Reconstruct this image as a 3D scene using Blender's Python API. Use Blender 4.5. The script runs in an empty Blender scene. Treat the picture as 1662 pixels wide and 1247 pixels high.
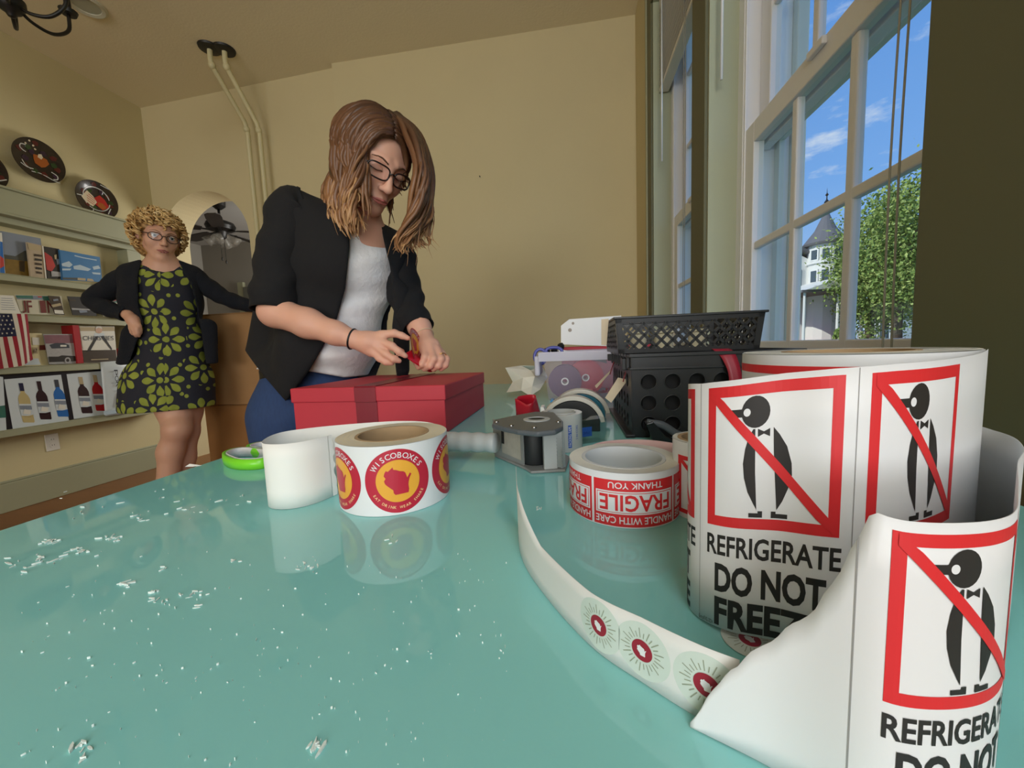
import bpy, bmesh, math, random
import numpy as np
from mathutils import Vector, Matrix
PI = math.pi
SC = bpy.context.scene
COL = SC.collection
rnd = random.Random(7)

# ---------------------------------------------------------------- camera
FPX, YAW, PITCH, ROLL, CAMZ = 628.0, .150, .096, -.0389, .93
def _axes():
    cp, sp = math.cos(PITCH), math.sin(PITCH)
    f = np.array([-math.sin(YAW)*cp, math.cos(YAW)*cp, -sp])
    u = np.array([-math.sin(YAW)*sp, math.cos(YAW)*sp, cp])
    r = np.array([math.cos(YAW), math.sin(YAW), 0])
    c, s = math.cos(ROLL), math.sin(ROLL)
    return c*r+s*u, -s*r+c*u, f
CR, CU, CF = _axes()
C0 = np.array([0, 0, CAMZ])
cam = bpy.data.cameras.new('camera'); cam_o = bpy.data.objects.new('camera', cam); COL.objects.link(cam_o)
cam.sensor_width = 36; cam.lens = FPX/1662*36; cam.clip_start = .01; cam.clip_end = 300
m = Matrix.Identity(4)
for i in range(3):
    m[i][0], m[i][1], m[i][2], m[i][3] = CR[i], CU[i], -CF[i], C0[i]
cam_o.matrix_world = m
SC.camera = cam_o
SC.view_settings.view_transform = 'Standard'; SC.view_settings.look = 'None'
SC.view_settings.exposure = 0.0; SC.view_settings.gamma = 1; SC.view_settings.use_curve_mapping = False

def srgb(r, g, b):
    f = lambda v: (v/12.92 if v <= .04045 else ((v+.055)/1.055)**2.4)
    return (f(r/255), f(g/255), f(b/255), 1)

# ---------------------------------------------------------------- sky
w = bpy.data.worlds.new('sky'); SC.world = w; w.use_nodes = True
N = w.node_tree.nodes; L = w.node_tree.links; N.clear()
out = N.new('ShaderNodeOutputWorld'); bg = N.new('ShaderNodeBackground'); tc = N.new('ShaderNodeTexCoord')
sep = N.new('ShaderNodeSeparateXYZ'); L.new(tc.outputs['Generated'], sep.inputs[0])
ramp = N.new('ShaderNodeValToRGB'); L.new(sep.outputs['Z'], ramp.inputs[0])
ramp.color_ramp.elements[0].position = 0; ramp.color_ramp.elements[0].color = srgb(176, 208, 248)
ramp.color_ramp.elements[1].position = .75; ramp.color_ramp.elements[1].color = srgb(72, 136, 222)
e = ramp.color_ramp.elements.new(.28); e.color = srgb(122, 174, 242)
mp = N.new('ShaderNodeMapping'); L.new(tc.outputs['Generated'], mp.inputs[0]); mp.inputs['Scale'].default_value = (2.2, 2.2, 6.5)
no = N.new('ShaderNodeTexNoise'); L.new(mp.outputs[0], no.inputs[0]); no.inputs['Scale'].default_value = 2.3; no.inputs['Detail'].default_value = 7; no.inputs['Roughness'].default_value = .62
r2 = N.new('ShaderNodeValToRGB'); L.new(no.outputs['Fac'], r2.inputs[0]); r2.color_ramp.elements[0].position = .58; r2.color_ramp.elements[1].position = .78
mx = N.new('ShaderNodeMix'); mx.data_type = 'RGBA'; L.new(r2.outputs[0], mx.inputs[0]); L.new(ramp.outputs[0], mx.inputs[6]); mx.inputs[7].default_value = srgb(243, 246, 250)
L.new(mx.outputs[2], bg.inputs[0]); bg.inputs[1].default_value = 1.0; L.new(bg.outputs[0], out.inputs[0])

# ---------------------------------------------------------------- lights: sun outside, an unseen area lamp for assumed daylight from behind the camera, two added fill lamps
def sun(dirv, strength, col, ang=.009):
    l = bpy.data.lights.new('sun', 'SUN'); l.energy = strength; l.color = col; l.angle = ang
    o = bpy.data.objects.new('sun', l); COL.objects.link(o); o.rotation_euler = Vector(dirv).to_track_quat('-Z', 'Y').to_euler()
def area(name, loc, tgt, sx, sy, power, col):
    l = bpy.data.lights.new(name, 'AREA'); l.shape = 'RECTANGLE'; l.size = sx; l.size_y = sy; l.energy = power; l.color = col
    o = bpy.data.objects.new(name, l); COL.objects.link(o); o.location = loc
    o.rotation_euler = (Vector(tgt)-Vector(loc)).to_track_quat('-Z', 'Y').to_euler()
sun((.75, .35, -.62), 3.2, (1, .95, .86))
area('assumed_rear_light', (-1.25, -6.35, 1.75), (-1.1, 3, 4.6), 3.2, 2.3, 205, (.95, .975, 1))  # unseen area lamp before the solid rear wall, stands in for assumed windows
area('side_fill_light', (.45, -.85, 1.6), (-1.3, .5, 1.05), 1.3, 1.8, 40, (.88, .95, 1))  # unseen fill lamp, added to brighten the table and right-hand faces
area('far_room_fill_light', (-1.9, 5.0, 1.7), (-4.5, 4.4, 1.6), 1.0, 1.4, 60, (1, .97, .92))  # unseen lamp, added to brighten the room beyond the arch

# ---------------------------------------------------------------- helpers: rays of the photograph met with real planes
def ray(px, py): return CF+(px-831)/FPX*CR-(py-623.5)/FPX*CU
def Wd(px, py, d): return C0+ray(px, py)*d
def pl(px, py, ax, v):
    r = ray(px, py); return C0+r*((v-C0[ax])/r[ax])
TZ = .76
def T(px, py, z=TZ): return pl(px, py, 2, z)
def V3(p): return np.array(p, float)
def nrm(v):
    v = np.asarray(v, float); return v/np.linalg.norm(v)
def catmull(pts, n=8, closed=False):
    P = [V3(p) for p in pts]; k = len(P); out = []
    for i in range(k if closed else k-1):
        p0 = P[(i-1) % k] if (closed or i > 0) else 2*P[0]-P[1]
        p1 = P[i]; p2 = P[(i+1) % k]
        p3 = P[(i+2) % k] if (closed or i < k-2) else 2*P[-1]-P[-2]
        for j in range(n):
            t = j/n
            out.append(.5*(2*p1+(p2-p0)*t+(2*p0-5*p1+4*p2-p3)*t*t+(3*p1-p0-3*p2+p3)*t**3))
    if not closed: out.append(P[-1])
    return out

# ---------------------------------------------------------------- materials
MATS = {}
def mat(name, col, rough=.6, metal=0, spec=.5, nscale=0, namt=.12, bump=0, bscale=60, trans=0, coat=0, col2=None, sheen=0, stretch=None, alpha=1, sss=0):
    if name in MATS: return MATS[name]
    M = bpy.data.materials.new(name); M.use_nodes = True; MATS[name] = M
    n = M.node_tree.nodes; l = M.node_tree.links; b = n['Principled BSDF']
    if len(col) == 3: col = srgb(*col)
    b.inputs['Base Color'].default_value = col; b.inputs['Roughness'].default_value = rough; b.inputs['Metallic'].default_value = metal
    b.inputs['Specular IOR Level'].default_value = spec; b.inputs['Transmission Weight'].default_value = trans; b.inputs['Coat Weight'].default_value = coat
    b.inputs['Coat Roughness'].default_value = .05; b.inputs['Alpha'].default_value = alpha
    if sheen: b.inputs['Sheen Weight'].default_value = sheen
    if sss:
        b.inputs['Subsurface Weight'].default_value = sss; b.inputs['Subsurface Radius'].default_value = (.012, .004, .002)
    t = n.new('ShaderNodeTexCoord'); src = t.outputs['Object']
    if stretch:
        mpp = n.new('ShaderNodeMapping'); mpp.inputs['Scale'].default_value = stretch; l.new(src, mpp.inputs[0]); src = mpp.outputs[0]
    if nscale:
        x = n.new('ShaderNodeTexNoise'); x.inputs['Scale'].default_value = nscale; x.inputs['Detail'].default_value = 5; l.new(src, x.inputs[0])
        mm = n.new('ShaderNodeMix'); mm.data_type = 'RGBA'; l.new(x.outputs['Fac'], mm.inputs[0])
        c2 = srgb(*col2) if col2 else tuple(min(1, c*(1+namt)) for c in col[:3])+(1,)
        c1 = col if col2 else tuple(c*(1-namt) for c in col[:3])+(1,)
        mm.inputs[6].default_value = c1; mm.inputs[7].default_value = c2; l.new(mm.outputs[2], b.inputs['Base Color'])
    if bump:
        y = n.new('ShaderNodeTexNoise'); y.inputs['Scale'].default_value = bscale; y.inputs['Detail'].default_value = 4; l.new(src, y.inputs[0])
        bb = n.new('ShaderNodeBump'); bb.inputs['Strength'].default_value = bump; bb.inputs['Distance'].default_value = .01; l.new(y.outputs['Fac'], bb.inputs['Height']); l.new(bb.outputs[0], b.inputs['Normal'])
    return M
def mat_attr(name, stops, rough=.5, sheen=0, nscale=0, stretch=None):
    """colour from the vertex attribute 't' (0 root, 1 tip) through a ramp"""
    if name in MATS: return MATS[name]
    M = bpy.data.materials.new(name); M.use_nodes = True; MATS[name] = M
    n = M.node_tree.nodes; l = M.node_tree.links; b = n['Principled BSDF']; b.inputs['Roughness'].default_value = rough
    a = n.new('ShaderNodeAttribute'); a.attribute_name = 't'; r = n.new('ShaderNodeValToRGB'); l.new(a.outputs['Fac'], r.inputs[0])
    for i, (p, c) in enumerate(stops):
        e = r.color_ramp.elements[i] if i < 2 else r.color_ramp.elements.new(p)
        e.position = p; e.color = srgb(*c)
    l.new(r.outputs[0], b.inputs['Base Color'])
    return M
def glass(name, tint, gl=.06, rough=.0, screen=0):
    if name in MATS: return MATS[name]
    M = bpy.data.materials.new(name); M.use_nodes = True; MATS[name] = M
    n = M.node_tree.nodes; l = M.node_tree.links; n.clear()
    o = n.new('ShaderNodeOutputMaterial'); t = n.new('ShaderNodeBsdfTransparent'); t.inputs[0].default_value = (*tint, 1)
    g = n.new('ShaderNodeBsdfGlossy'); g.inputs['Roughness'].default_value = rough; f0 = n.new('ShaderNodeLayerWeight'); f1 = n.new('ShaderNodeMath'); f1.operation = 'POWER'; l.new(f0.outputs['Facing'], f1.inputs[0]); f1.inputs[1].default_value = 4.5; f = n.new('ShaderNodeMath'); f.operation = 'MULTIPLY_ADD'; l.new(f1.outputs[0], f.inputs[0]); f.inputs[1].default_value = .55; f.inputs[2].default_value = gl*.6
    mi = n.new('ShaderNodeMixShader'); l.new(f.outputs[0], mi.inputs[0]); l.new(t.outputs[0], mi.inputs[1]); l.new(g.outputs[0], mi.inputs[2]); l.new(mi.outputs[0], o.inputs[0])
    return M

# ---------------------------------------------------------------- mesh building
class MB:
    def __init__(s): s.v = []; s.f = []; s.m = []; s.t = []
    def add(s, V, F, mi=0, t=0.0):
        o = len(s.v); s.v += [tuple(map(float, p)) for p in V]; s.f += [tuple(i+o for i in q) for q in F]; s.m += [mi]*len(F)
        s.t += list(t) if hasattr(t, '__len__') else [t]*len(V)
        return s
    def box(s, lo, hi, mi=0):
        x0, y0, z0 = lo; x1, y1, z1 = hi
        return s.add([(x0,y0,z0),(x1,y0,z0),(x1,y1,z0),(x0,y1,z0),(x0,y0,z1),(x1,y0,z1),(x1,y1,z1),(x0,y1,z1)],
              [(3,2,1,0),(4,5,6,7),(0,1,5,4),(1,2,6,5),(2,3,7,6),(3,0,4,7)], mi)
    def obox(s, c, ax, half, mi=0):
        """oriented box: ax three unit axes, half three half sizes"""
        c = V3(c); A = [V3(a)*h for a, h in zip(ax, half)]
        V = [c+i*A[0]+j*A[1]+k*A[2] for k in (-1, 1) for i, j in ((-1,-1),(1,-1),(1,1),(-1,1))]
        return s.add(V, [(3,2,1,0),(4,5,6,7),(0,1,5,4),(1,2,6,5),(2,3,7,6),(3,0,4,7)], mi)
    def tube(s, P, R, n=8, mi=0, caps=True, t=None, flat=None):
        P = [V3(p) for p in P]; k = len(P)
        if not hasattr(R, '__len__'): R = [R]*k
        up = None; V = []; tt = []
        for i in range(k):
            d = P[min(i+1, k-1)]-P[max(i-1, 0)]; d = d/(np.linalg.norm(d)+1e-12)
            if up is None:
                up = np.cross(d, [0.3, .2, 1]) if abs(d[2]) < .9 else np.cross(d, [1, .1, 0])
            up = up-d*(up@d); up = up/(np.linalg.norm(up)+1e-12); sd = np.cross(d, up)
            for j in range(n):
                a = 2*PI*j/n
                V.append(P[i]+R[i]*(math.cos(a)*up+math.sin(a)*sd*(flat or 1))); tt.append(t[i] if t is not None else 0)
        F = [(i*n+j, i*n+(j+1) % n, (i+1)*n+(j+1) % n, (i+1)*n+j) for i in range(k-1) for j in range(n)]
        if caps: F += [tuple(range(n-1, -1, -1)), tuple((k-1)*n+j for j in range(n))]
        return s.add(V, F, mi, tt)
    def ring(s, P, r, n=8, mi=0):
        """closed tube"""
        P = [V3(p) for p in P]; k = len(P); V = []; c = sum(P)/k
        for i in range(k):
            d = nrm(P[(i+1) % k]-P[i-1]); o = P[i]-c; o = nrm(o-d*(o@d)); u = np.cross(d, o)
            for j in range(n):
                a = 2*PI*j/n; V.append(P[i]+r*(math.cos(a)*o+math.sin(a)*u))
        return s.add(V, [(i*n+j, i*n+(j+1) % n, ((i+1) % k)*n+(j+1) % n, ((i+1) % k)*n+j) for i in range(k) for j in range(n)], mi)
    def lathe(s, prof, c, n=32, mi=0, ax=None, closed=False):
        """profile of (radius, height) about an axis through c (default z)"""
        z = nrm(ax) if ax is not None else V3((0, 0, 1)); x = nrm(np.cross(z, (0, 1, 0) if abs(z[1]) < .9 else (1, 0, 0))); y = np.cross(z, x); c = V3(c)
        k = len(prof); V = [c+h*z+r*(math.cos(2*PI*j/n)*x+math.sin(2*PI*j/n)*y) for r, h in prof for j in range(n)]
        F = [(i*n+j, i*n+(j+1) % n, ((i+1) % k)*n+(j+1) % n, ((i+1) % k)*n+j) for i in range(k if closed else k-1) for j in range(n)]
        if not closed:
            if prof[0][0] > 1e-6: F.append(tuple(range(n-1, -1, -1)))
            if prof[-1][0] > 1e-6: F.append(tuple((k-1)*n+j for j in range(n)))
        return s.add(V, F, mi)
    def prism(s, poly, fn, h0, h1, mi=0):
        """polygon (u,v) extruded between two heights; fn(u,v,h) -> point"""
        n = len(poly); V = [fn(u, v, h0) for u, v in poly]+[fn(u, v, h1) for u, v in poly]
        return s.add(V, [tuple(range(n-1, -1, -1)), tuple(range(n, 2*n))]+[(i, (i+1) % n, n+(i+1) % n, n+i) for i in range(n)], mi)
    def grid(s, G, mi=0, closed=False, t=None):
        a = len(G); b = len(G[0])
        return s.add([p for r in G for p in r], [(i*b+j, i*b+(j+1) % b, (i+1)*b+(j+1) % b, (i+1)*b+j) for i in range(a-1) for j in range(b if closed else b-1)], mi, 0.0 if t is None else t)
    def ell(s, c, R, ax=None, nu=16, nv=10, mi=0, t=0.0):
        ax = ax if ax is not None else np.eye(3); c = V3(c); V = []
        for i in range(nv+1):
            th = PI*i/nv
            for j in range(nu):
                ph = 2*PI*j/nu
                V.append(c+R[0]*math.sin(th)*math.cos(ph)*V3(ax[0])+R[1]*math.sin(th)*math.sin(ph)*V3(ax[1])+R[2]*math.cos(th)*V3(ax[2]))
        return s.add(V, [(i*nu+j, (i+1)*nu+j, (i+1)*nu+(j+1) % nu, i*nu+(j+1) % nu) for i in range(nv) for j in range(nu)], mi, t)
    def build(s, name, mats, parent=None, smooth=False, solid=0, bevel=0, sub=0, fix=True, attr=False, offset=-1):
        me = bpy.data.meshes.new(name)
        me.from_pydata(np.array(s.v, float).reshape(-1, 3), [], s.f)
        mats = mats if isinstance(mats, (list, tuple)) else [mats]
        for q in mats: me.materials.append(q)
        me.polygons.foreach_set('material_index', np.array(s.m, dtype=np.int32))
        if attr:
            at = me.attributes.new('t', 'FLOAT', 'POINT'); at.data.foreach_set('value', np.array(s.t, dtype=np.float32))
        return finish(name, me, parent, smooth, solid, bevel, sub, fix, offset)
def finish(name, me, parent=None, smooth=False, solid=0, bevel=0, sub=0, fix=True, offset=-1):
    if fix:
        bm = bmesh.new(); bm.from_mesh(me); bmesh.ops.recalc_face_normals(bm, faces=bm.faces); bm.to_mesh(me); bm.free()
    me.polygons.foreach_set('use_smooth', np.ones(len(me.polygons), dtype=bool) if smooth else np.zeros(len(me.polygons), dtype=bool))
    me.update()
    o = bpy.data.objects.new(name, me); COL.objects.link(o)
    if smooth == 'auto':
        md = o.modifiers.new('es', 'EDGE_SPLIT'); md.split_angle = math.radians(38)
    if solid:
        md = o.modifiers.new('s', 'SOLIDIFY'); md.thickness = solid; md.offset = offset
    if bevel:
        md = o.modifiers.new('b', 'BEVEL'); md.width = bevel; md.segments = 2; md.limit_method = 'ANGLE'
    if sub:
        md = o.modifiers.new('u', 'SUBSURF'); md.levels = sub; md.render_levels = sub
    if parent is not None: attach(o, parent)
    return o
def attach(o, parent):
    o.parent = parent
    if parent.type == 'EMPTY': o.matrix_parent_inverse = Matrix.Translation(parent.location).inverted()
def tag(o, label, cat, group=None, kind=None):
    o['label'] = label; o['category'] = cat
    if group: o['group'] = group
    if kind: o['kind'] = kind
    return o
def thing(name, loc, label, cat, group=None):
    o = bpy.data.objects.new(name, None); COL.objects.link(o); o.location = [float(x) for x in loc]; o.empty_display_size = .05
    return tag(o, label, cat, group)
def structure(o, label=None):
    o['kind'] = 'structure'
    if label: o['label'] = label
    return o
def hold(name, loc):
    o = bpy.data.objects.new(name, None); COL.objects.link(o); o.location = [float(x) for x in loc]; o['kind'] = 'structure'; return o

# ---------------------------------------------------------------- flat print: shapes and lettering laid out in (u,v), bent onto a surface
_tcache = {}
def text2d(txt, bold=0.0):
    key = (txt, bold)
    if key in _tcache: return _tcache[key]
    cu = bpy.data.curves.new('txt', 'FONT'); cu.body = txt; cu.size = 1; cu.offset = bold; cu.resolution_u = 3; cu.fill_mode = 'FRONT'
    o = bpy.data.objects.new('txt', cu); COL.objects.link(o)
    dg = bpy.context.evaluated_depsgraph_get(); me = bpy.data.meshes.new_from_object(o.evaluated_get(dg))
    V = np.zeros(len(me.vertices)*3); me.vertices.foreach_get('co', V); V = V.reshape(-1, 3)[:, :2]
    Fc = [tuple(p.vertices) for p in me.polygons]
    bpy.data.objects.remove(o); bpy.data.curves.remove(cu); bpy.data.meshes.remove(me)
    lo = V.min(0); V = (V-lo); hi = V.max(0)
    _tcache[key] = (V/hi, Fc, hi[0]/hi[1]); return _tcache[key]
class Print:
    def __init__(s): s.v = []; s.f = []; s.m = []; s.h = []
    def poly(s, pts, mi=0, h=0):
        o = len(s.v); s.v += [tuple(p) for p in pts]; s.f.append(tuple(range(o, o+len(pts)))); s.m.append(mi); s.h += [h]*len(pts); return s
    def rect(s, u0, v0, u1, v1, mi=0, h=0): return s.poly([(u0,v0),(u1,v0),(u1,v1),(u0,v1)], mi, h)
    def frame(s, u0, v0, u1, v1, t, mi=0, h=0):
        s.rect(u0,v0,u1,v0+t,mi,h); s.rect(u0,v1-t,u1,v1,mi,h); s.rect(u0,v0+t,u0+t,v1-t,mi,h); s.rect(u1-t,v0+t,u1,v1-t,mi,h); return s
    def disc(s, u, v, r, mi=0, h=0, n=40, ry=None): return s.poly([(u+r*math.cos(2*PI*i/n), v+(ry or r)*math.sin(2*PI*i/n)) for i in range(n)], mi, h)
    def line(s, pts, wd, mi=0, h=0):
        for a, b in zip(pts[:-1], pts[1:]):
            d = (b[0]-a[0], b[1]-a[1]); q = math.hypot(*d) or 1; nx, ny = -d[1]/q*wd/2, d[0]/q*wd/2
            s.poly([(a[0]+nx,a[1]+ny),(a[0]-nx,a[1]-ny),(b[0]-nx,b[1]-ny),(b[0]+nx,b[1]+ny)], mi, h)
        return s
    def text(s, txt, u0, v0, u1, v1, mi=0, h=0, bold=0.0, rot=0):
        """fit the lettering into the box (v up); rot=180 turns it upside down"""
        V, F, asp = text2d(txt, bold); o = len(s.v)
        for x, y in V:
            if rot == 180: x, y = 1-x, 1-y
            if rot == 90: x, y = 1-y, x
            if rot == -90: x, y = y, 1-x
            s.v.append((u0+x*(u1-u0), v0+y*(v1-v0)))
        s.f += [tuple(i+o for i in f) for f in F]; s.m += [mi]*len(F); s.h += [h]*len(V); return s
    def arc_text(s, txt, cu, cv, r, size, a_mid, span, mi=0, h=0, bold=0.0, under=False):
        n = len(txt)
        for i, ch in enumerate(txt):
            if ch == ' ': continue
            f = (i/(n-1)-.5)*span; a = a_mid-f if not under else a_mid+f
            V, F, asp = text2d(ch, bold); asp = min(asp, 1.15); o = len(s.v); up = a if not under else a+PI
            rr = r
            for x, y in V:
                lx = (x-.5)*size*asp; ly = (y-.5)*size
                ux, uy = math.cos(up), math.sin(up); tx, ty = uy, -ux
                s.v.append((cu+rr*math.cos(a)+lx*tx+ly*ux, cv+rr*math.sin(a)+lx*ty+ly*uy))
            s.f += [tuple(k+o for k in q) for q in F]; s.m += [mi]*len(F); s.h += [h]*len(V)
        return s
    def xf(s, fn): s.v = [fn(*p) for p in s.v]; return s
    def build(s, name, mats, parent, fn, step=0, eps=.0003):
        """fn(u, v, height) -> point; cut every step in u so that the print follows a curve"""
        bm = bmesh.new(); lay = bm.verts.layers.float.new('h')
        vs = []
        for p, hh in zip(s.v, s.h):
            q = bm.verts.new((p[0], p[1], 0)); q[lay] = hh; vs.append(q)
        for f, mi in zip(s.f, s.m):
            try:
                q = bm.faces.new([vs[i] for i in f]); q.material_index = mi
            except ValueError: pass
        if step:
            us = [p[0] for p in s.v]; k0, k1 = math.ceil(min(us)/step), math.floor(max(us)/step)
            for k in range(k0, k1+1):
                bmesh.ops.bisect_plane(bm, geom=bm.verts[:]+bm.edges[:]+bm.faces[:], plane_co=(k*step+1e-5, 0, 0), plane_no=(1, 0, 0), dist=1e-7)
        for q in bm.verts: q.co = Vector(fn(q.co.x, q.co.y, eps*(1+q[lay])))
        me = bpy.data.meshes.new(name); bm.to_mesh(me); bm.free()
        for q in mats: me.materials.append(q)
        return finish(name, me, parent, fix=False)

# ---------------------------------------------------------------- smooth solids: a signed distance grid turned into one continuous mesh
class SDF:
    def __init__(s, lo, hi, h):
        s.h = h; s.lo = V3(lo); n = np.ceil((V3(hi)-s.lo)/h).astype(int)+1
        s.ax = [(s.lo[i]+h*np.arange(n[i])).astype(np.float32) for i in range(3)]; s.f = np.full(n, .2, np.float32)
    def _win(s, lo, hi):
        sl = []
        for i in range(3):
            a = max(0, int((lo[i]-s.lo[i])/s.h)); b = min(len(s.ax[i]), int((hi[i]-s.lo[i])/s.h)+2)
            if b <= a: return None
            sl.append(slice(a, b))
        return tuple(sl), s.ax[0][sl[0]][:, None, None], s.ax[1][sl[1]][None, :, None], s.ax[2][sl[2]][None, None, :]
    def _put(s, sl, d, k, op):
        a = s.f[sl]
        if op == 'u':
            h = np.maximum(k-np.abs(a-d), 0); s.f[sl] = np.minimum(a, d)-h*h/(4*k)
        else:
            d = -d; h = np.maximum(k-np.abs(a-d), 0); s.f[sl] = np.maximum(a, d)+h*h/(4*k)
    def cone(s, a, b, ra, rb=None, k=.012, op='u'):
        rb = ra if rb is None else rb; a = V3(a); b = V3(b); m = k+3*s.h; R = max(ra, rb)+m
        wn = s._win(np.minimum(a, b)-R, np.maximum(a, b)+R)
        if wn is None: return s
        sl, X, Y, Z = wn; d = b-a; L2 = max(d@d, 1e-9)
        t = np.clip(((X-a[0])*d[0]+(Y-a[1])*d[1]+(Z-a[2])*d[2])/L2, 0, 1)
        q = np.sqrt((X-a[0]-t*d[0])**2+(Y-a[1]-t*d[1])**2+(Z-a[2]-t*d[2])**2)-(ra+(rb-ra)*t)
        s._put(sl, q.astype(np.float32), k, op); return s
    def ball(s, c, r, k=.012, op='u'): return s.cone(c, V3(c)+1e-5, r, r, k, op)
    def limb(s, pts, k=.012):
        for (a, ra), (b, rb) in zip(pts[:-1], pts[1:]): s.cone(a, b, ra, rb, k)
        return s
    def ell(s, c, R, ax=None, k=.02, op='u'):
        ax = np.eye(3) if ax is None else np.array(ax, float); c = V3(c); m = max(R)+k+3*s.h
        wn = s._win(c-m, c+m)
        if wn is None: return s
        sl, X, Y, Z = wn; X = X-c[0]; Y = Y-c[1]; Z = Z-c[2]
        q = [(X*a[0]+Y*a[1]+Z*a[2])/r for a, r in zip(ax, R)]; p = [u/r for u, r in zip(q, R)]
        k0 = np.sqrt(q[0]**2+q[1]**2+q[2]**2); k1 = np.sqrt(p[0]**2+p[1]**2+p[2]**2)+1e-9
        s._put(sl, (k0*(k0-1)/k1).astype(np.float32), k, op); return s
    def clip(s, fn):
        """keep where fn(X,Y,Z) < 0"""
        s.f = np.maximum(s.f, fn(s.ax[0][:, None, None], s.ax[1][None, :, None], s.ax[2][None, None, :]).astype(np.float32)); return s
    def mesh(s, smooth=2):
        f = s.f; f[0] = f[-1] = .1; f[:, 0] = f[:, -1] = .1; f[:, :, 0] = f[:, :, -1] = .1
        ins = f < 0; c = ins.astype(np.int8)
        cnt = sum(c[i:c.shape[0]-1+i, j:c.shape[1]-1+j, k:c.shape[2]-1+k] for i in (0, 1) for j in (0, 1) for k in (0, 1))
        I, J, K = np.nonzero((cnt > 0) & (cnt < 8)); n = len(I); ids = np.full(cnt.shape, -1, np.int32); ids[I, J, K] = np.arange(n)
        acc = np.zeros((n, 3)); num = np.zeros(n)
        cs = [(i, j, k) for i in (0, 1) for j in (0, 1) for k in (0, 1)]
        for p in cs:
            for q in cs:
                if sum(q)-sum(p) == 1 and all(y >= x for x, y in zip(p, q)):
                    a = f[I+p[0], J+p[1], K+p[2]]; b = f[I+q[0], J+q[1], K+q[2]]; mk = (a < 0) != (b < 0)
                    t = np.where(mk, a/np.where(mk, a-b, 1), 0)
                    for ax in range(3): acc[:, ax] += np.where(mk, p[ax]+t*(q[ax]-p[ax]), 0)
                    num += mk
        V = s.lo+s.h*(np.stack([I, J, K], 1)+acc/num[:, None])
        Fs = []
        def em(mk, quad, first):
            i, j, k = np.nonzero(mk); q = np.stack([ids[i+a, j+b, k+c_] for a, b, c_ in quad], 1); fl = first[i, j, k]
            q[~fl] = q[~fl][:, ::-1]; Fs.append(q)
        A = ins[:-1, 1:-1, 1:-1]; em(A != ins[1:, 1:-1, 1:-1], [(0,0,0),(0,1,0),(0,1,1),(0,0,1)], A)
        A = ins[1:-1, :-1, 1:-1]; em(A != ins[1:-1, 1:, 1:-1], [(0,0,0),(0,0,1),(1,0,1),(1,0,0)], A)
        A = ins[1:-1, 1:-1, :-1]; em(A != ins[1:-1, 1:-1, 1:], [(0,0,0),(1,0,0),(1,1,0),(0,1,0)], A)
        F = np.concatenate(Fs)
        for it in range(smooth):
            S = np.zeros_like(V); D = np.zeros(n)
            for a, b in ((0,1),(1,2),(2,3),(3,0)):
                for u, v in ((a, b), (b, a)):
                    D += np.bincount(F[:, u], minlength=n)
                    for ax in range(3): S[:, ax] += np.bincount(F[:, u], V[F[:, v], ax], minlength=n)
            V = .5*V+.5*S/np.maximum(D, 1)[:, None]
        return V, F
    def build(s, name, mats, parent=None, smooth=2, warp=None, attr=None, uv=None):
        V, F = s.mesh(smooth)
        if warp is not None: V = warp(V)
        me = bpy.data.meshes.new(name); me.from_pydata(V, [], F)
        for q in (mats if isinstance(mats, (list, tuple)) else [mats]): me.materials.append(q)
        if attr is not None:
            at = me.attributes.new('t', 'FLOAT', 'POINT'); at.data.foreach_set('value', attr(V).astype(np.float32))
        if uv is not None:
            ul = me.uv_layers.new(name='UVMap'); li = np.zeros(len(me.loops), dtype=np.int32); me.loops.foreach_get('vertex_index', li); ul.data.foreach_set('uv', uv(V)[li].astype(np.float32).ravel())
        return finish(name, me, parent, True, fix=False)
def wav(V, seed, freq, amp):
    """soft cloth waves: sum of sines, displaces along a fixed field"""
    r = np.random.RandomState(seed); D = np.zeros(len(V))
    for i in range(6):
        k = r.normal(size=3); k /= np.linalg.norm(k); D += np.sin(V@(k*freq*(1+.5*i))+r.uniform(0, 6))/(1+.5*i)
    return D*amp

# ================================================================ THE ROOM
XR, XL, YB, ZC = .487, -3.60, 2.905, 3.10
m_wall = mat('wall_paint', (211, 197, 156), .85, nscale=3, namt=.03, bump=.06, bscale=90, spec=.2)
m_wall_l = mat('wall_paint_left', (206, 193, 150), .85, nscale=3, namt=.03, bump=.06, bscale=90, spec=.2)
m_ceil = mat('ceiling_paint', (236, 224, 192), .9, nscale=2, namt=.03, bump=.12, bscale=70, spec=.2)
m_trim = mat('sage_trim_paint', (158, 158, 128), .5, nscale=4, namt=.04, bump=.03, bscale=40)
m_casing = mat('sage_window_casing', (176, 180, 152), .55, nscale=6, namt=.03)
m_vinyl = mat('white_vinyl', (244, 244, 246), .35)
m_floor = mat('oak_floor', (120, 74, 34), .35, nscale=3, col2=(146, 92, 44), stretch=(1, 14, 1))
m_black = mat('black_iron', (22, 20, 18), .45)
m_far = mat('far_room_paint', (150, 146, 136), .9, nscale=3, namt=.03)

b = MB().box((-6.2, -6.5, -.06), (XR+.25, 5.7, 0)); structure(b.build('floor', m_floor), 'brown wooden floor')
b = MB().box((XL-.2, -6.5, ZC), (XR+.25, YB+.3, ZC+.1)); structure(b.build('ceiling', m_ceil))
b = MB().box((XL-.15, -6.5, 0), (XL, 3.1, ZC)); wl = structure(b.build('wall_left', m_wall_l))
b = MB().box((XL-.15, -6.62, 0), (XR+.25, -6.5, ZC)); structure(b.build('wall_front', m_wall))
b = MB().box((-1.715, YB, 0), (XR+.25, YB+.3, ZC)); structure(b.build('wall_back', m_wall))
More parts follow.
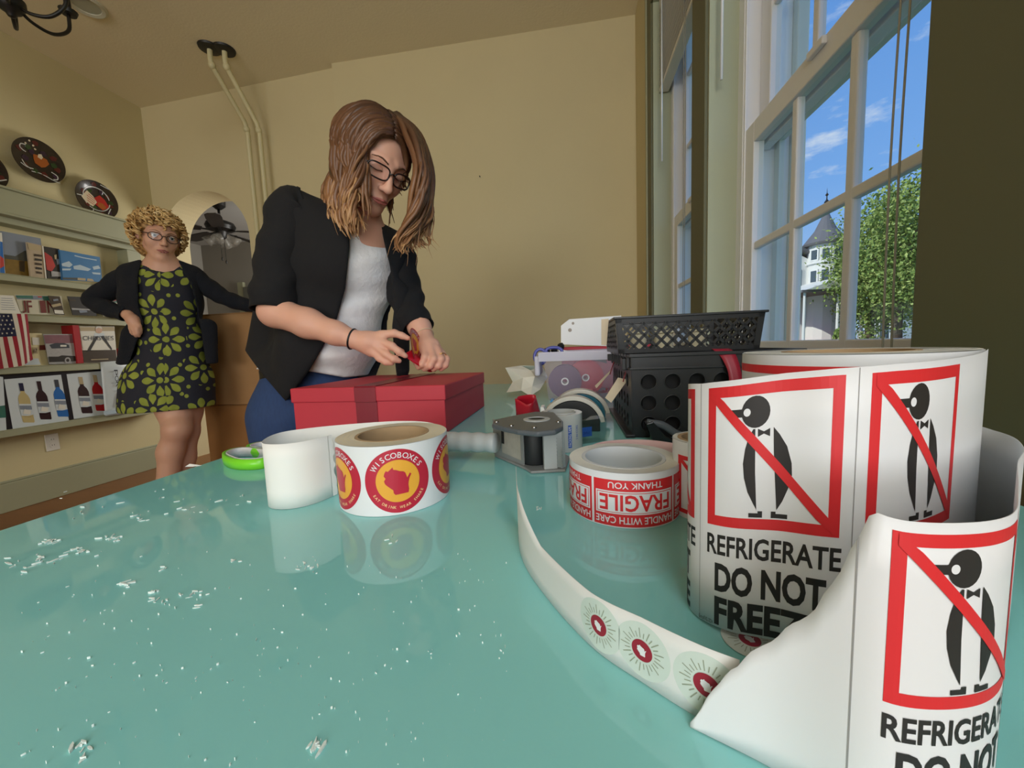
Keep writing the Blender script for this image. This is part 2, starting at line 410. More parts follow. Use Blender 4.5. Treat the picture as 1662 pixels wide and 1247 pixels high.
# left stretch of the back wall, a little further off, with the arched opening
WA, WB = V3((XL-.05, 3.055, 0)), V3((-1.715, 2.95, 0)); wlen = np.linalg.norm(WB-WA); wd = (WB-WA)/wlen; wn = V3((-wd[1], wd[0], 0))
def wall_fn(u, v, h): return WA+wd*u+wn*h+V3((0, 0, v))
uc, hw = (-3.085-WA[0])/wd[0], .455
arch = [(uc-hw, 0)]+[(uc-hw*math.cos(a), 1.95+.40*math.sin(a)) for a in np.linspace(0, PI, 33)]+[(uc+hw, 0)]
b = MB().prism([(0, 0)]+arch+[(wlen, 0), (wlen, ZC), (0, ZC)], wall_fn, 0, .24)
structure(b.build('wall_arch', m_wall, fix=True))
# right wall with its two window openings
OP = [(.625, 1.488), (1.632, 2.36)]; ZS, ZT = .50, 2.74; XO = XR+.24
b = MB()
b.box((XR, -6.5, 0), (XO, 2.95, ZS)); b.box((XR, -6.5, ZT), (XO, 2.95, ZC))
for y0, y1 in ((-6.5, OP[0][0]), (OP[0][1], OP[1][0]), (OP[1][1], 2.95)): b.box((XR, y0, ZS), (XO, y1, ZT))
structure(b.build('wall_right', m_wall))
# casing boards on the room face of the wall
tr = hold('trim_1', (XR, 1.5, ZS))
m_shaded_casing = mat('shaded_casing', (104, 103, 76), .6, nscale=6, namt=.03)  # casing paint darkened: the right wall's shade is put into this colour
def casing(y0, y1, z0, z1, x=XR-.012): attach(MB().box((x, y0, z0), (XR, y1, z1)).build('casing_board', m_shaded_casing if x > XR-.02 else m_casing, bevel=.003), tr)
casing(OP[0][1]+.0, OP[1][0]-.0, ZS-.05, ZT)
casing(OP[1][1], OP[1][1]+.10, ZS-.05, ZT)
attach(MB().box((XR-.012, OP[0][0]-.42, 0), (XR, OP[0][0], ZC)).build('casing_board', m_shaded_casing, bevel=.003), tr)  # full-height board over the near wall, carries its shade as colour
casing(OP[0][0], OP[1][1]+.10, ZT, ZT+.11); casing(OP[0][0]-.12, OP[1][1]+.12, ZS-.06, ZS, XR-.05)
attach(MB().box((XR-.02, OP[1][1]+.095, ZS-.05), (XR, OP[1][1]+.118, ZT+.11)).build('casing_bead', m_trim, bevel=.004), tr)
# baseboards
b = MB().box((XL, -6.5, 0), (XL+.022, 3.05, .185)).box((XL, -6.5, .185), (XL+.014, 3.05, .2)); structure(b.build('baseboard_left', m_trim, bevel=.004))
b = MB()
for u0, u1 in ((0, uc-hw), (uc+hw, wlen)): b.prism([(u0, 0), (u1, 0), (u1, .2), (u0, .2)], wall_fn, -.02, 0)
structure(b.build('baseboard_back', m_trim, bevel=.004))
b = MB().box((-1.715, YB-.02, 0), (XR, YB, .2)); structure(b.build('baseboard_alcove', m_trim, bevel=.004))
MB().lathe([(0, 0), (.004, .001), (.004, .012), (0, .013)], pl(779, 287, 1, YB), 8, ax=(0, -1, 0)).build('nail', m_black)
tag(bpy.data.objects['nail'], 'tiny dark nail left in the bare beige back wall', 'nail')

# ---------------------------------------------------------------- the room seen through the arch
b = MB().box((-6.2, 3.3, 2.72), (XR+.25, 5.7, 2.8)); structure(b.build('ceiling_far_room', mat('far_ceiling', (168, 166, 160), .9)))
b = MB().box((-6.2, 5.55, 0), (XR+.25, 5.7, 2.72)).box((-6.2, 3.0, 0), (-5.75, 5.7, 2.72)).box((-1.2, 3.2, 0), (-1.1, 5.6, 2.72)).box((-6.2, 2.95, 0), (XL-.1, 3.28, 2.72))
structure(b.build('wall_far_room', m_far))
dr = hold('door_1', (-4.3, 5.53, 0))
P = pl(404, 470, 1, 5.5)
attach(MB().box((P[0]-.1, 5.49, 0), (P[0]+.75, 5.53, 2.02)).build('door_panel', mat('grey_door', (104, 104, 92), .5), bevel=.006), dr)
attach(MB().box((P[0]-.2, 5.50, 0), (P[0]-.1, 5.55, 2.1)).build('door_casing', m_trim, bevel=.004), dr)
FC = Wd(354, 333, 4.45); FC[2] = 2.72
fan = thing('ceiling_fan', FC, 'dark bronze ceiling fan with glass lamp shades in the room beyond the arch', 'fan')
fz = FC[2]
MB().lathe([(0, 0), (.075, 0), (.07, -.05), (.03, -.085), (0, -.085)], FC, 20).build('ceiling_mount', m_black, fan, 'auto')
MB().lathe([(.013, -.08), (.013, -.22)], FC, 10).build('downrod', m_black, fan, True)
MB().lathe([(0, -.2), (.05, -.205), (.135, -.24), (.15, -.275), (.135, -.315), (.06, -.335), (.055, -.39), (.03, -.42), (0, -.42)], FC, 28).build('motor_housing', m_black, fan, 'auto')
m_blade = mat('dark_blade_wood', (38, 32, 28), .5)
for k in range(5):
    a = k*2*PI/5+.36; d = V3((math.cos(a), math.sin(a), 0)); s_ = V3((-math.sin(a), math.cos(a), .16)); c = FC+V3((0, 0, -.33))
    bl = MB(); pr_ = [(.18, .045), (.24, .06), (.5, .072), (.62, .066), (.66, .035)]
    poly = [(r, q) for r, q in pr_]+[(r, -q) for r, q in reversed(pr_)]
    bl.prism(poly, lambda u, v, h: c+d*u+s_*v+V3((0, 0, h)), -.004, .004)
    bo = bl.build('blade', m_blade, fan)
    MB().obox(c+d*.14, [d, s_, (0, 0, 1)], (.07, .014, .004)).build('blade_iron', m_black, bo)
m_shade = mat('frosted_shade', (150, 146, 136), .25, alpha=.35)
for k in range(4):
    a = k*PI/2+.5; d = V3((math.cos(a), math.sin(a), 0)); ax = nrm(d*.75+V3((0, 0, -.65)))
    lo = MB().lathe([(.02, 0), (.032, .03), (.05, .08), (.064, .12)], FC+d*.06+V3((0, 0, -.38)), 14, ax=ax).build('lamp_shade', m_shade, fan, True)
for k, dx in enumerate((-.02, .03)):
    ch = MB().tube([FC+V3((dx, 0, -.42)), FC+V3((dx, 0, -.62-.04*k))], .0025, 5).build('pull_chain', m_black, fan)
    MB().ell(FC+V3((dx, 0, -.64-.04*k)), (.009, .009, .022)).build('chain_knob', m_black, ch, True)

# ---------------------------------------------------------------- ceiling fittings
PP = [((-2.443, 2.598), (-2.455, 2.885), 2.72), ((-2.359, 2.632), (-2.352, 2.885), 2.70)]
m_pipe = mat('cream_pipe_paint', (214, 204, 160), .5)
for k, (c, wl_, z) in enumerate(PP):
    t = thing('steam_pipe', (wl_[0], wl_[1], 0), ['cream painted pipe bending from ceiling to wall, left one of the pair', 'cream painted pipe bending from ceiling to wall, right one of the pair'][k], 'pipe', 'steam pipes by the arch')
    P = catmull([(c[0], c[1], ZC), (c[0], c[1], ZC-.10), (c[0]+(wl_[0]-c[0])*.12, c[1]+(wl_[1]-c[1])*.14, ZC-.15)], 5)+catmull([(c[0]+(wl_[0]-c[0])*.92, c[1]+(wl_[1]-c[1])*.92, z+.03), (wl_[0], wl_[1], z-.04)], 3)+[V3((wl_[0], wl_[1], 0))]
    MB().tube(P, .0165, 12).build('pipe_run', m_pipe, t, True)
    for q in (P[6], P[-3]):
        MB().ell(q, (.023, .023, .026)).build('pipe_joint', m_pipe, t, True)
    MB().lathe([(.018, 0), (.07, 0), (.066, -.012), (.03, -.018), (.018, -.018)], (c[0], c[1], ZC), 24, closed=True).build('escutcheon', m_black, t, 'auto')
P = pl(140, 8, 2, ZC)
t = thing('recessed_light', P, 'round recessed ceiling light with a pale metal ring at the top left', 'light')
MB().lathe([(.062, 0), (.095, 0), (.095, -.006), (.082, -.014), (.066, -.008)], P, 36, closed=True).build('trim_ring', mat('pale_ring', (196, 192, 168), .4), t, 'auto')
MB().lathe([(0, -.002), (.066, -.004)], P, 30).build('diffuser', mat('pale_diffuser', (176, 178, 160), .5), t)
HUB = Wd(16, 6, 1.75)
t = thing('chandelier', (HUB[0], HUB[1], ZC), 'black iron chandelier with curved arms, cut off by the top left edge', 'chandelier')
MB().lathe([(0, -.06), (.012, -.055), (.02, -.04), (.034, -.03), (.05, -.005), (.05, .02), (.03, .04), (.014, .06), (.014, ZC-HUB[2])], HUB, 20).build('hub', m_black, t, 'auto')
for k in range(6):
    a = k*PI/3-.62; d = V3((math.cos(a), math.sin(a), 0))
    P = catmull([HUB+d*.02, HUB+d*.07+V3((0, 0, -.03)), HUB+d*.14+V3((0, 0, -.028)), HUB+d*.20+V3((0, 0, .03)), HUB+d*.21+V3((0, 0, .11))], 6)
    ar = MB().tube(P, .0075, 8).build('arm', m_black, t, True)
    MB().lathe([(0, 0), (.03, .004), (.036, .02), (.014, .022), (.012, .1), (0, .1)], P[-1], 14).build('candle_cup', m_black, ar, 'auto')

# ---------------------------------------------------------------- windows
m_pane = glass('window_glass', (.90, .95, .93))
m_dark_slot = mat('dark_track', (70, 72, 70), .5)
m_screen_frame = mat('screen_frame', (232, 236, 226), .4)
def window(name, y0, y1):
    """two sashes, three panes across and three down, a screen outside the lower one"""
    root = hold(name, (XR+.1, (y0+y1)/2, ZS)); zm = 1.565
    fr = MB(); x0, x1 = XR+.092, XO-.005
    for lo, hi in (((x0, y0, ZS), (x1, y0+.045, ZT)), ((x0, y1-.045, ZS), (x1, y1, ZT)), ((x0, y0, ZT-.045), (x1, y1, ZT)), ((x0, y0, ZS), (x1, y1, ZS+.03))): fr.box(lo, hi)
    for y in (y0+.045, y1-.045):
        s_ = 1 if y < (y0+y1)/2 else -1
        fr.box((x0+.002, min(y, y+.010*s_), ZS), (x0+.010, max(y, y+.010*s_), ZT)); fr.box((x0+.052, min(y, y+.012*s_), ZS), (x0+.060, max(y, y+.012*s_), ZT))
    fr.build('window_frame', m_vinyl, root, bevel=.002)
    jb = MB().box((XR, y1-.006, ZS), (x0, y1, ZT)).box((XR, y0, ZS), (x0, y0+.006, ZT)).box((XR, y0, ZT-.006), (x0, y1, ZT)); jb.build('jamb_lining', m_casing, root)
    eb = MB().box((x1, y1-.07, ZS-.03), (XO+.03, y1, ZT)).box((x1, y0, ZS-.03), (XO+.03, y0+.03, ZT)).box((x1, y0, ZT-.05), (XO+.03, y1, ZT)).box((x1, y0, ZS-.03), (XO+.06, y1, ZS+.01)); eb.build('exterior_trim', mat('exterior_white', (240, 240, 226), .5), root, bevel=.004)
    def sash(xa, xb, za, zb, botr, topr):
        a, c = y0+.050, y1-.050; st = .062
        s_ = MB().box((xa, a, za), (xb, a+st, zb)).box((xa, c-st, za), (xb, c, zb)).box((xa, a+st, za), (xb, c-st, za+botr)).box((xa, a+st, zb-topr), (xb, c-st, zb))
        so = s_.build('sash', m_vinyl, root, bevel=.003)
        xg = (xa+xb)/2; ga, gc, gz0, gz1 = a+st, c-st, za+botr, zb-topr; nw = 3 if gc-ga > .6 else 2; mw = .024
        for i in range(1, nw):
            y = ga+(gc-ga)*i/nw; MB().box((xg-.010, y-mw/2, gz0), (xg+.010, y+mw/2, gz1)).build('muntin', m_vinyl, so, bevel=.004)
        for j in range(1, 3):
            z = gz0+(gz1-gz0)*j/3; MB().box((xg-.0095, ga, z-mw/2), (xg+.0095, gc, z+mw/2)).build('muntin', m_vinyl, so, bevel=.004)
        for i in range(nw):
            for j in range(3):
                ya, yb = ga+(gc-ga)*i/nw, ga+(gc-ga)*(i+1)/nw; zc, zd = gz0+(gz1-gz0)*j/3, gz0+(gz1-gz0)*(j+1)/3
                MB().add([(xg, ya, zc), (xg, yb, zc), (xg, yb, zd), (xg, ya, zd)], [(0, 1, 2, 3)]).build('pane', m_pane, so)
        return so
    sash(XR+.098, XR+.130, ZS+.03, zm+.035, .06, .062)
    sash(XR+.140, XR+.172, zm-.030, ZT-.045, .045, .05)
    MB().box((XR+.086, (y0+y1)/2-.03, zm+.012), (XR+.098, (y0+y1)/2+.03, zm+.03)).build('sash_lock', m_vinyl, root, bevel=.003)
    sc = MB(); xa, xb = XR+.19, XR+.205
    for lo, hi in (((xa, y0+.045, ZS+.03), (xb, y0+.075, zm+.03)), ((xa, y1-.075, ZS+.03), (xb, y1-.045, zm+.03)), ((xa, y0+.045, zm-.015), (xb, y1-.045, zm+.03)), ((xa, y0+.045, ZS+.03), (xb, y1-.045, ZS+.06))): sc.box(lo, hi)
    sc.build('screen_frame', m_screen_frame, root)
    return root
window('window_1', *OP[0]); window('window_2', *OP[1])

# blinds drawn up: headrail, stacked slats, bottom rail, cords and wand
m_blind = mat('white_blind', (226, 224, 216), .45); m_cord = mat('blind_cord', (176, 172, 160), .7); m_wand = mat('clear_wand', (236, 240, 242), .12, coat=.6)
def blind(y0, y1, zb, label, wand, cords):
    x0 = XR+.03; t = thing('window_blind', (x0, (y0+y1)/2, ZT-.01), label, 'blind', 'raised window blinds')
    MB().box((x0, y0+.012, ZT-.055), (x0+.045, y1-.012, ZT-.008)).build('headrail', m_blind, t, bevel=.003)
    s_ = MB(); n = 34; z1 = ZT-.058
    for k in range(n):
        z = zb+.03+(z1-zb-.03)*k/n; q = .0006*((k*7) % 5-2)
        s_.box((x0+q, y0+.016, z), (x0+.046+q, y1-.016, z+.0022))
    o = s_.build('slat_stack', m_blind, t); o['kind'] = 'stuff'
    MB().box((x0-.001, y0+.016, zb), (x0+.048, y1-.016, zb+.022)).build('bottom_rail', m_blind, t, bevel=.004)
    for y in (y0+.12, y1-.12):
        for xx in (x0-.002, x0+.049): MB().tube([(xx, y, zb+.01), (xx, y, ZT-.02)], .0012, 5).build('ladder_cord', m_cord, t)
    (wy, wz) = wand
    MB().tube([(x0-.012, wy, wz), (x0-.012, wy, ZT-.05)], .0045, 6).build('tilt_wand', m_wand, t, True)
    for cy, cz in cords:
        MB().tube(catmull([(x0-.004, cy, ZT-.05), (x0-.006, cy-.006, 1.7), (x0-.004, cy+.004, 1.2), (x0-.003, cy, cz)], 6), .0016, 5).build('lift_cord', m_cord, t, True)
q = pl(1448, 250, 0, XR+.025)[1]
blind(OP[1][0], OP[1][1], 2.27, 'white window blind pulled up to the top of the far window', (pl(1075, 262, 0, XR+.02)[1], 1.87), [(OP[1][0]+.24, .9), (OP[1][0]+.215, .9)])
blind(OP[0][0], OP[0][1], 2.27, 'white window blind above the near window with two cords hanging down its glass', (pl(1172, 123, 0, XR+.02)[1], 1.76), [(q, .84), (q-.018, .82)])

# ================================================================ OUTSIDE
GZ = -.35
m_lawn = mat('lawn_grass', (112, 138, 70), .9, nscale=.8, namt=.25)
MB().box((.9, -30, GZ-.2), (90, 110, GZ)).build('lawn', m_lawn); structure(bpy.data.objects['lawn'])
MB().box((15, -30, GZ), (19.5, 110, GZ+.02)).build('street', mat('asphalt', (150, 148, 142), .9)); structure(bpy.data.objects['street'])
MB().box((12.2, -30, GZ), (13.4, 110, GZ+.03)).build('sidewalk', mat('concrete_walk', (196, 190, 178), .9)); structure(bpy.data.objects['sidewalk'])
m_ext = mat('exterior_siding', (196, 204, 184), .6)
# white house with the corner tower, placed by the ray through its tower and a distance of 27 m
m_white = mat('white_siding', (232, 232, 228), .6); m_slate = mat('grey_shingle', (108, 108, 112), .8); m_hglass = mat('dark_house_glass', (78, 92, 104), .15); m_brick = mat('red_porch', (156, 62, 56), .8)
HD = 27.0
HB = Wd(1334, 535, HD); HB[2] = GZ
hx = nrm(V3((CR[0], CR[1], 0))); hy = V3((-hx[1], hx[0], 0))           # house front faces this way
def hp(u, v, z): return V3((HB[0], HB[1], 0))+hx*u+hy*v+V3((0, 0, z))
def zz(py): return Wd(1334, py, HD)[2]
H = thing('house', HB, 'white wooden house with a round corner tower and pointed roof across the street', 'house')
R0 = .98
MB().lathe([(R0, GZ), (R0, zz(402)), (R0+.05, zz(400))], (HB[0], HB[1], 0), 12).build('tower_wall', m_white, H)
MB().lathe([(R0+.25, zz(402)), (R0+.3, zz(399)), (.62, zz(378)), (.25, zz(358)), (0.06, zz(345)), (0, zz(344))], (HB[0], HB[1], 0), 16).build('tower_roof', m_slate, H)
MB().lathe([(.06, zz(348)), (.05, zz(338)), (.16, zz(335)), (.04, zz(331)), (.03, zz(326)), (.10, zz(324)), (.02, zz(321)), (0, zz(312))], (HB[0], HB[1], 0), 8).build('finial', m_black, H)
MB().lathe([(R0+.06, zz(432)), (R0+.12, zz(431)), (R0+.12, zz(428)), (R0+.06, zz(427))], (HB[0], HB[1], 0), 12).build('tower_band', m_white, H)
for (za, zb_) in ((zz(427), zz(408)), (zz(462), zz(440))):
    for k in range(5):
        a = -PI/2+(k-2)*.62; d = hx*math.cos(a)+hy*math.sin(a); s_ = V3((-d[1], d[0], 0)); c = V3((HB[0], HB[1], (za+zb_)/2))+d*(R0+.0)
        wo = MB().obox(c, [s_, d, (0, 0, 1)], (.27, .06, (zb_-za)/2)).build('tower_window', m_white, H)
        MB().obox(c+d*.05, [s_, d, (0, 0, 1)], (.18, .025, (zb_-za)/2-.1)).build('pane', m_hglass, wo)
MB().prism([(-7, GZ), (-.4, GZ), (-.4, zz(425)), (-3.7, zz(385)), (-7, zz(425))], lambda u, v, h: hp(u, h, v), .4, 8).build('main_wall', m_white, H)
MB().prism([(-7.4, zz(424)), (-3.7, zz(379)), (0, zz(424)), (0, zz(420)), (-3.7, zz(374)), (-7.4, zz(420))], lambda u, v, h: hp(u, h, v), .1, 8.3).build('main_roof', m_slate, H)
for u in (-1.6, -2.9):
    wo = MB().obox(hp(u, .38, zz(452)), [hx, hy, (0, 0, 1)], (.4, .05, .75)).build('house_window', m_white, H); MB().obox(hp(u, .33, zz(452)), [hx, hy, (0, 0, 1)], (.3, .03, .65)).build('pane', m_hglass, wo)
pz = zz(478)
MB().prism([(-3.4, pz), (-1.0, pz+.75), (1.0, pz)], lambda u, v, h: hp(u, h, v), -3.0, .4).build('porch_gable', m_white, H)
MB().prism([(-3.6, pz-.15), (2.9, pz-.15), (2.9, pz), (-3.6, pz)], lambda u, v, h: hp(u, h, v), -2.9, .4).build('porch_roof', m_slate, H)
for u in (-3.3, -1.2, .3, 1.6, 2.7):
    MB().lathe([(.09, GZ+.5), (.075, pz-.15)], hp(u, -2.7, 0), 8).build('porch_post', m_white, H)
MB().prism([(-3.5, GZ), (2.8, GZ), (2.8, GZ+.75), (-3.5, GZ+.75)], lambda u, v, h: hp(u, h, v), -2.6, .4).build('porch_base', m_brick, H)
MB().prism([(-3.2, GZ+.75), (-2.2, GZ+.75), (-2.2, pz-.3), (-3.2, pz-.3)], lambda u, v, h: hp(u, h, v), .30, .42).build('red_door', m_brick, H)
rl = MB()
for i in range(24): rl.obox(hp(-1.1+.16*i, -2.65, GZ+1.1), [hx, hy, (0, 0, 1)], (.025, .025, .3))
rl.obox(hp(.75, -2.65, GZ+1.42), [hx, hy, (0, 0, 1)], (2.0, .05, .04)); o = rl.build('porch_railing', m_white, H)
st = MB()
for i in range(4): st.obox(hp(-2.3, -2.8-.3*i, GZ+.33-.17*i+.08), [hx, hy, (0, 0, 1)], (.85, .16, .3-.0*i))
st.build('porch_steps', m_white, H)
H2 = Wd(1470, 500, 36); H2[2] = GZ
t = thing('cottage', H2, 'small white sided building half hidden by trees to the right of the tower house', 'house')
def h2(u, v, h): return H2+hx*u+hy*h+V3((0, 0, v))
MB().prism([(-1.1, 0), (1.0, 0), (1.0, 3.6), (-1.1, 3.2)], h2, 0, 3).build('wall', m_white, t)
MB().prism([(-1.4, 3.1), (1.4, 3.7), (1.4, 3.95), (-1.4, 3.4)], h2, -.3, 3.3).build('roof', m_slate, t)
cl_ = MB()
for k in range(13): cl_.prism([(-1.1, .1+.25*k), (1.0, .1+.25*k), (1.0, .3+.25*k), (-1.1, .3+.25*k)], h2, -.03, 0)
o = cl_.build('clapboard', m_white, t); o['kind'] = 'stuff'
# trees
m_bark = mat('bark', (104, 94, 78), .9, nscale=6, namt=.2)
LEAFM = [mat('leaf_green_%s' % c, k, .7, spec=.25) for c, k in zip('abc', ((140, 160, 84), (108, 132, 62), (172, 186, 108)))]
def tree(px, py, d, rx, rz, seed, label, n=5200, leaf=.17, lean=0):
    c = Wd(px, py, d); r = np.random.RandomState(seed); base = V3((c[0], c[1], GZ))
    t = thing('tree', base, label, 'tree', 'trees beyond the near window')
    top = c[2]+rz*.3; tb = MB()
    tb.tube([base, (c[0]+lean*.3, c[1], (GZ+c[2])/2), (c[0]+lean, c[1], top)], [.26, .2, .06], 8)
    tb.build('trunk', m_bark, t, True)
    for k in range(6):
        a = k*2.4+seed; z0 = GZ+(c[2]-GZ)*(.45+.1*k); e = V3((c[0]+math.cos(a)*rx*.7, c[1]+math.sin(a)*rx*.7, z0+rz*.5))
        MB().tube([(c[0], c[1], z0), .5*(V3((c[0], c[1], z0))+e)+V3((0, 0, .15)), e], [.10, .06, .02], 6).build('branch', m_bark, t, True)
    cl = r.normal(size=(42, 3)); cl /= np.linalg.norm(cl, axis=1)[:, None]; cl *= (r.uniform(.35, 1, 42)**.5)[:, None]; cl = c+cl*[rx*.85, rx*.85, rz*.88]
    i = r.randint(0, 42, n); p = cl[i]+r.normal(size=(n, 3))*[rx*.17, rx*.17, rz*.13]
    u = r.normal(size=(n, 3)); u /= np.linalg.norm(u, axis=1)[:, None]; v = np.cross(u, r.normal(size=(n, 3))); v /= np.linalg.norm(v, axis=1)[:, None]
    s = (leaf*r.uniform(.6, 1.3, n))[:, None]
    V = np.stack([p-u*s, p+v*s*.55, p+u*s, p-v*s*.55], 1).reshape(-1, 3); F = np.arange(4*n).reshape(-1, 4)
    me = bpy.data.meshes.new('crown'); me.from_pydata(V, [], F)
    for q in LEAFM: me.materials.append(q)
    me.polygons.foreach_set('material_index', r.choice(3, n, p=[.5, .3, .2]).astype(np.int32))
    o = finish('crown', me, t, fix=False); o['kind'] = 'stuff'
tree(1416, 440, 23.5, 2.2, 4.6, 3, 'leafy tree rising right beside the pointed tower', 9000, .10)
tree(1462, 425, 21, 3.3, 4.6, 5, 'broad green tree behind the two hanging blind cords', 13000, .10)
tree(1535, 400, 19, 3.3, 4.8, 8, 'tall tree cut off by the right edge of the near window', 9000, .10)
tree(1440, 480, 30, 4.0, 3.6, 11, 'tree standing farthest back among the trees in the near window', 8000, .12)
for k, (px, py, d, rx, rz, lab) in enumerate([(1345, 548, 20, 1.2, .5, 'low green bush in front of the house porch'), (1420, 545, 18, 1.4, .55, 'low bush at the foot of the middle trees'), (1475, 545, 17, 1.2, .5, 'low bush near the right edge of the window'), (1372, 500, 21, .5, 1.0, 'slim young shrub before the porch railing')]):
    c = Wd(px, py, d); c[2] = GZ+rz*.8; r = np.random.RandomState(30+k); n = 1500
    p = r.normal(size=(n, 3)); p /= np.linalg.norm(p, axis=1)[:, None]; p = c+p*(r.uniform(.3, 1, n)**.4)[:, None]*[rx, rx, rz]
    u = r.normal(size=(n, 3)); u /= np.linalg.norm(u, axis=1)[:, None]; v = np.cross(u, r.normal(size=(n, 3))); v /= np.linalg.norm(v, axis=1)[:, None]; s = .11
    me = bpy.data.meshes.new('bush'); me.from_pydata(np.stack([p-u*s, p+v*s*.6, p+u*s, p-v*s*.6], 1).reshape(-1, 3), [], np.arange(4*n).reshape(-1, 4))
    for q in LEAFM: me.materials.append(q)
    me.polygons.foreach_set('material_index', r.choice(3, n).astype(np.int32))
    tag(finish('bush', me, fix=False), lab, 'bush', 'bushes across the street')

# ================================================================ LEFT WALL: display shelves
XF = -3.45
U = thing('display_shelves', (XL, .9, 0), 'sage green built-in display shelves with a deep cornice along the left wall', 'shelves')
b = MB().box((XL, -2.4, 1.885), (XF, 2.82, 2.03)).box((XL, -2.4, 1.83), (XF-.05, 2.82, 1.885)).box((XL, -2.4, 2.03), (XF+.015, 2.82, 2.045)).box((XL, -2.4, 1.868), (XF+.012, 2.82, 1.885))
b.build('cornice', m_trim, U, bevel=.004)
MB().box((XL, 2.72, .50), (XF-.05, 2.82, 1.83)).build('stile', m_trim, U, bevel=.003)
SHZ = [1.500, 1.252, .922, .533]
for z in SHZ:
    h = .04
    MB().box((XL, -2.4, z-h), (XF, 2.82, z)).box((XF-.012, -2.4, z), (XF, 2.82, z+.006)).build('shelf', m_trim, U, bevel=.003)
def LP(px, py, x=XF-.03): return pl(px, py, 0, x)
def pic(name, quad, label, cat, face, prints=None, x=XF-.035, th=.012, group=None, mats=None, side=None):
    """a flat thing standing on the ledge: its outline on the plane x, thickness towards the wall, print drawn on its face"""
    Q = [LP(*q, x) for q in quad]; nx = V3((-1, 0, 0))
    base = .5*(Q[2]+Q[3])
    t = thing(name, base, label, cat, group)
    V = Q+[q+nx*th for q in Q]
    MB().add(V, [(0, 1, 2, 3), (7, 6, 5, 4), (0, 4, 5, 1), (1, 5, 6, 2), (2, 6, 7, 3), (3, 7, 4, 0)]).build('cover', face, t)
    if side: MB().add([Q[0]+V3((.001, 0, 0)), Q[3]+V3((.001, 0, 0)), Q[3]+nx*th, Q[0]+nx*th], [(0, 1, 2, 3)]).build('spine', side, t)
    if prints:
        p = Print(); prints(p); p.build('printed_picture', mats, t, lambda u, v, h: LP(u, v, x+.0008+h*2), eps=.0004)
    return t
m_pic = lambda n, c, **k: mat('print_'+n, c, .35, **k)
pm = dict(grey=m_pic('grey', (128, 136, 148), nscale=9, namt=.12), slate=m_pic('slate', (74, 76, 70), nscale=30, namt=.2), ochre=m_pic('ochre', (124, 96, 34), nscale=40, namt=.3),
    brown=m_pic('brown', (64, 50, 34), nscale=30, namt=.25), sepia=m_pic('sepia', (176, 158, 132), nscale=30, namt=.15), dark=m_pic('dark', (46, 42, 38), nscale=40, namt=.3), red=m_pic('red', (186, 62, 56), nscale=20, namt=.15),
    sky=m_pic('sky', (62, 118, 166), nscale=14, namt=.15), cloud=m_pic('cloud', (178, 196, 206)), sand=m_pic('sand', (178, 160, 124)), white=m_pic('white', (222, 218, 204)), navy=m_pic('navy', (24, 24, 60)),
    plate=m_pic('plate', (202, 196, 172)), maroon=m_pic('maroon', (112, 44, 38)), green=m_pic('green', (58, 110, 96)), mauve=m_pic('mauve', (134, 92, 100), nscale=25, namt=.2), silver=m_pic('silver', (170, 168, 166), nscale=60, namt=.2), cream=m_pic('cream', (220, 206, 158)),
    crimson=m_pic('crimson', (170, 28, 36)), black=m_pic('black', (26, 22, 30)), blue=m_pic('blue', (40, 104, 176)), steel=m_pic('steel', (62, 66, 74)), wine=m_pic('wine', (44, 18, 26)), skin=m_pic('skin', (206, 168, 142)), pale=m_pic('pale', (204, 212, 214)), gold=m_pic('gold', (190, 172, 120)))
PL = list(pm.values()); PI_ = {k: i for i, k in enumerate(pm)}
def c_(k): return PI_[k]

def p_(p):
    p.poly([(0, 392), (4, 393), (8, 445), (0, 445)], c_('blue')); p.poly([(0, 415), (6, 420), (7, 432), (0, 436)], c_('red'), 1)
pic('picture_book', [(-30, 375), (3, 378), (9, 447), (-26, 447)], 'blue fronted book cut off by the left edge, on the top ledge', 'book', pm['white'], p_, x=XF-.05, mats=PL)
def p_(p):
    p.poly([(3, 376), (65, 388), (68, 425), (8, 425)], c_('grey')); p.poly([(6, 413), (25, 416), (40, 407), (67, 410), (70, 453), (9, 447)], c_('slate'), 1)
    p.poly([(8, 420), (40, 424), (70, 422), (72, 451), (9, 446)], c_('ochre'), 2); p.poly([(31, 424), (40, 424), (40, 442), (32, 440)], c_('brown'), 3)
pic('picture_book', [(2, 375), (66, 387), (73, 453), (9, 447)], 'large book with a mountain and brown field under grey sky on the top ledge', 'book', pm['grey'], p_, x=XF-.055, mats=PL)
def p_(p):
    for i in range(5): p.poly([(56+i*.6, 412+i*7), (68, 414+i*7), (68.5, 417+i*7), (55+i, 416+i*7)], c_('dark' if i % 2 else 'brown'), 1)
    p.poly([(45, 395), (67, 400), (68, 408), (47, 405)], c_('sand'), 1)
    p.poly([(68, 399), (70.5, 399.5), (76, 452.5), (74, 452.5)], c_('white'), 2)
pic('booklet', [(43.5, 393), (70, 399), (76, 452.5), (50, 450)], 'small sepia booklet leaning in front of the mountain book', 'book', pm['sepia'], p_, x=XF-.03, mats=PL)
def p_(p):
    p.poly([(72, 409), (84, 417), (90, 432), (84, 441), (76, 438)], c_('red'), 1); p.poly([(91, 420), (97, 421), (98, 428), (93, 430)], c_('grey'), 1); p.poly([(83, 440), (99, 442), (101, 449), (84, 449)], c_('silver'), 1); p.poly([(88, 414), (92, 413), (92, 421), (89, 421)], c_('sand'), 1)
pic('picture_book', [(71, 400), (96, 404), (102, 453), (77, 452)], 'dark book with a large red shape on its cover, between booklet and sky book', 'book', pm['dark'], p_, x=XF-.045, mats=PL)
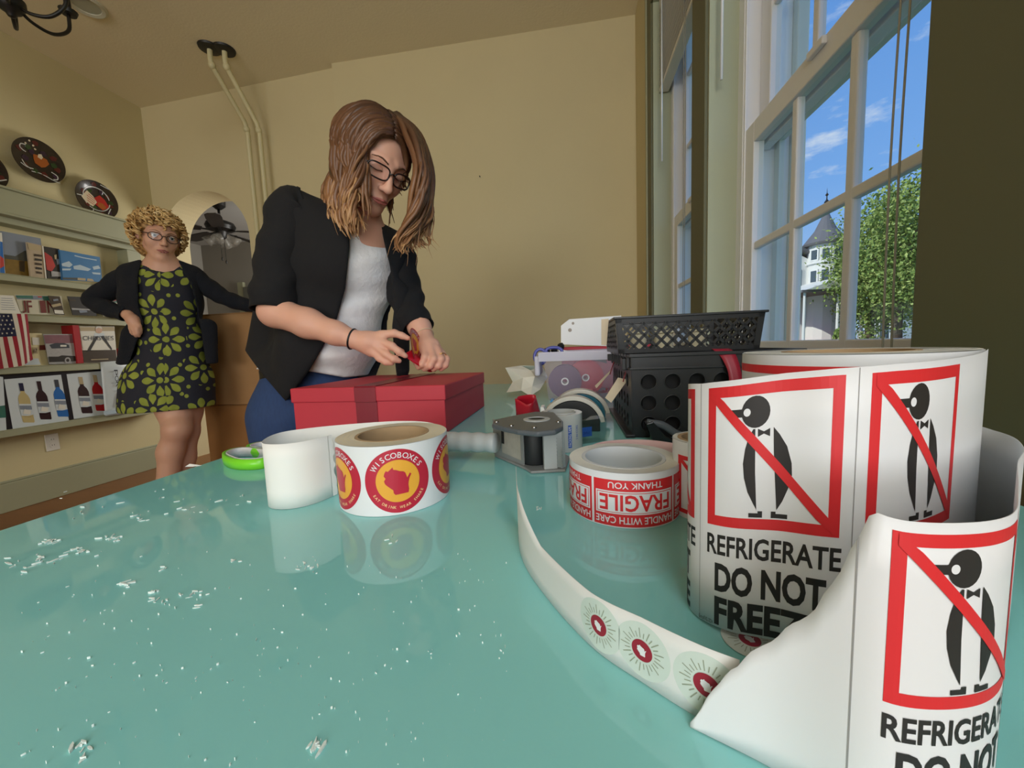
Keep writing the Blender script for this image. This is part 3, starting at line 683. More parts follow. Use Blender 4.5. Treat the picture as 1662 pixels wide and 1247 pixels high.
def p_(p):
    p.poly([(97, 407), (160, 417.5), (164, 456), (102, 453)], c_('sky'))
    for a in ([(100, 428), (112, 424), (118, 430), (113, 434), (101, 432)], [(119, 432), (130, 430), (148, 437), (143, 440), (120, 437)], [(150, 433), (160, 431), (163, 436), (152, 438)], [(101, 436), (116, 436), (114, 439), (101, 439)], [(149, 442), (163, 443), (163, 446), (151, 445)]): p.poly(a, c_('cloud'), 1)
    p.poly([(126, 451), (139, 452), (139, 455.5), (126, 455)], c_('sand'), 1); p.poly([(142, 452), (150, 453), (153, 457), (141, 456)], c_('sand'), 1); p.poly([(102, 450.5), (126, 451), (126, 454.5), (102, 453.5)], c_('slate'), 1)
    p.line([(121, 415), (135, 418.5), (157, 422.5)], 1.6, c_('cloud'), 1)
pic('picture_book', [(96, 405.5), (162, 417.5), (166, 458), (101, 454.5)], 'wide landscape book with white clouds on a deep blue sky, right on the top ledge', 'book', pm['sky'], p_, x=XF-.035, mats=PL)
Q = LP(201, 433, XF-.05); t = thing('small_jar', (XF-.05, Q[1], SHZ[0]), 'little dark topped jar on the top ledge by the shelf end', 'jar')
MB().lathe([(0, 0), (.020, .001), (.022, .03), (.018, .045), (0, .045)], (XF-.05, Q[1], SHZ[0]+.001), 16).build('jar_body', pm['grey'], t, 'auto'); MB().lathe([(.019, .045), (.019, .062), (0, .062)], (XF-.05, Q[1], SHZ[0]+.001), 16).build('jar_lid', pm['black'], t, 'auto')
# second ledge
def p_(p):
    for i in range(6): p.line([(2, 484+3.6*i), (20+i, 485+3.6*i)], .7, c_('grey'), 1)
pic('paper_sheet', [(-30, 478), (22, 480), (34, 509.5), (-26, 508)], 'white printed paper sheet on the second ledge above the flag', 'paper', pm['white'], p_, x=XF-.028, th=.002, mats=PL)
def p_(p):
    p.poly([(25, 479.5), (80, 481), (82, 487), (28, 486)], c_('grey')); p.poly([(26, 479.5), (53, 480), (54, 485), (28, 484)], c_('green'), 1); p.poly([(68, 481), (79, 481), (81, 488), (71, 488)], c_('green'), 1); p.poly([(61, 481), (68, 481), (68, 483), (62, 483)], c_('red'), 1)
    for ch, u0, u1 in (('J', 34, 41), ('F', 42.5, 51), ('I', 64, 73), ('N', 75.5, 90)):
        n0 = len(p.v); p.text(ch, u0, 508, u1, 488, c_('maroon'), 2, .012)
        p.v[n0:] = [(u+(v-488)*.13, v) for u, v in p.v[n0:]]
pic('license_plate', [(24, 478.5), (100, 481), (104, 512), (34, 509.5)], 'cream license plate with dark red letters on the second ledge', 'license plate', pm['plate'], p_, x=XF-.045, th=.003, mats=PL)
def p_(p):
    p.poly([(88, 503), (102, 504), (104, 510), (89, 509)], c_('white'), 1); p.poly([(83, 495), (98, 492), (100, 496), (86, 499)], c_('sand'), 1); p.poly([(86, 486), (94, 485), (95, 488), (87, 489)], c_('grey'), 1)
pic('photo_print', [(78, 480), (97, 481.5), (105, 511.5), (89, 510)], 'narrow dark photo overlapping the right end of the license plate', 'photo', pm['brown'], p_, x=XF-.03, th=.003, mats=PL)
def p_(p):
    p.poly([(116, 500), (148, 502), (149, 504), (117, 503)], c_('silver'), 1); p.poly([(128, 504), (140, 503), (142, 507), (130, 508)], c_('grey'), 1); p.poly([(112, 486), (122, 486), (124, 489), (113, 489)], c_('brown'), 1)
pic('photo_print', [(109, 481), (152, 483), (157, 513), (118, 511.5)], 'dark photo on the second ledge just left of the raised elbow', 'photo', pm['dark'], p_, x=XF-.04, th=.003, mats=PL)
def p_(p):
    p.poly([(180, 486), (214, 487), (215, 493), (181, 491)], c_('green')); p.poly([(182, 485.5), (190, 485.5), (188, 489), (184, 490)], c_('maroon'), 1); p.poly([(197, 486), (208, 486), (206, 491), (199, 491)], c_('maroon'), 1)
    p.text('S', 170, 515, 180, 495, c_('brown'), 1, .012); p.text('C', 193, 515, 206, 494, c_('brown'), 1, .012)
pic('license_plate', [(160, 484), (216, 486), (222, 516), (168, 513.5)], 'white license plate with a green mountain strip, seen through the bent arm', 'license plate', pm['plate'], p_, x=XF-.045, th=.003, mats=PL)
# third ledge
def p_(p):
    p.poly([(52, 548), (64, 548), (64, 560), (53, 560)], c_('white'), 1); p.poly([(53, 564), (61, 563.5), (62, 574), (54, 574.5)], c_('sand'), 1); p.text('67', 54, 573, 60.5, 566, c_('brown'), 2, .01)
    p.poly([(64, 560.5), (73, 560), (74.5, 568), (64, 568.5)], c_('maroon'), 1)
    p.poly([(40, 582), (62, 582), (66, 592), (40, 593)], c_('pale'), 1)
pic('tin_box', [(44, 541), (68, 541), (79, 592.5), (42, 594.5)], 'cream tin with a dark red band beside the flag', 'tin', pm['cream'], p_, x=XF-.05, th=.06, mats=PL)
def p_(p):
    p.poly([(71, 544), (118, 544), (120, 558), (74, 558)], c_('mauve')); p.poly([(74, 558), (120, 557), (124, 578), (77, 580)], c_('silver'), 1)
    p.poly([(80, 560), (90, 557), (104, 557), (112, 560), (113, 565), (84, 566)], c_('steel'), 2); p.poly([(98, 560), (108, 560), (108, 563), (98, 563)], c_('white'), 3)
    p.poly([(79, 579), (95, 579), (100, 577), (122, 578), (127, 586), (80, 588)], c_('dark'), 3); p.disc(110, 585, 5, c_('silver'), 4, 18); p.disc(110, 585, 2.6, c_('dark'), 5, 14)
pic('car_magazine', [(70, 542.5), (119, 542.5), (128, 590), (80, 591.5)], 'magazine with classic cars on its mauve and grey cover on the third ledge', 'magazine', pm['silver'], p_, x=XF-.035, th=.004, mats=PL)
pic('red_book', [(117.5, 528), (127.5, 528), (136, 589.5), (126, 590)], 'thick red book standing spine out on the third ledge', 'book', pm['crimson'], None, x=XF-.022, th=.10)
def p_(p):
    p.poly([(129, 531), (185, 531), (186, 537.5), (130, 537.5)], c_('sand')); p.poly([(130, 537.5), (186, 537.5), (188, 568), (135, 570)], c_('white')); p.poly([(134, 569), (188, 568), (190, 588), (136, 589)], c_('brown'))
    p.disc(160.5, 535.5, 5.6, c_('skin'), 2, 20, 6); p.poly([(155, 534), (157, 529.5), (164, 529.5), (166, 534), (160, 532)], c_('white'), 3)
    p.poly([(155, 546), (160, 546), (147, 569), (140, 572)], c_('dark'), 2); p.poly([(163, 546), (168, 545), (182, 566), (181, 569)], c_('dark'), 2); p.poly([(153, 541), (169, 541), (170, 548), (153, 548)], c_('pale'), 1)
    p.text('CHRISTIES', 134.5, 552.5, 184.5, 545.5, c_('steel'), 3, .0)
    p.line([(148, 584), (176, 583)], 1.4, c_('sand'), 1)
pic('auction_catalogue', [(128.5, 530), (185.5, 530), (190.5, 588), (136, 589.5)], 'white and brown catalogue with a leaning figure next to the red book', 'book', pm['white'], p_, x=XF-.03, th=.012, mats=PL)
def p_(p): p.disc(202, 572, 4, c_('pale'), 1, 16)
pic('red_package', [(192, 566), (206, 564), (208, 585), (194, 587)], 'small red package at the right end of the third ledge', 'package', pm['crimson'], p_, x=XF-.04, th=.03, mats=PL)
# bottle poster
def bottle(p, u, v, s, body, cap, label, sl=0, neck=None):
    """flat bottle drawing, u,v bottom centre, s height in px"""
    o = [(-.135, 0), (.135, 0), (.15, .03), (.15, .60), (.12, .68), (.055, .76), (.05, .98), (-.05, .98), (-.055, .76), (-.12, .68), (-.15, .60), (-.15, .03)]
    f = lambda a, b_: (u+a*s-(b_*s)*sl, v-b_*s)
    p.poly([f(*q) for q in o], c_(body), 1); p.poly([f(*q) for q in ((-.056, .80), (.056, .80), (.058, 1.0), (-.058, 1.0))], c_(cap), 2)
    p.poly([f(*q) for q in ((-.15, .17), (.15, .17), (.15, .47), (-.15, .47))], c_(label), 2); p.poly([f(*q) for q in ((-.15, .33), (.15, .33), (.15, .43), (-.15, .43))], c_('grey'), 3); p.poly([f(*q) for q in ((-.10, .22), (.08, .20), (.12, .30), (-.04, .34))], c_('white'), 4); p.poly([f(*q) for q in ((-.15, .15), (.15, .15), (.15, .2), (.02, .17))], c_(body), 4)
def p_(p):
    p.poly([(-30, 608), (5, 612), (11, 704), (-30, 707)], c_('pale')); p.poly([(-5, 660), (8, 658), (10, 678), (-5, 679)], c_('green'), 1)
    p.poly([(6.5, 616), (99, 608.5), (112, 683), (21, 698)], c_('pale')); p.poly([(108, 607.5), (170, 602), (176, 672), (120, 680.5)], c_('pale'))
    bottle(p, 47, 686, 64, 'gold', 'navy', 'pale', .21); bottle(p, 75, 681, 62, 'wine', 'wine', 'pale', .2); bottle(p, 103, 676.5, 60, 'blue', 'steel', 'pale', .2)
    bottle(p, 142, 671, 59, 'wine', 'sand', 'pale', .2); bottle(p, 165, 667, 58, 'crimson', 'sand', 'pale', .2)
pic('bottle_poster', [(-40, 612), (170, 597.5), (177, 671), (-32, 705)], 'black bordered poster board with photographs of wine bottles on the lowest shelf', 'poster', pm['black'], p_, x=XF-.03, th=.012, mats=PL)
def p_(p):
    for i, ch in enumerate('PORT'): p.text(ch, 183+i*1.6+2, 609.5+9.5*i, 191+i*1.6, 600.5+9.5*i, c_('black'), 1, .0, rot=-90)
    p.poly([(193, 636), (197, 637), (194, 660), (190, 659)], c_('sand'), 1); p.poly([(168, 668), (198, 664), (198, 670), (169, 674)], c_('cloud'), 1)
Q = [LP(162, 588, XF), LP(210, 584, XF), LP(206, 671, XF), LP(170, 675.5, XF)]
t = thing('curled_sheet', .5*(Q[2]+Q[3]), 'white curling sheet with black lettering hung over the right end of the bottle poster', 'paper')
G = []
for j in range(9):
    g = []
    for i in range(9):
        u, v = i/8, j/8; q = (Q[0]*(1-u)+Q[1]*u)*(1-v)+(Q[3]*(1-u)+Q[2]*u)*v; g.append(q+V3((.004+.018*math.sin(u*PI)+.006*(1-v)*u, 0, 0)))
    G.append(g)
MB().grid(G).build('sheet', pm['pale'], t, True, solid=.0008)
p = Print(); p_(p); p.build('lettering', PL, t, lambda u, v, h: LP(u, v, XF+.031+h*2), eps=.0005)
# flag hanging from the third ledge's front
m_fl = [mat('flag_red', (150, 30, 44), .8), mat('flag_white', (214, 206, 188), .8), mat('flag_blue', (28, 32, 62), .8)]
FQ = [LP(-38, 508, XF+.02), LP(43, 510, XF+.02), LP(55, 590, XF+.02), LP(-30, 604, XF+.02)]
def flag_pt(u, v, h=0):
    q = (FQ[0]*(1-u)+FQ[1]*u)*(1-v)+(FQ[3]*(1-u)+FQ[2]*u)*v
    return q+V3((.012*math.sin(u*9+v*2)+.02*v*(1-.5*u)+h, 0, -.03*(1 if v > .9 else 0)*max(0, u-.72)*-3))
fl = thing('flag', FQ[0]*.5+FQ[1]*.5, 'small stars and stripes flag draped from the second ledge at the left edge', 'flag')
b = MB(); nu, nv = 39, 14
G = [[flag_pt(i/nu, j/nv) for i in range(nu+1)] for j in range(nv+1)]
for j in range(nv):
    for i in range(nu):
        s_ = i*13//nu; mi = s_ % 2
        if j < 6 and i < 27: mi = 2
        b.add([G[j][i], G[j][i+1], G[j+1][i+1], G[j+1][i]], [(0, 1, 2, 3)], mi)
b.build('cloth', m_fl, fl, solid=.001)
p = Print()
for r in range(5):
    for k in range(8):
        u, v = .06+.08*k+(.04 if r % 2 else 0), .045+.08*r
        if u < .67: p.poly([(u+.021*math.cos(a)*(1 if q % 2 == 0 else .42), v+.024*math.sin(a)*(1 if q % 2 == 0 else .42)) for q, a in enumerate(np.linspace(0, 2*PI, 11)[:-1])], 0)
p.build('stars', [m_fl[1]], fl, lambda u, v, h: flag_pt(u, v, .002), eps=0)
# plates on the wall
m_pl = mat('plate_dark', (34, 24, 20), .22, coat=.4, nscale=14, namt=.5)
plm = [mat('glaze_'+k, c, .2) for k, c in dict(orange=(156, 84, 34), red=(168, 40, 34), silver=(190, 190, 182), green=(46, 66, 34), maroon=(84, 34, 30), cream=(206, 190, 160), violet=(54, 36, 52)).items()]
for k, (cy, cz, lab) in enumerate([(1.985, 2.155, 'dark decorated plate cut off by the left edge of the photo'), (2.292, 2.325, 'dark round plate with an orange centre and white strokes, highest on the wall'), (2.605, 2.178, 'dark round plate with red and white shapes standing on the cornice')]):
    c = V3((XL+.03, cy, cz)); Rr = .137
    t = thing('wall_plate', c, lab, 'plate', 'painted plates above the cornice')
    MB().lathe([(0, -.004), (Rr*.6, -.004), (Rr*.72, .004), (Rr, .012), (Rr, .016), (Rr*.7, .009), (Rr*.58, .003), (0, .003)], c, 48, ax=(1, 0, 0)).build('dish', m_pl, t, 'auto')
    r = random.Random(40+k); p = Print()
    def shard(a, rr, s, mi, h, n=5):
        cu, cv = rr*math.cos(a), rr*math.sin(a); p.poly([(cu+s*r.uniform(.6, 1.1)*math.cos(2*PI*i/n+a), cv+s*r.uniform(.6, 1.1)*math.sin(2*PI*i/n+a)) for i in range(n)], mi, h)
    for i in range(12): shard(i*.55, Rr*r.uniform(.45, .8), Rr*.16, [3, 4, 6, 4][i % 4], i*.1)
    if k == 1:
        shard(0, .01, Rr*.36, 0, 2, 8); shard(1.2, Rr*.25, Rr*.14, 5, 3); shard(2.2, Rr*.4, Rr*.16, 6, 3)
        for q in ([(-.09, -.03), (-.075, -.06), (-.05, -.075)], [(-.10, -.055), (-.07, -.07), (-.03, -.068)], [(-.05, -.09), (0, -.085), (.05, -.105), (.09, -.115)], [(.06, -.05), (.085, -.07), (.08, -.095), (.06, -.1)], [(-.06, .03), (-.09, .045), (-.085, .07), (-.06, .075)]): p.line(catmull([(a, b_, 0) for a, b_ in q], 5), .006, 2, 4)
        for a, b_ in ((-.06, .085), (-.02, .088), (-.04, .11), (-.01, .07)): p.disc(a, b_, .006, 5, 4, 10)
    elif k == 2:
        shard(-.4, .03, Rr*.4, 1, 2, 6); shard(-.9, .05, Rr*.24, 0, 3, 6); p.poly([(-.10, -.01), (-.055, .05), (-.02, .02), (0, -.02), (-.03, -.06), (-.07, -.045)], 5, 3)
        for i in range(4): p.line([(-.085+.012*i, -.01+.012*i), (-.02+.004*i, -.045+.014*i)], .004, 1, 4)
        p.line([(Rr*.62*math.cos(a), .005+Rr*.62*math.sin(a)) for a in np.linspace(.2, 6.1, 40)], .006, 2, 5)
        for a, b_, c2, d in ((-.13, -.005, -.09, .0), (-.05, -.115, -.03, -.08), (.085, -.04, .06, -.09), (.03, .12, .09, .105)): p.line([(a, b_), (c2, d)], .006, 2, 5)
    else:
        shard(.4, .03, Rr*.3, 4, 2, 7); p.line([(.05, -.02), (.09, -.05), (.125, -.03)], .006, 2, 4); p.line([(.03, -.07), (.08, -.11)], .007, 2, 4)
        p.line([(.02+.07*math.cos(a), .0+.05*math.sin(a)) for a in np.linspace(0, 3, 14)], .006, 3, 4)
    def plate_fn(u, v, h):
        rr = math.hypot(u, v)/Rr; z = .003 if rr < .58 else (.003+(rr-.58)/.12*.006 if rr < .7 else .009+(rr-.7)/.3*.007)
        return c+V3((z+.0012+h, u, v))
    p.build('painted_shapes', plm, t, plate_fn, step=.012, eps=.0002)
# wall outlet under the shelves
Q = pl(85, 718, 0, XL+.004); t = thing('wall_outlet', Q, 'white double power outlet on the wall under the lowest shelf', 'outlet')
m_out = mat('outlet_white', (226, 222, 210), .35)
MB().box((XL, Q[1]-.036, Q[2]-.058), (XL+.006, Q[1]+.036, Q[2]+.058)).build('cover_plate', m_out, t, bevel=.002)
for s_ in (-1, 1):
    so = MB().lathe([(0, 0), (.017, 0), (.017, .003), (0, .003)], (XL+.006, Q[1], Q[2]+.02*s_), 20, ax=(1, 0, 0)).build('socket', m_out, t)
    sl = MB()
    for q in (-.006, .006): sl.box((XL+.009, Q[1]+q-.001, Q[2]+.02*s_-.004), (XL+.0096, Q[1]+q+.001, Q[2]+.02*s_+.005))
    sl.build('slots', m_black, so)
MB().lathe([(0, 0), (.003, 0), (.002, .0015), (0, .0015)], (XL+.006, Q[1], Q[2]), 10, ax=(1, 0, 0)).build('screw', m_out, t)

# big cardboard cartons in front of the arch
m_card = mat('cardboard', (164, 124, 80), .85, nscale=5, namt=.05, stretch=(1, 1, 6)); m_card2 = mat('cardboard_dark', (150, 104, 56), .85, nscale=5, namt=.06); m_ptape = mat('packing_tape', (190, 158, 112), .25)
CB = Wd(319, 515, 2.32); CBr = Wd(470, 515, 2.32)
def carton(z0, z1, mt, lab, dx=0):
    a, b_ = V3((CB[0]+dx, CB[1], 0)), V3((CBr[0]+.15, CB[1]-.0, 0)); t = thing('carton', (.5*(a+b_)[0], a[1]+.2, z0), lab, 'box', 'cartons by the arch')
    MB().box((a[0], a[1], z0+.002), (b_[0], a[1]+.36, z1-.004)).build('carton_body', mt, t, bevel=.004)
    MB().box((a[0], a[1]-.001, z1-.004), (b_[0], a[1]+.178, z1)).build('flap', mt, t); MB().box((a[0], a[1]+.182, z1-.004), (b_[0], a[1]+.361, z1)).build('flap', mt, t)
    return t
zc = pl(360, 658, 1, CB[1])[2]; zt = pl(360, 509, 1, CB[1])[2]
carton(0, zc, m_card2, 'big brown carton on the floor, lower of the two by the arch', -.02)
carton(zc, zt, m_card, 'big brown carton on top of another one with a hand resting on it')

# ================================================================ TABLE
def pr(P):
    v = V3(P)-C0; d = v@CF
    return 831+FPX*(v@CR)/d, 623.5-FPX*(v@CU)/d
m_tglass = mat('teal_glass', (140, 210, 208), .035, spec=.55, nscale=2.2, namt=.05)
m_tedge = mat('glass_edge', (150, 214, 196), .1)
m_metal = mat('brushed_metal', (150, 150, 150), .3, metal=1)
TX0, TX1, TY0, TY1 = -.592, .425, .085, 1.765
tb = thing('glass_table', ((TX0+TX1)/2, (TY0+TY1)/2, 0), 'long glossy teal glass table in the foreground covered with packing supplies', 'table')
b = MB().box((TX0, TY0, TZ-.011), (TX1, TY1, TZ)); o = b.build('glass_top', [m_tglass], tb, bevel=.0015)
b = MB()
for lo, hi in (((TX0-.0012, TY0, TZ-.0095), (TX0, TY1, TZ-.0015)), ((TX0, TY1, TZ-.0095), (TX1, TY1+.0012, TZ-.0015))): b.box(lo, hi)
b.build('polished_edge', m_tedge, tb)
fr = MB()
for lo, hi in (((TX0+.08, TY0+.08, TZ-.05), (TX0+.12, TY1-.1, TZ-.0112)), ((TX1-.12, TY0+.08, TZ-.05), (TX1-.08, TY1-.1, TZ-.0112)), ((TX0+.12, TY0+.08, TZ-.05), (TX1-.12, TY0+.12, TZ-.0112)), ((TX0+.12, TY1-.14, TZ-.05), (TX1-.12, TY1-.1, TZ-.0112))): fr.box(lo, hi)
fr.build('table_frame', m_metal, tb)
for x in (TX0+.1, TX1-.1):
    for y in (TY0+.1, TY1-.12): MB().box((x-.02, y-.02, 0), (x+.02, y+.02, TZ-.05)).build('leg', m_metal, tb, bevel=.003)

# lint and scraps on the glass
m_lint = mat('lint_white', (226, 238, 234), .8)
r = random.Random(5); b = MB()
cl = [(30, 920, 9, 14, 7), (75, 905, 14, 12, 5), (130, 895, 16, 10, 6), (85, 880, 20, 9, 4), (185, 875, 20, 10, 4), (210, 947, 8, 10, 7), (250, 963, 6, 7, 6), (258, 977, 8, 12, 5), (312, 965, 8, 12, 5), (318, 985, 3, 5, 6), (380, 910, 6, 7, 6), (500, 920, 14, 14, 5), (262, 925, 3, 5, 5), (140, 1213, 6, 12, 10), (128, 1233, 3, 6, 8), (510, 1212, 8, 8, 12), (235, 838, 10, 16, 4), (310, 835, 10, 24, 4), (375, 815, 8, 26, 4), (270, 800, 6, 30, 3), (160, 830, 8, 40, 4), (875, 826, 5, 6, 5), (630, 880, 4, 10, 5)]
def fleck(px, py, s):
    s *= .5 if py < 1100 else .4
    q = T(px, py); k = s*np.linalg.norm(q-C0)/FPX; a = r.uniform(0, PI); e = r.uniform(1.2, 3.2)
    pts = [q+V3((math.cos(a)*k*e*math.cos(t)-math.sin(a)*k*.5*math.sin(t), math.sin(a)*k*e*math.cos(t)+math.cos(a)*k*.5*math.sin(t), 0))*r.uniform(.6, 1.2) if 0 else q+k*V3((math.cos(a)*e*math.cos(t)-math.sin(a)*.5*math.sin(t), math.sin(a)*e*math.cos(t)+math.cos(a)*.5*math.sin(t), 0))*r.uniform(.6, 1.1) for t in np.linspace(0, 2*PI, 7)[:-1]]
    zq = r.uniform(.0004, .0016); top = [p+V3((0, 0, zq)) for p in pts]; bot = [p+V3((0, 0, .0001)) for p in pts]
    n = 6; b.add(bot+top, [tuple(range(n-1, -1, -1)), tuple(range(n, 2*n))]+[(i, (i+1) % n, n+(i+1) % n, n+i) for i in range(n)])
for px, py, n, sp, s in cl:
    for i in range(n): fleck(px+r.gauss(0, sp), py+r.gauss(0, sp*.3), s*r.uniform(.25, .8))
for i in range(240):
    px, py = r.uniform(30, 830), r.uniform(890, 1245)
    fleck(px, py, r.uniform(.5, 1.3))
o = b.build('lint', m_lint); tag(o, 'white specks of lint and paper crumbs scattered over the teal glass', 'lint', kind='stuff')
m_paper = mat('white_paper', (236, 236, 232), .7); m_paperin = mat('label_backing', (222, 224, 222), .6, nscale=30, namt=.03)
q = T(309, 757); t = MB()
t.add([q+.55*V3(v) for v in ((-.012, -.006, 0), (.012, -.004, 0), (.03, .008, 0), (.004, .01, 0), (-.006, .004, .006), (.012, .004, .004))], [(0, 1, 5, 4), (1, 2, 5), (2, 3, 5), (3, 4, 5), (3, 0, 4), (0, 3, 2, 1)])
tag(t.build('paper_scrap', m_paper), 'small torn white paper scrap lying on the left edge of the glass table', 'scrap')

# ---------------------------------------------------------------- label strips standing on edge
class Strip:
    """a paper strip standing on its edge: plan points with local height"""
    def __init__(s, pts, hs, n=8, z0=None):
        P = catmull([(p[0], p[1], 0) for p in pts], n); s.P = np.array(P)[:, :2]; k_ = np.arange(len(P))/n; s.H = np.interp(k_, np.arange(len(hs)), hs); s.B = np.interp(k_, np.arange(len(hs)), z0 if z0 is not None else [0]*len(hs))
        q_ = np.concatenate([[0], np.cumsum(np.linalg.norm(np.diff(s.P, axis=0), axis=1))]); m_ = np.linspace(0, q_[-1], int(q_[-1]/.0022)+3)
        s.P = np.stack([np.interp(m_, q_, s.P[:, i]) for i in (0, 1)], 1); s.H = np.interp(m_, q_, s.H); s.B = np.interp(m_, q_, s.B)
        for _ in range(26): s.P[1:-1] = .25*s.P[:-2]+.5*s.P[1:-1]+.25*s.P[2:]
        s.S = np.concatenate([[0], np.cumsum(np.linalg.norm(np.diff(s.P, axis=0), axis=1))]); s.L = s.S[-1]; s.z0 = TZ+.0006
    def at(s, u):
        p = V3((np.interp(u, s.S, s.P[:, 0]), np.interp(u, s.S, s.P[:, 1]))); e = .0015
        d = V3((np.interp(u+e, s.S, s.P[:, 0])-np.interp(u-e, s.S, s.P[:, 0]), np.interp(u+e, s.S, s.P[:, 1])-np.interp(u-e, s.S, s.P[:, 1]))); d /= np.linalg.norm(d)+1e-12
        return p, V3((d[1], -d[0])), np.interp(u, s.S, s.H)
    def fn(s, u, v, h):
        """v as a fraction of the local height"""
        p, n, H = s.at(u); p = p+n*h; return V3((p[0], p[1], s.z0+np.interp(u, s.S, s.B)+v*H))
    def mesh(s, m, name, parent, nv=4, bulge=0, th=.0003, top=None):
        G = []
        for j in range(nv+1):
            G.append([s.fn(u, j/nv, 0) for u in s.S])
        return MB().grid(G).build(name, m, parent, True, solid=th, offset=0)
    def u_at(s, px, v=.5, lo=0, hi=1):
        us = np.linspace(lo*s.L, hi*s.L, 400); x = [pr(s.fn(u, v, 0))[0] for u in us]
        return us[int(np.argmin(np.abs(np.array(x)-px)))]

m_core = mat('cardboard_core', (176, 148, 112), .85, nscale=60, namt=.06); m_edge = mat('cream_roll_edge', (238, 228, 200), .6, nscale=120, namt=.03, stretch=(1, 1, .05)); m_edgew = mat('white_roll_edge', (236, 236, 228), .6, nscale=40, namt=.03)
m_lab_red = mat('label_red', (214, 40, 46), .5); m_ink = mat('label_ink', (38, 36, 36), .55); m_labw = mat('label_white', (226, 228, 231), .45); m_slit = mat('label_slit', (150, 150, 150), .7)
m_crim = mat('sticker_crimson', (186, 32, 58), .35); m_gold = mat('sticker_gold', (232, 168, 56), .35)
def roll(name, c, R, h, label, core_r=.039, edge=None, group=None, side=None, core=None, z0=0):
    t = thing(name, (c[0], c[1], TZ), label, 'label roll' , group); z = TZ+.0004+z0
    w_ = MB().lathe([(core_r+.003, z), (R, z), (R, z+h), (core_r+.003, z+h)], (c[0], c[1], 0), 96, closed=True)
    e = w_.build('wound_labels', [side or m_labw], t, 'auto')
    MB().lathe([(core_r+.003, z+h), (R-.0004, z+h)], (c[0], c[1], .0004), 96).v
    lg = MB()
    for k in range(11):
        ra = core_r+.0032+(R-.0006-core_r-.0032)*k/11; rb = core_r+.0032+(R-.0006-core_r-.0032)*(k+.92)/11
        n = 96; V = [(c[0]+q*math.cos(2*PI*i/n), c[1]+q*math.sin(2*PI*i/n), z+h+.0003+.00012*((k*5) % 3)) for q in (ra, rb) for i in range(n)]
        lg.add(V, [(i, (i+1) % n, n+(i+1) % n, n+i) for i in range(n)])
    lg.build('layer_edges', edge or m_edge, t)
    MB().lathe([(core_r-.0006, z), (core_r+.0028, z), (core_r+.0028, z+h+.0006), (core_r-.0006, z+h+.0006)], (c[0], c[1], 0), 72, closed=True).build('core', core or m_core, t, 'auto')
    return t
def cyl_fn(c, R, th0, z):
    return lambda u, v, h: V3((c[0]+(R+h)*math.cos(th0+u/R), c[1]+(R+h)*math.sin(th0+u/R), z+v))
def ang_at(c, R, px, z):
    ca = math.atan2(-c[1], -c[0]); A = np.linspace(ca-1.3, ca+1.3, 500); x = [pr((c[0]+R*math.cos(a), c[1]+R*math.sin(a), z))[0] for a in A]
    return A[int(np.argmin(np.abs(np.array(x)-px)))]

# --- roll of round stickers with its loose liner loop
WISC = [(-.62,.50),(-.55,.62),(-.45,.58),(-.30,.72),(-.22,.80),(-.20,.66),(-.05,.62),(.10,.54),(.28,.50),(.36,.42),(.40,.28),(.44,.12),(.58,.36),(.66,.30),(.56,.10),(.50,-.12),(.48,-.30),(.50,-.52),(.46,-.72),(.10,-.74),(-.16,-.76),(-.24,-.66),(-.26,-.48),(-.38,-.36),(-.52,-.22),(-.62,-.10),(-.66,.06),(-.58,.20),(-.66,.34)]
def round_sticker(p, u, v, R):
    p.disc(u, v, R, 0, 0, 72); p.disc(u, v, R*.66, 1, 1, 56)
    p.poly([(u+x*R*.62, v+y*R*.56) for x, y in WISC], 0, 2)
    p.arc_text('WISCOBOXES', u, v, R*.81, R*.175, PI/2, 2.0, 2, 1, .006)
    p.arc_text('EAT DRINK WEAR SHARE', u, v, R*.83, R*.085, -PI/2, 2.1, 3, 1, .012, under=True)
m_stk_t = [m_crim, m_gold, m_labw, mat('sticker_cream', (240, 206, 150), .4)]
WC, WR, WH = V3((-.208, .422)), .0626, .0735
t = roll('sticker_roll', WC, WR, WH, 'roll of round crimson and gold stickers with a loose white liner loop', edge=m_edge)
a0 = ang_at(WC, WR, 646, TZ+.037); z = TZ+.0004
pitch = .0725/WR
for k in (-1, 0, 1):
    p = Print(); round_sticker(p, 0, WH*.49, .0338)
    p.build('round_sticker', m_stk_t, t, cyl_fn(WC, WR, a0+k*pitch, z), step=.004, eps=.00018)
pts = [T(541, 806), T(510, 819), T(467, 828), T(434, 823)]
back = [pl(px, py, 2, TZ+WH) for px, py in ((425.5, 714), (450, 704), (500, 696), (560, 690), (640, 684.5), (690, 685.5), (716, 692))]
ss = Strip(pts+back[1:], [WH]*(len(pts)+len(back)-1), 8)
o = ss.mesh(m_paper, 'liner_loop', t)
tn = MB(); r = random.Random(3); G0, G1 = [], []     # ragged torn end of the liner
for j in range(15):
    v = j/14; q = ss.fn(0, v, 0); d = nrm(V3((*(ss.P[0]-ss.P[1]), 0))); G0.append(q); G1.append(q+d*(.002+.004*r.random()+.003*(1-v)))
tn.grid([G0, G1]).build('torn_end', m_paper, t, solid=.0003)

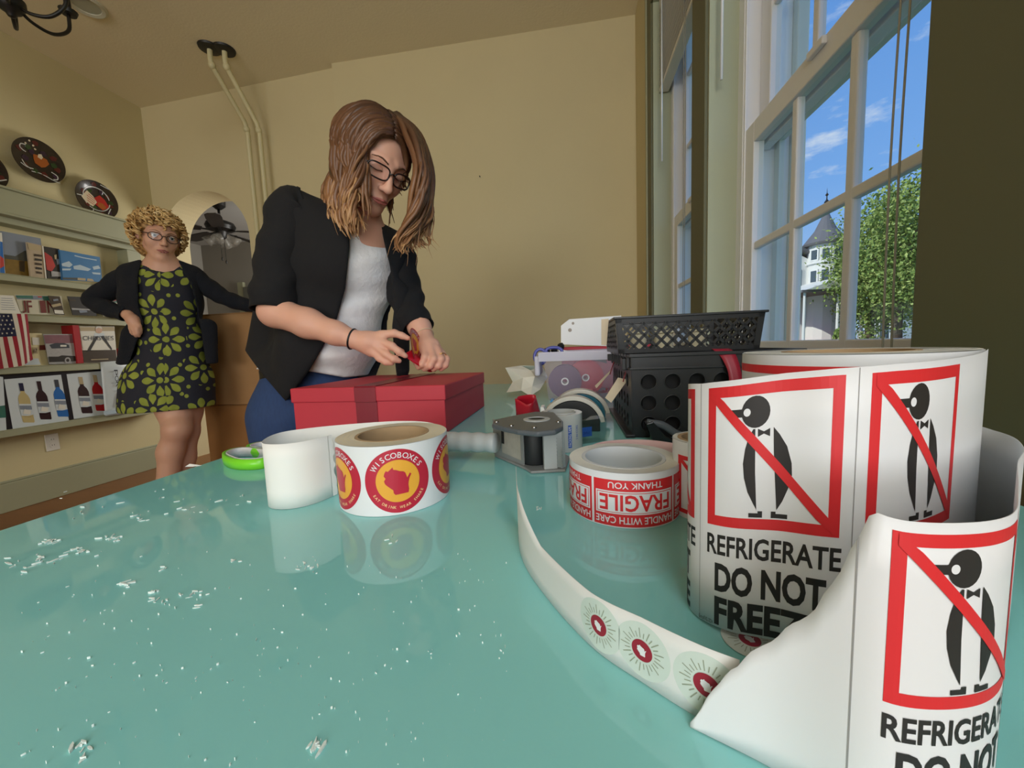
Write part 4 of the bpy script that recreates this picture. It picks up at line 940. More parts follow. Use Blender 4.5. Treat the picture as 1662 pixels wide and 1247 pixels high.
# --- roll of FRAGILE labels, wound upside down
FCN, FR_, FH = V3((.052, .405)), .0548, .0515
t = roll('fragile_label_roll', FCN, FR_, FH, 'roll of red fragile labels wound upside down, between tape dispenser and tall penguin roll', edge=m_edgew, core=mat('grey_core', (206, 210, 214), .6))
a0 = ang_at(FCN, FR_, 962.6, TZ+.025); a1 = ang_at(FCN, FR_, 1092, TZ+.025); lw = (a1-a0)*FR_; z = TZ+.0004
for k in (-1, 0, 1):
    p = Print(); g = .0012; u0, u1 = g, lw-g; v0, v1 = .0012, .0450
    p.rect(u0, v0, u1, v1, 0); p.rect(u0+.0022, .0130, u1-.0022, .0345, 1, 1); p.rect(u0+.0034, .0142, u1-.0034, .0333, 0, 2); p.rect(u0+.0040, .0148, u1-.0040, .0327, 1, 3)
    p.text('FRAGILE', u0+.006, .0160, u1-.006, .0315, 0, 4, .02, rot=180); p.text('THANK YOU', u0+.014, .0370, u1-.014, .0430, 1, 1, .012, rot=180); p.text('HANDLE WITH CARE', u0+.002, .0038, u1-.002, .0105, 1, 1, .012, rot=180)
    p.build('fragile_label', [m_lab_red, m_labw], t, cyl_fn(FCN, FR_, a0+k*lw/FR_, z), step=.004, eps=.00012)
P = [pl(px, py, 2, TZ+FH) for px, py in ((952, 728), (972, 719), (1010, 714.5), (1060, 715.5), (1104, 722))]
Strip(P, [FH]*5, 6).mesh(mat('pink_liner', (226, 186, 184), .5, alpha=.75), 'loose_end', t)

# --- the tall roll of refrigerate labels, its long loose end looped around it and torn
CRD, CRA = .385, math.radians(40.85)
def camxy(x, y): return (x*math.cos(YAW)-y*math.sin(YAW), x*math.sin(YAW)+y*math.cos(YAW))
RC, RR, RH = V3(camxy(CRD*math.sin(CRA), CRD*math.cos(CRA))), .0668, .144
t = roll('refrigerate_label_roll', RC, RR, RH, 'tall roll of white penguin refrigerate labels with its torn loose end looped around, front right', core_r=.0372, edge=m_edgew, z0=.0125)
def h_for(P, py):
    """height above the table at which the upright over P reaches image row py"""
    hs = np.linspace(0, .16, 161); y = np.array([pr((P[0], P[1], TZ+h))[1] for h in hs]); return float(np.interp(-py, -y, hs))
tpx = [(1120, 1176), (1134, 1160), (1150, 1128), (1166, 1112), (1180, 1092), (1196, 1084), (1212, 1062), (1232, 1050), (1252, 1040), (1272, 1016), (1296, 1006), (1316, 986), (1326, 962), (1344, 940), (1360, 896), (1374, 872), (1384, 846), (1393, 835)]
fpts = [T(px, float(np.interp(px, [1120, 1190, 1260, 1330, 1393], [1182, 1217, 1250, 1300, 1350]))) for px, _ in tpx]; tops = [y for _, y in tpx]
hs = [max(.002, h_for(p, y)) for p, y in zip(fpts, tops)]
path = [tuple(p[:2]) for p in fpts]+[tuple(T(1440, 1376)[:2]), camxy(.150, .1135), camxy(.183, .136), camxy(.238, .178), camxy(.296, .2195)]
hh = hs+[.1115, .111, .110, .106, .100]
for x, y, h in ((.327, .258, .100), (.330, .318, .104), (.300, .352, .108), (.252, .3625, .114), (.210, .345, .122), (.168, .308, .130), (.128, .268, .138), (.110, .240, .142)): path.append(camxy(x, y)); hh.append(h)
zb = [0]*len(path); path.append(tuple(T(1113, 986)[:2])); hh.append(.143); zb.append(0)
for px, py, z_ in ((1135, 1006, .0012), (1190, 1030, .0045), (1260, 1040, .0080)): path.append(tuple(T(px, py, TZ+z_)[:2])); hh.append(.143); zb.append(z_)
for x, y, z_ in ((.150, .178, .0105), (.174, .1735, .0120), (.200, .1795, .0125), (.240, .200, .013), (.272, .2215, .0135), (.2955, .2395, .0135)): path.append(camxy(x, y)); hh.append(.143); zb.append(z_)
rs = Strip(path, hh, 8, zb)
rs.mesh(m_labw, 'loose_strip', t, 6)
def penguin_label(p, u0, v0, s, H, bold=.02):
    """square with crossed out penguin and the words below; s side in u, heights as fractions of H"""
    X = lambda x: u0+x*s; Y = lambda y: v0-y*s/H
    b_ = .075
    for q in ((0, 0, 1, b_), (0, 1-b_, 1, 1), (0, b_, b_, 1-b_), (1-b_, b_, 1, 1-b_)): p.rect(X(q[0]), Y(q[1]), X(q[2]), Y(q[3]), 0)
    n = 24
    def dots(cx, cy, rr, mi, h): p.poly([(X(cx+rr*math.cos(2*PI*i/n)), Y(cy+rr*math.sin(2*PI*i/n))) for i in range(n)], mi, h)
    dots(.40, .19, .108, 1, 1); p.poly([(X(a), Y(c)) for a, c in ((.19, .165), (.175, .18), (.175, .205), (.19, .22), (.34, .22), (.34, .165))], 1, 1); dots(.335, .19, .027, 2, 2)
    p.poly([(X(a), Y(c)) for a, c in ((.385, .305), (.40, .305), (.405, .60), (.42, .86), (.395, .82), (.35, .74), (.32, .64), (.31, .54), (.325, .44), (.35, .36))], 1, 1)
    p.poly([(X(a), Y(c)) for a, c in ((.535, .30), (.58, .35), (.635, .43), (.67, .54), (.675, .62), (.65, .71), (.61, .80), (.57, .86), (.55, .60), (.54, .45))], 1, 1)
    p.poly([(X(a), Y(c)) for a, c in ((.42, .305), (.465, .325), (.465, .34), (.42, .36))], 1, 1); p.poly([(X(a), Y(c)) for a, c in ((.51, .305), (.465, .325), (.465, .34), (.51, .36))], 1, 1)
    p.poly([(X(a), Y(c)) for a, c in ((.36, .885), (.43, .885), (.43, .87), (.465, .87), (.465, .915), (.36, .915))], 1, 1); p.poly([(X(a), Y(c)) for a, c in ((.53, .87), (.565, .87), (.565, .885), (.65, .885), (.65, .915), (.53, .915))], 1, 1)
    m_ = 8
    for i in range(m_):
        a0_, a1_ = .03+.94*i/m_, .03+.94*(i+1)/m_
        p.poly([(X(a0_), Y(a0_+.047)), (X(a0_+.0), Y(max(.01, a0_-.047))), (X(a1_), Y(a1_-.047)), (X(a1_), Y(min(.99, a1_+.047)))], 0, 3)
    p.text('REFRIGERATE', X(-.0), Y(1.220), X(1.02), Y(1.065), 1, 1, bold*1.1); p.text('DO NOT', X(.08), Y(1.500), X(.93), Y(1.280), 1, 1, bold*1.9); p.text('FREEZE', X(.08), Y(1.760), X(.93), Y(1.540), 1, 1, bold*1.9)
    p.text('Kenco\u00ae KL-2024', X(-.09), Y(1.770), X(.065), Y(1.735), 1, 1); p.h = [q*.3 for q in p.h]
lm = [m_lab_red, m_ink, m_labw]
ui = rs.u_at(1150, .6, .75, 1); ue = rs.u_at(1364, .6, .75, 1); S_ = ue-ui
for k in (-1, 0, 1):
    u0 = ui+k*S_*1.17
    p = Print(); penguin_label(p, u0, .978, S_, S_/.55)
    if k == 1: p.f, p.m = zip(*[(f, m_) for f, m_ in zip(p.f, p.m) if max(p.v[i][0] for i in f) < rs.L-.001])
    p.build('penguin_label', lm, t, rs.fn, step=.003, eps=.00024)
    p = Print(); p.rect(u0-S_*.088, .002, u0-S_*.082, .998, 0); p.build('label_slit', [m_slit], t, rs.fn, eps=.0003)
uo = rs.u_at(1443, .75, 0, .25); uq = uo+.02
while uq < uo+.075 and pr(rs.fn(uq+.0005, .75, 0))[0] > pr(rs.fn(uq, .75, 0))[0] and pr(rs.fn(uq, .75, 0))[0] < 1647: uq += .0005
So = min(uq-uo, .0500)
p = Print(); penguin_label(p, uo, .968, So, So/.52); p.build('penguin_label', lm, t, rs.fn, step=.002, eps=.0003)
p = Print(); penguin_label(p, uo+So*1.17, .968, So, So/.52); p.build('penguin_label', lm, t, rs.fn, step=.003, eps=.00024)
p = Print(); p.rect(uo-So*.16, .002, uo-So*.15, .998, 0); p.build('label_slit', [m_slit], t, rs.fn, eps=.0003)
# red border on the wound roll itself
p = Print(); p.rect(-.12, RH-.0135, .12, RH-.0075, 0); p.build('printed_border', [m_lab_red], t, cyl_fn(RC, RR, math.radians(225), TZ+.013), step=.004, eps=.0003)

# --- small roll of penguin labels behind
SCN, SR, SH = V3(camxy(.187, .3705)), .0300, .0735
t = roll('small_penguin_roll', SCN, SR, SH, 'short roll of penguin labels peeping out between the fragile roll and the tall roll', core_r=.0225, edge=m_edgew)
aL = ang_at(SCN, SR, 1104, TZ+.04)
p = Print(); penguin_label(p, -.004, SH*.83, .056, 1.0)
p.f, p.m = zip(*[(f, m_) for f, m_ in zip(p.f, p.m) if min(p.v[i][1] for i in f) > .005]); p.build('penguin_label', lm, t, cyl_fn(SCN, SR, aL+.05, TZ), step=.003, eps=.0003)

# --- strip of small sunburst stickers curling across the table
bp = [(841, 852), (846, 905), (880, 962), (960, 1052), (1040, 1107), (1100, 1148), (1150, 1176), (1198, 1201)]
tp = [758, 803, 888, 964, 1003, 1034, 1056, 1074]
P = [T(*q) for q in bp]; hs = [h_for(p, y) for p, y in zip(P, tp)]
t = thing('sunburst_sticker_strip', P[3], 'long curling white liner strip with small sunburst stickers running towards the torn label end', 'label strip')
su = Strip(P, hs, 8); su.mesh(m_paperin, 'liner', t, 4)
m_sun = [mat('sunburst_base', (206, 218, 210), .4), mat('sunburst_rays', (150, 160, 140), .6), mat('sunburst_red', (150, 28, 50), .5), m_labw]
def sun_sticker(p, u, v, R, kv=1):
    n = 40; p.poly([(u+R*math.cos(2*PI*i/n), v+R*kv*math.sin(2*PI*i/n)) for i in range(n)], 0, 0)
    for i in range(26):
        a = 2*PI*i/26; r0, r1 = R*.46, R*(.80 if i % 2 else .66); w_ = R*.016
        p.poly([(u+q*math.cos(a)+s_*w_*math.sin(a), v+kv*(q*math.sin(a)-s_*w_*math.cos(a))) for q, s_ in ((r0, -1), (r1, -1), (r1, 1), (r0, 1))], 1, 1)
    p.poly([(u+R*.38*math.cos(2*PI*i/n), v+R*.38*kv*math.sin(2*PI*i/n)) for i in range(n)], 2, 1)
    p.poly([(u+x*R*.26, v+y*R*.24*kv) for x, y in WISC], 3, 2)
for px, py in ((972, 1009), (1043, 1064), (1148, 1112)):
    u = su.u_at(px, .5); hh_ = su.at(u)[2]; p = Print(); R = .0145; sun_sticker(p, u, .50, R, 1/hh_)
    p.build('sunburst_sticker', m_sun, t, su.fn, step=.003, eps=.0002)
q = T(1217, 1040); p = Print(); sun_sticker(p, 0, 0, .0145)
lt = thing('loose_sticker', q, 'round sunburst sticker lying flat on the glass under the tall penguin roll', 'sticker')
p.build('sticker_face', m_sun, lt, lambda u, v, h: q+V3((u, v, .0004+h)), eps=.0002)

# --- red gift box
m_box = mat('red_box_paper', (186, 44, 60), .55, nscale=60, namt=.02); m_rib = mat('dark_red_ribbon', (128, 26, 44), .35, nscale=160, namt=.06, stretch=(1, 1, .1)); m_rib2 = mat('bright_red_ribbon', (186, 24, 44), .35)
BX0, BX1, BY0, BY1, BH = -.588, -.2465, .737, 1.098, .0998
t = thing('gift_box', ((BX0+BX1)/2, (BY0+BY1)/2, TZ), 'large flat red gift box with lid and dark ribbon in front of the woman', 'box')
MB().box((BX0+.003, BY0+.003, TZ+.0005), (BX1-.003, BY1-.003, TZ+BH-.006)).build('box_base', m_box, t, bevel=.002)
MB().box((BX0, BY0, TZ+BH-.031), (BX1, BY1, TZ+BH)).build('lid', m_box, t, bevel=.0025)
xa, xb = pl(577, 660, 1, BY0)[0], pl(611.5, 660, 1, BY0)[0]
g = []
for y, zz_ in ((BY0+.0018, TZ+.001), (BY0+.0018, TZ+BH-.032), (BY0-.0012, TZ+BH-.031), (BY0-.0012, TZ+BH-.002), (BY0+.002, TZ+BH+.001), (BY1-.002, TZ+BH+.001), (BY1+.0012, TZ+BH-.002), (BY1+.0012, TZ+.001)): g.append([(xa, y, zz_), (xb, y, zz_)])
MB().grid(g).build('ribbon_band', m_rib, t, solid=.0006, offset=1)

# --- lime scissors
m_lime = mat('lime_plastic', (122, 214, 44), .3); m_grip = mat('grey_white_grip', (208, 208, 210), .4)
t = thing('scissors', T(400, 752), 'scissors with lime green handles lying by the left edge of the table', 'scissors')
def loop(px, zc, name):
    P = catmull([T(*q)+V3((0, 0, zc)) for q in px], 6, True); c = sum(P)/len(P)
    hb = MB(); k = len(P)
    V = []
    for i in range(k):
        o_ = nrm((P[i]-c)*[1, 1, 0]); V.append([P[i]+o_*a+V3((0, 0, z_)) for a, z_ in ((.003, -.008), (.004, 0), (.003, .008), (-.003, .0075), (-.003, -.0075))])
    hb.grid(V+[V[0]], closed=True).build(name, m_lime, t, True)
    V = [[V[i][3]+nrm((P[i]-c)*[1, 1, 0])*-.0004+V3((0, 0, .0012)), V[i][4]-nrm((P[i]-c)*[1, 1, 0])*.0004, V[i][4]-nrm((P[i]-c)*[1, 1, 0])*.004, V[i][3]-nrm((P[i]-c)*[1, 1, 0])*.004] for i in range(k)]
    MB().grid(V+[V[0]], closed=True).build('grip_lining', m_grip, t, True)
loop([(365, 752), (378, 744), (397, 741), (418, 742), (438, 745), (446, 752), (430, 760), (405, 763), (380, 761)], .0085, 'handle')
loop([(404, 739), (416, 733), (432, 731), (452, 732), (462, 739), (448, 744), (425, 744)], .0085, 'handle')
e0, e1 = T(448, 748), T(520, 735)
for k in (-1, 1):
    d = nrm(e1-e0); n_ = V3((-d[1], d[0], 0)); MB().prism([(0, -.006), (.03, -.007), (.11, 0), (.03, .006), (0, .006)], lambda u, v, h: e0+d*u+n_*v*k+V3((0, 0, .006+h+k*.0009)), -.0008, .0008).build('blade', m_metal, t)

# --- packing tape dispenser on its side
m_dg = mat('dark_grey_plastic', (84, 90, 96), .35); m_mg = mat('mid_grey_plastic', (132, 134, 132), .45); m_lg = mat('light_grey_plastic', (176, 180, 180), .4); m_rub = mat('black_rubber', (22, 24, 26), .55); m_tape = mat('clear_tape', (186, 188, 186), .2, coat=.4); m_bluep = mat('blue_print', (34, 84, 176), .5)
DH = .066
t = thing('tape_dispenser', T(860, 745), 'grey packing tape dispenser lying on its side between red box and fragile roll', 'tape dispenser')
out_ = [pl(px, py, 2, TZ+DH)[:2] for px, py in ((798, 688), (802, 681), (830, 675), (868, 668), (900, 669), (914, 683), (914, 692), (902, 698), (872, 701), (840, 698), (815, 693))]
hole_c = pl(871, 681, 2, TZ+DH)
MB().prism([tuple(q) for q in out_], lambda u, v, h: V3((u, v, TZ+h)), DH-.007, DH).build('side_plate', m_dg, t, bevel=.0025)
MB().lathe([(.012, 0), (.019, 0), (.019, .0012), (.012, .002)], hole_c+V3((0, 0, -.0003)), 28, closed=True).build('hub_ring', m_lg, t, 'auto')
MB().lathe([(0, 0), (.012, 0), (.012, .0006), (0, .0006)], hole_c, 24).build('hub_hole', m_rub, t)
for px, py in ((806, 685), (830, 691), (867, 694), (906, 685)):
    MB().lathe([(.0035, 0), (.0032, .0012), (.0018, .0018), (0, .0018)], pl(px, py, 2, TZ+DH), 14).build('screw', m_metal, t, 'auto')
base_ = [T(px, py)[:2] for px, py in ((803, 742), (853, 764), (862, 770), (918, 767), (925, 745), (870, 715), (812, 722))]
MB().prism([tuple(q) for q in base_], lambda u, v, h: V3((u, v, TZ+h)), .0004, .004).build('lower_plate', m_mg, t, bevel=.001)
def wallp(a, b_, z0, z1, m_, name, th=.002):
    A_, B_ = V3((a[0], a[1], 0)), V3((b_[0], b_[1], 0)); d = nrm(B_-A_); n_ = V3((-d[1], d[0], 0))
    return MB().add([A_+V3((0, 0, TZ+z0)), B_+V3((0, 0, TZ+z0)), B_+V3((0, 0, TZ+z1)), A_+V3((0, 0, TZ+z1)), A_+n_*th+V3((0, 0, TZ+z0)), B_+n_*th+V3((0, 0, TZ+z0)), B_+n_*th+V3((0, 0, TZ+z1)), A_+n_*th+V3((0, 0, TZ+z1))], [(0, 1, 2, 3), (7, 6, 5, 4), (0, 4, 5, 1), (1, 5, 6, 2), (2, 6, 7, 3), (3, 7, 4, 0)]).build(name, m_, t)
wL0, wL1 = T(802, 741), T(850, 760)
wallp(wL0, wL1, .004, DH-.007, m_mg, 'body_wall')
f0, f1 = wL0*.68+wL1*.32, wL0*.06+wL1*.94
dn = nrm(wL1-wL0); nn = V3((dn[1], -dn[0], 0))*.0006
pz = MB().add([f0+nn+V3((0, 0, .012)), f1+nn+V3((0, 0, .010)), f1+nn+V3((0, 0, .048)), f0+nn+V3((0, 0, .05))], [(0, 1, 2, 3)]).build('paper_label', mat('worn_label', (166, 160, 148), .6, nscale=90, namt=.2), t)
MB().add([f0+nn*2+V3((0, 0, .026)), f0*.85+f1*.15+nn*2+V3((0, 0, .026)), f0*.85+f1*.15+nn*2+V3((0, 0, .048)), f0+nn*2+V3((0, 0, .049))], [(0, 1, 2, 3)]).build('label_mark', m_rub, pz)
rc = T(868, 758); MB().lathe([(0, .0045), (.0185, .0045), (.0195, .007), (.0195, DH-.010), (.0185, DH-.0075), (0, DH-.0075)], V3((rc[0], rc[1]+.010, TZ)), 36).build('rubber_roller', m_rub, t, 'auto')
pA, pB = T(884, 767), T(905, 765); wallp(pA, pB, .004, DH-.007, m_lg, 'blade_guard', .006)
s_ = MB(); nT = 22
for k in range(nT):
    z0 = .006+(DH-.016)*k/nT; s_.obox(pB+V3((.0035, -.001, z0+.001)), [(1, 0, 0), (0, 1, 0), (0, 0, 1)], (.0032+.0006*(k % 2), .0012, .0012))
s_.build('serrated_blade', m_metal, t)
pC = T(918, 762); wallp(V3(pB)+V3((.006, 0, 0)), pC, .002, DH-.010, m_lg, 'tail_plate', .002)
h0 = pl(806, 719, 2, TZ+.032); h1 = pl(712, 716, 2, TZ+.030); P = []; Rr_ = []
for i in range(41):
    f = i/40; P.append(h0*(1-f)+h1*f); Rr_.append(.0140+.0008*math.sin(f*4.2*2*PI)*(f < .75)+.001*f)
MB().tube(P, Rr_, 18).build('handle', m_lg, t, True)
# tape roll beside/in it
tc = V3(T(912, 727)); tc[2] = TZ
tt = thing('tape_roll', tc, 'roll of clear packing tape with blue printing standing behind the dispenser', 'tape roll')
MB().lathe([(.024, .0006), (.034, .0006), (.034, .060), (.024, .060)], tc, 56, closed=True).build('wound_tape', m_tape, tt, 'auto')
MB().lathe([(.0215, .0006), (.0238, .0006), (.0238, .0615), (.0215, .0615)], tc, 48, closed=True).build('tape_core', m_lg, tt, 'auto')
aT = ang_at(tc[:2], .034, 925, TZ+.03)
p = Print(); p.rect(-.003, .008, .003, .044, 0); p.text('PACKING TAPE', -.0022, .010, .0022, .042, 1, 1, 0, rot=90); p.text('3 IN CORE', .011, .020, .0155, .043, 0, 1, 0, rot=90)
p.f, p.m = zip(*[(f, m_) for f, m_ in zip(p.f, p.m) if len(f) == 4 and False or True]); p.build('blue_printing', [m_bluep, m_labw], tt, cyl_fn(tc[:2], .034, aT, TZ), step=.003, eps=.0002)
# clear plastic packet with a blue label
q0, q1 = T(942, 722), T(985, 716); t = thing('clear_packet', .5*(q0+q1), 'clear plastic packet with a blue label right of the tape roll', 'packet')
m_clear = glass('clear_plastic', (.86, .88, .88)); zt = h_for(q0, 684)
d = nrm(q1-q0); n_ = V3((-d[1], d[0], 0)); L_ = np.linalg.norm(q1-q0)
MB().prism([(0, 0), (L_, 0), (L_, zt), (0, zt)], lambda u, v, h: q0+d*u+n_*h+V3((0, 0, v+.0005)), 0, .03).build('shell', m_clear, t)
p = Print(); p.rect(.004, .012, .024, zt-.012, 0); p.text('TAPE', .008, .016, .020, zt-.020, 1, 1, 0, rot=90); p.build('blue_label', [m_bluep, mat('blue_label_text', (20, 52, 130), .5)], t, lambda u, v, h: q0+d*u+n_*(.002-h)+V3((0, 0, v)), eps=.0002)
# two hand tape dispensers, half round
m_silver = mat('silver_plastic', (196, 192, 182), .3); m_cyan = mat('cyan_plastic', (36, 140, 206), .3); m_teal = mat('teal_plastic', (24, 98, 120), .3); m_whitep = mat('white_plastic', (238, 238, 236), .35)
def hand_dispenser(pc, d_y, R, wdt, lab, shell, body, k):
    c = pl(pc[0], pc[1], 1, d_y); c[2] = TZ
    t = thing('hand_tape_dispenser', c, lab, 'tape dispenser')
    n = 26; A_ = np.linspace(.12, PI-.12, n); zc_ = .012
    o1 = [(R*math.cos(a), zc_+R*.94*math.sin(a)) for a in A_]; i1 = [(R*.86*math.cos(a), zc_+R*.80*math.sin(a)) for a in A_[::-1]]
    MB().prism(o1+i1, lambda u, v, h: c+V3((u, h, v)), -wdt/2, wdt/2).build('shell', shell, t, bevel=.001)
    o2 = [(R*.84*math.cos(a), zc_+R*.78*math.sin(a)) for a in A_]; MB().prism(o2+[(-R*.84, .0006), (R*.84, .0006)], lambda u, v, h: c+V3((u, h, v)), -wdt/2+.002, wdt/2-.002).build('body', body, t, bevel=.001)
    MB().prism([(-R*1.02, .004), (-R*.8, .004), (-R*.8, .03), (-R*.9, .05), (-R*1.0, .05)], lambda u, v, h: c+V3((u, h, v)), -wdt/2-.001, wdt/2+.001).build('cutter', [m_whitep, m_cyan][k], t, bevel=.001)
    return t
hand_dispenser((930, 700), .765, .062, .03, 'silver arched hand tape dispenser with a black body and white cutter', m_silver, m_rub, 0)
hand_dispenser((942, 690), .86, .064, .03, 'teal and cream hand tape dispenser with a blue cutter behind the silver one', m_silver, m_teal, 1)
# red ribbon loop
q = T(858, 676); t = thing('ribbon_loop', q, 'bright red ribbon loop lying on the table right of the gift box', 'ribbon')
P = [q+V3(v) for v in ((-.030, .0, 0), (-.012, -.014, 0), (.008, -.012, 0), (.022, .004, 0), (.030, .02, 0), (.016, .040, 0), (-.01, .036, 0), (-.028, .018, 0), (-.020, .004, 0), (.0, .006, 0))]
s0 = Strip(P, [.046, .032, .036, .042, .046, .048, .050, .048, .040, .030], 6)
G = [[s0.fn(u, v, 0)+V3((.010*v*math.sin(u*60), -.012*v, 0)) for u in s0.S] for v in np.linspace(0, 1, 5)]
MB().grid(G).build('ribbon', m_rib2, t, True, solid=.0005, offset=0)
# crumpled paper
CP = dict(A=(820, 597, 1.37), B=(846, 593.5, 1.40), C=(861, 601, 1.34), D=(880, 594, 1.40), E=(889, 612, 1.37), F=(832, 620, 1.34), G=(849, 613, 1.30), H=(868, 611, 1.29), I=(883, 622, 1.33), J=(822, 637, 1.30), K=(846, 634, 1.26), L=(861, 643, 1.23), M=(864, 627, 1.27), N=(877, 632, 1.28), O=(852, 606, 1.45))
t = thing('crumpled_paper', T(852, 636), 'crumpled cream tissue paper at the far end of the table before the bin', 'paper')
nm = list(CP); V = [Wd(*CP[k]) for k in nm]
for v in V: v[2] = max(v[2], TZ+.0015)
ix = {k: i for i, k in enumerate(nm)}
MB().add(V, [tuple(ix[c] for c in f) for f in ('ABCG', 'AGF', 'CDEH', 'CHG', 'FGK', 'FKJ', 'GHM', 'GMK', 'HEI', 'HIM', 'KML', 'MIN', 'MNL', 'ABO', 'BDO', 'DEO')]).build('tissue', mat('cream_tissue', (244, 241, 226), .8), t, solid=.0008)
# storage bin with ribbon spools
YBn = 1.19; m_bin = mat('translucent_bin', (218, 210, 228), .3, alpha=.22); m_rim = mat('bin_rim', (220, 216, 230), .35, alpha=.8)
bl, br = pl(890, 650, 1, YBn), pl(1010, 650, 1, YBn); tl = pl(881, 572, 1, YBn); zt = tl[2]; x0, x1 = bl[0], .20
t = thing('storage_bin', ((x0+x1)/2, YBn+.13, TZ), 'translucent lavender white plastic bin holding red ribbon, left of the black crate', 'bin')
def rect_(x0, x1, y0, y1, z): return [V3((x0, y0, z)), V3((x1, y0, z)), V3((x1, y1, z)), V3((x0, y1, z))]
dx = bl[0]-tl[0]
MB().grid([rect_(x0, x1, YBn+.01, YBn+.25, TZ+.001), rect_(x0-dx, x1+dx, YBn, YBn+.26, zt)], closed=True).add(rect_(x0, x1, YBn+.01, YBn+.25, TZ+.001), [(0, 1, 2, 3)]).build('bin_body', m_bin, t)
MB().grid([rect_(x0-dx-.012, x1+dx+.01, YBn-.012, YBn+.27, zt-.028), rect_(x0-dx-.014, x1+dx+.01, YBn-.014, YBn+.27, zt-.004), rect_(x0-dx-.012, x1+dx+.01, YBn-.012, YBn+.27, zt), rect_(x0-dx-.003, x1+dx, YBn-.003, YBn+.26, zt)], closed=True).build('bin_rim', m_rim, t)
MB().box((x0-dx-.030, YBn+.03, zt-.075), (x0-dx-.013, YBn+.16, zt-.012)).build('latch', m_rim, t, bevel=.005)
for k, (px, py, R_, m_, lab) in enumerate([(917, 617, .052, mat('plum_ribbon', (92, 52, 84), .5), 'plum ribbon spool standing inside the translucent bin'), (950, 612, .058, m_rib2, 'red ribbon spool inside the bin beside the plum spool')]):
    c = pl(px, py, 1, YBn+.06+.05*k); c[2] = TZ+R_+.003
    s_ = thing('ribbon_spool', (c[0], c[1], TZ+.003), lab, 'ribbon')
    MB().lathe([(.012, -.03), (R_, -.03), (R_, .03), (.012, .03)], c, 36, ax=(0, 1, 0), closed=True).build('wound_ribbon', m_, s_, 'auto'); MB().lathe([(.008, -.031), (.012, -.031), (.012, .031), (.008, .031)], c, 20, ax=(0, 1, 0), closed=True).build('spool_core', m_whitep, s_, 'auto')
b = MB(); r = random.Random(4)
for k in range(16):
    c = V3((r.uniform(x0+.02, x1-.02), YBn+r.uniform(.03, .2), TZ+.004+r.uniform(.0, .01))); P = [c+V3((.02*math.cos(q*.9+k), .018*math.sin(q*.9+k), .002*q)) for q in range(6)]
    b.tube(P, .006, 5, flat=.2)
o = b.build('ribbon_scraps', m_rib2); tag(o, 'heap of loose red ribbon scraps on the floor of the bin', 'ribbon', kind='stuff')
m_purp = mat('purple_plastic', (92, 96, 176), .3)
t = thing('purple_scissors', Wd(880, 578, 1.33), 'scissors with violet blue handles sticking out over the edge of the bin', 'scissors')
for (px, py, rx, ry) in ((877, 579, 9.5, 12), (899, 570, 13, 6)):
    MB().ring([Wd(px+rx*math.cos(a), py+ry*math.sin(a), 1.31) for a in np.linspace(0, 2*PI, 25)[:-1]], .0055, 8).build('handle', m_purp, t, True)
MB().prism([(905, 566), (908, 572), (985, 590), (984, 584)], lambda u, v, h: Wd(u, v, 1.31+h), 0, .003).build('blade', m_metal, t)
for k, (px, py) in enumerate(((886, 563), (898, 561.5), (909, 555))):
    m2 = MB().lathe([(0, 0), (.010, .002), (.012, .01), (.009, .02), (.005, .024), (.005, .05)], Wd(px, py+3, 1.36), 14, ax=(.25, .4, -.8)); tag(m2.build('marker', m_rub, None, 'auto'), ['black capped marker leaning out of the bin, nearest the violet scissor loop', 'black capped marker in the bin, middle of the three', 'black capped marker in the bin against the white box'][k], 'pen', 'markers in the bin')
# red box with raised white lid flap
t = thing('white_flap_box', pl(945, 640, 1, 1.50), 'red carton with a raised white flap behind the bin', 'box')
zb_ = pl(940, 563, 1, 1.49)[2]; xa_, xb_ = pl(911, 560, 1, 1.49)[0], .30
MB().box((xa_, 1.49, TZ+.001), (xb_, 1.70, zb_)).build('carton_body', m_box, t, bevel=.002)
MB().prism([tuple(pl(px, py, 1, 1.49)[[0, 2]]) for px, py in ((910.5, 529), (924, 518.5), (1008, 512.5), (1008, 563), (910.5, 559))], lambda u, v, h: V3((u, 1.487+h, v)), 0, .003).build('white_flap', m_whitep, t)
p = Print(); p.disc(930, 525, 2.2, 0); p.disc(925, 536, 3, 0); p.build('smudges', [mat('grey_smudge', (176, 164, 152), .7)], t, lambda u, v, h: pl(u, v, 1, 1.4865-h), eps=.0003)

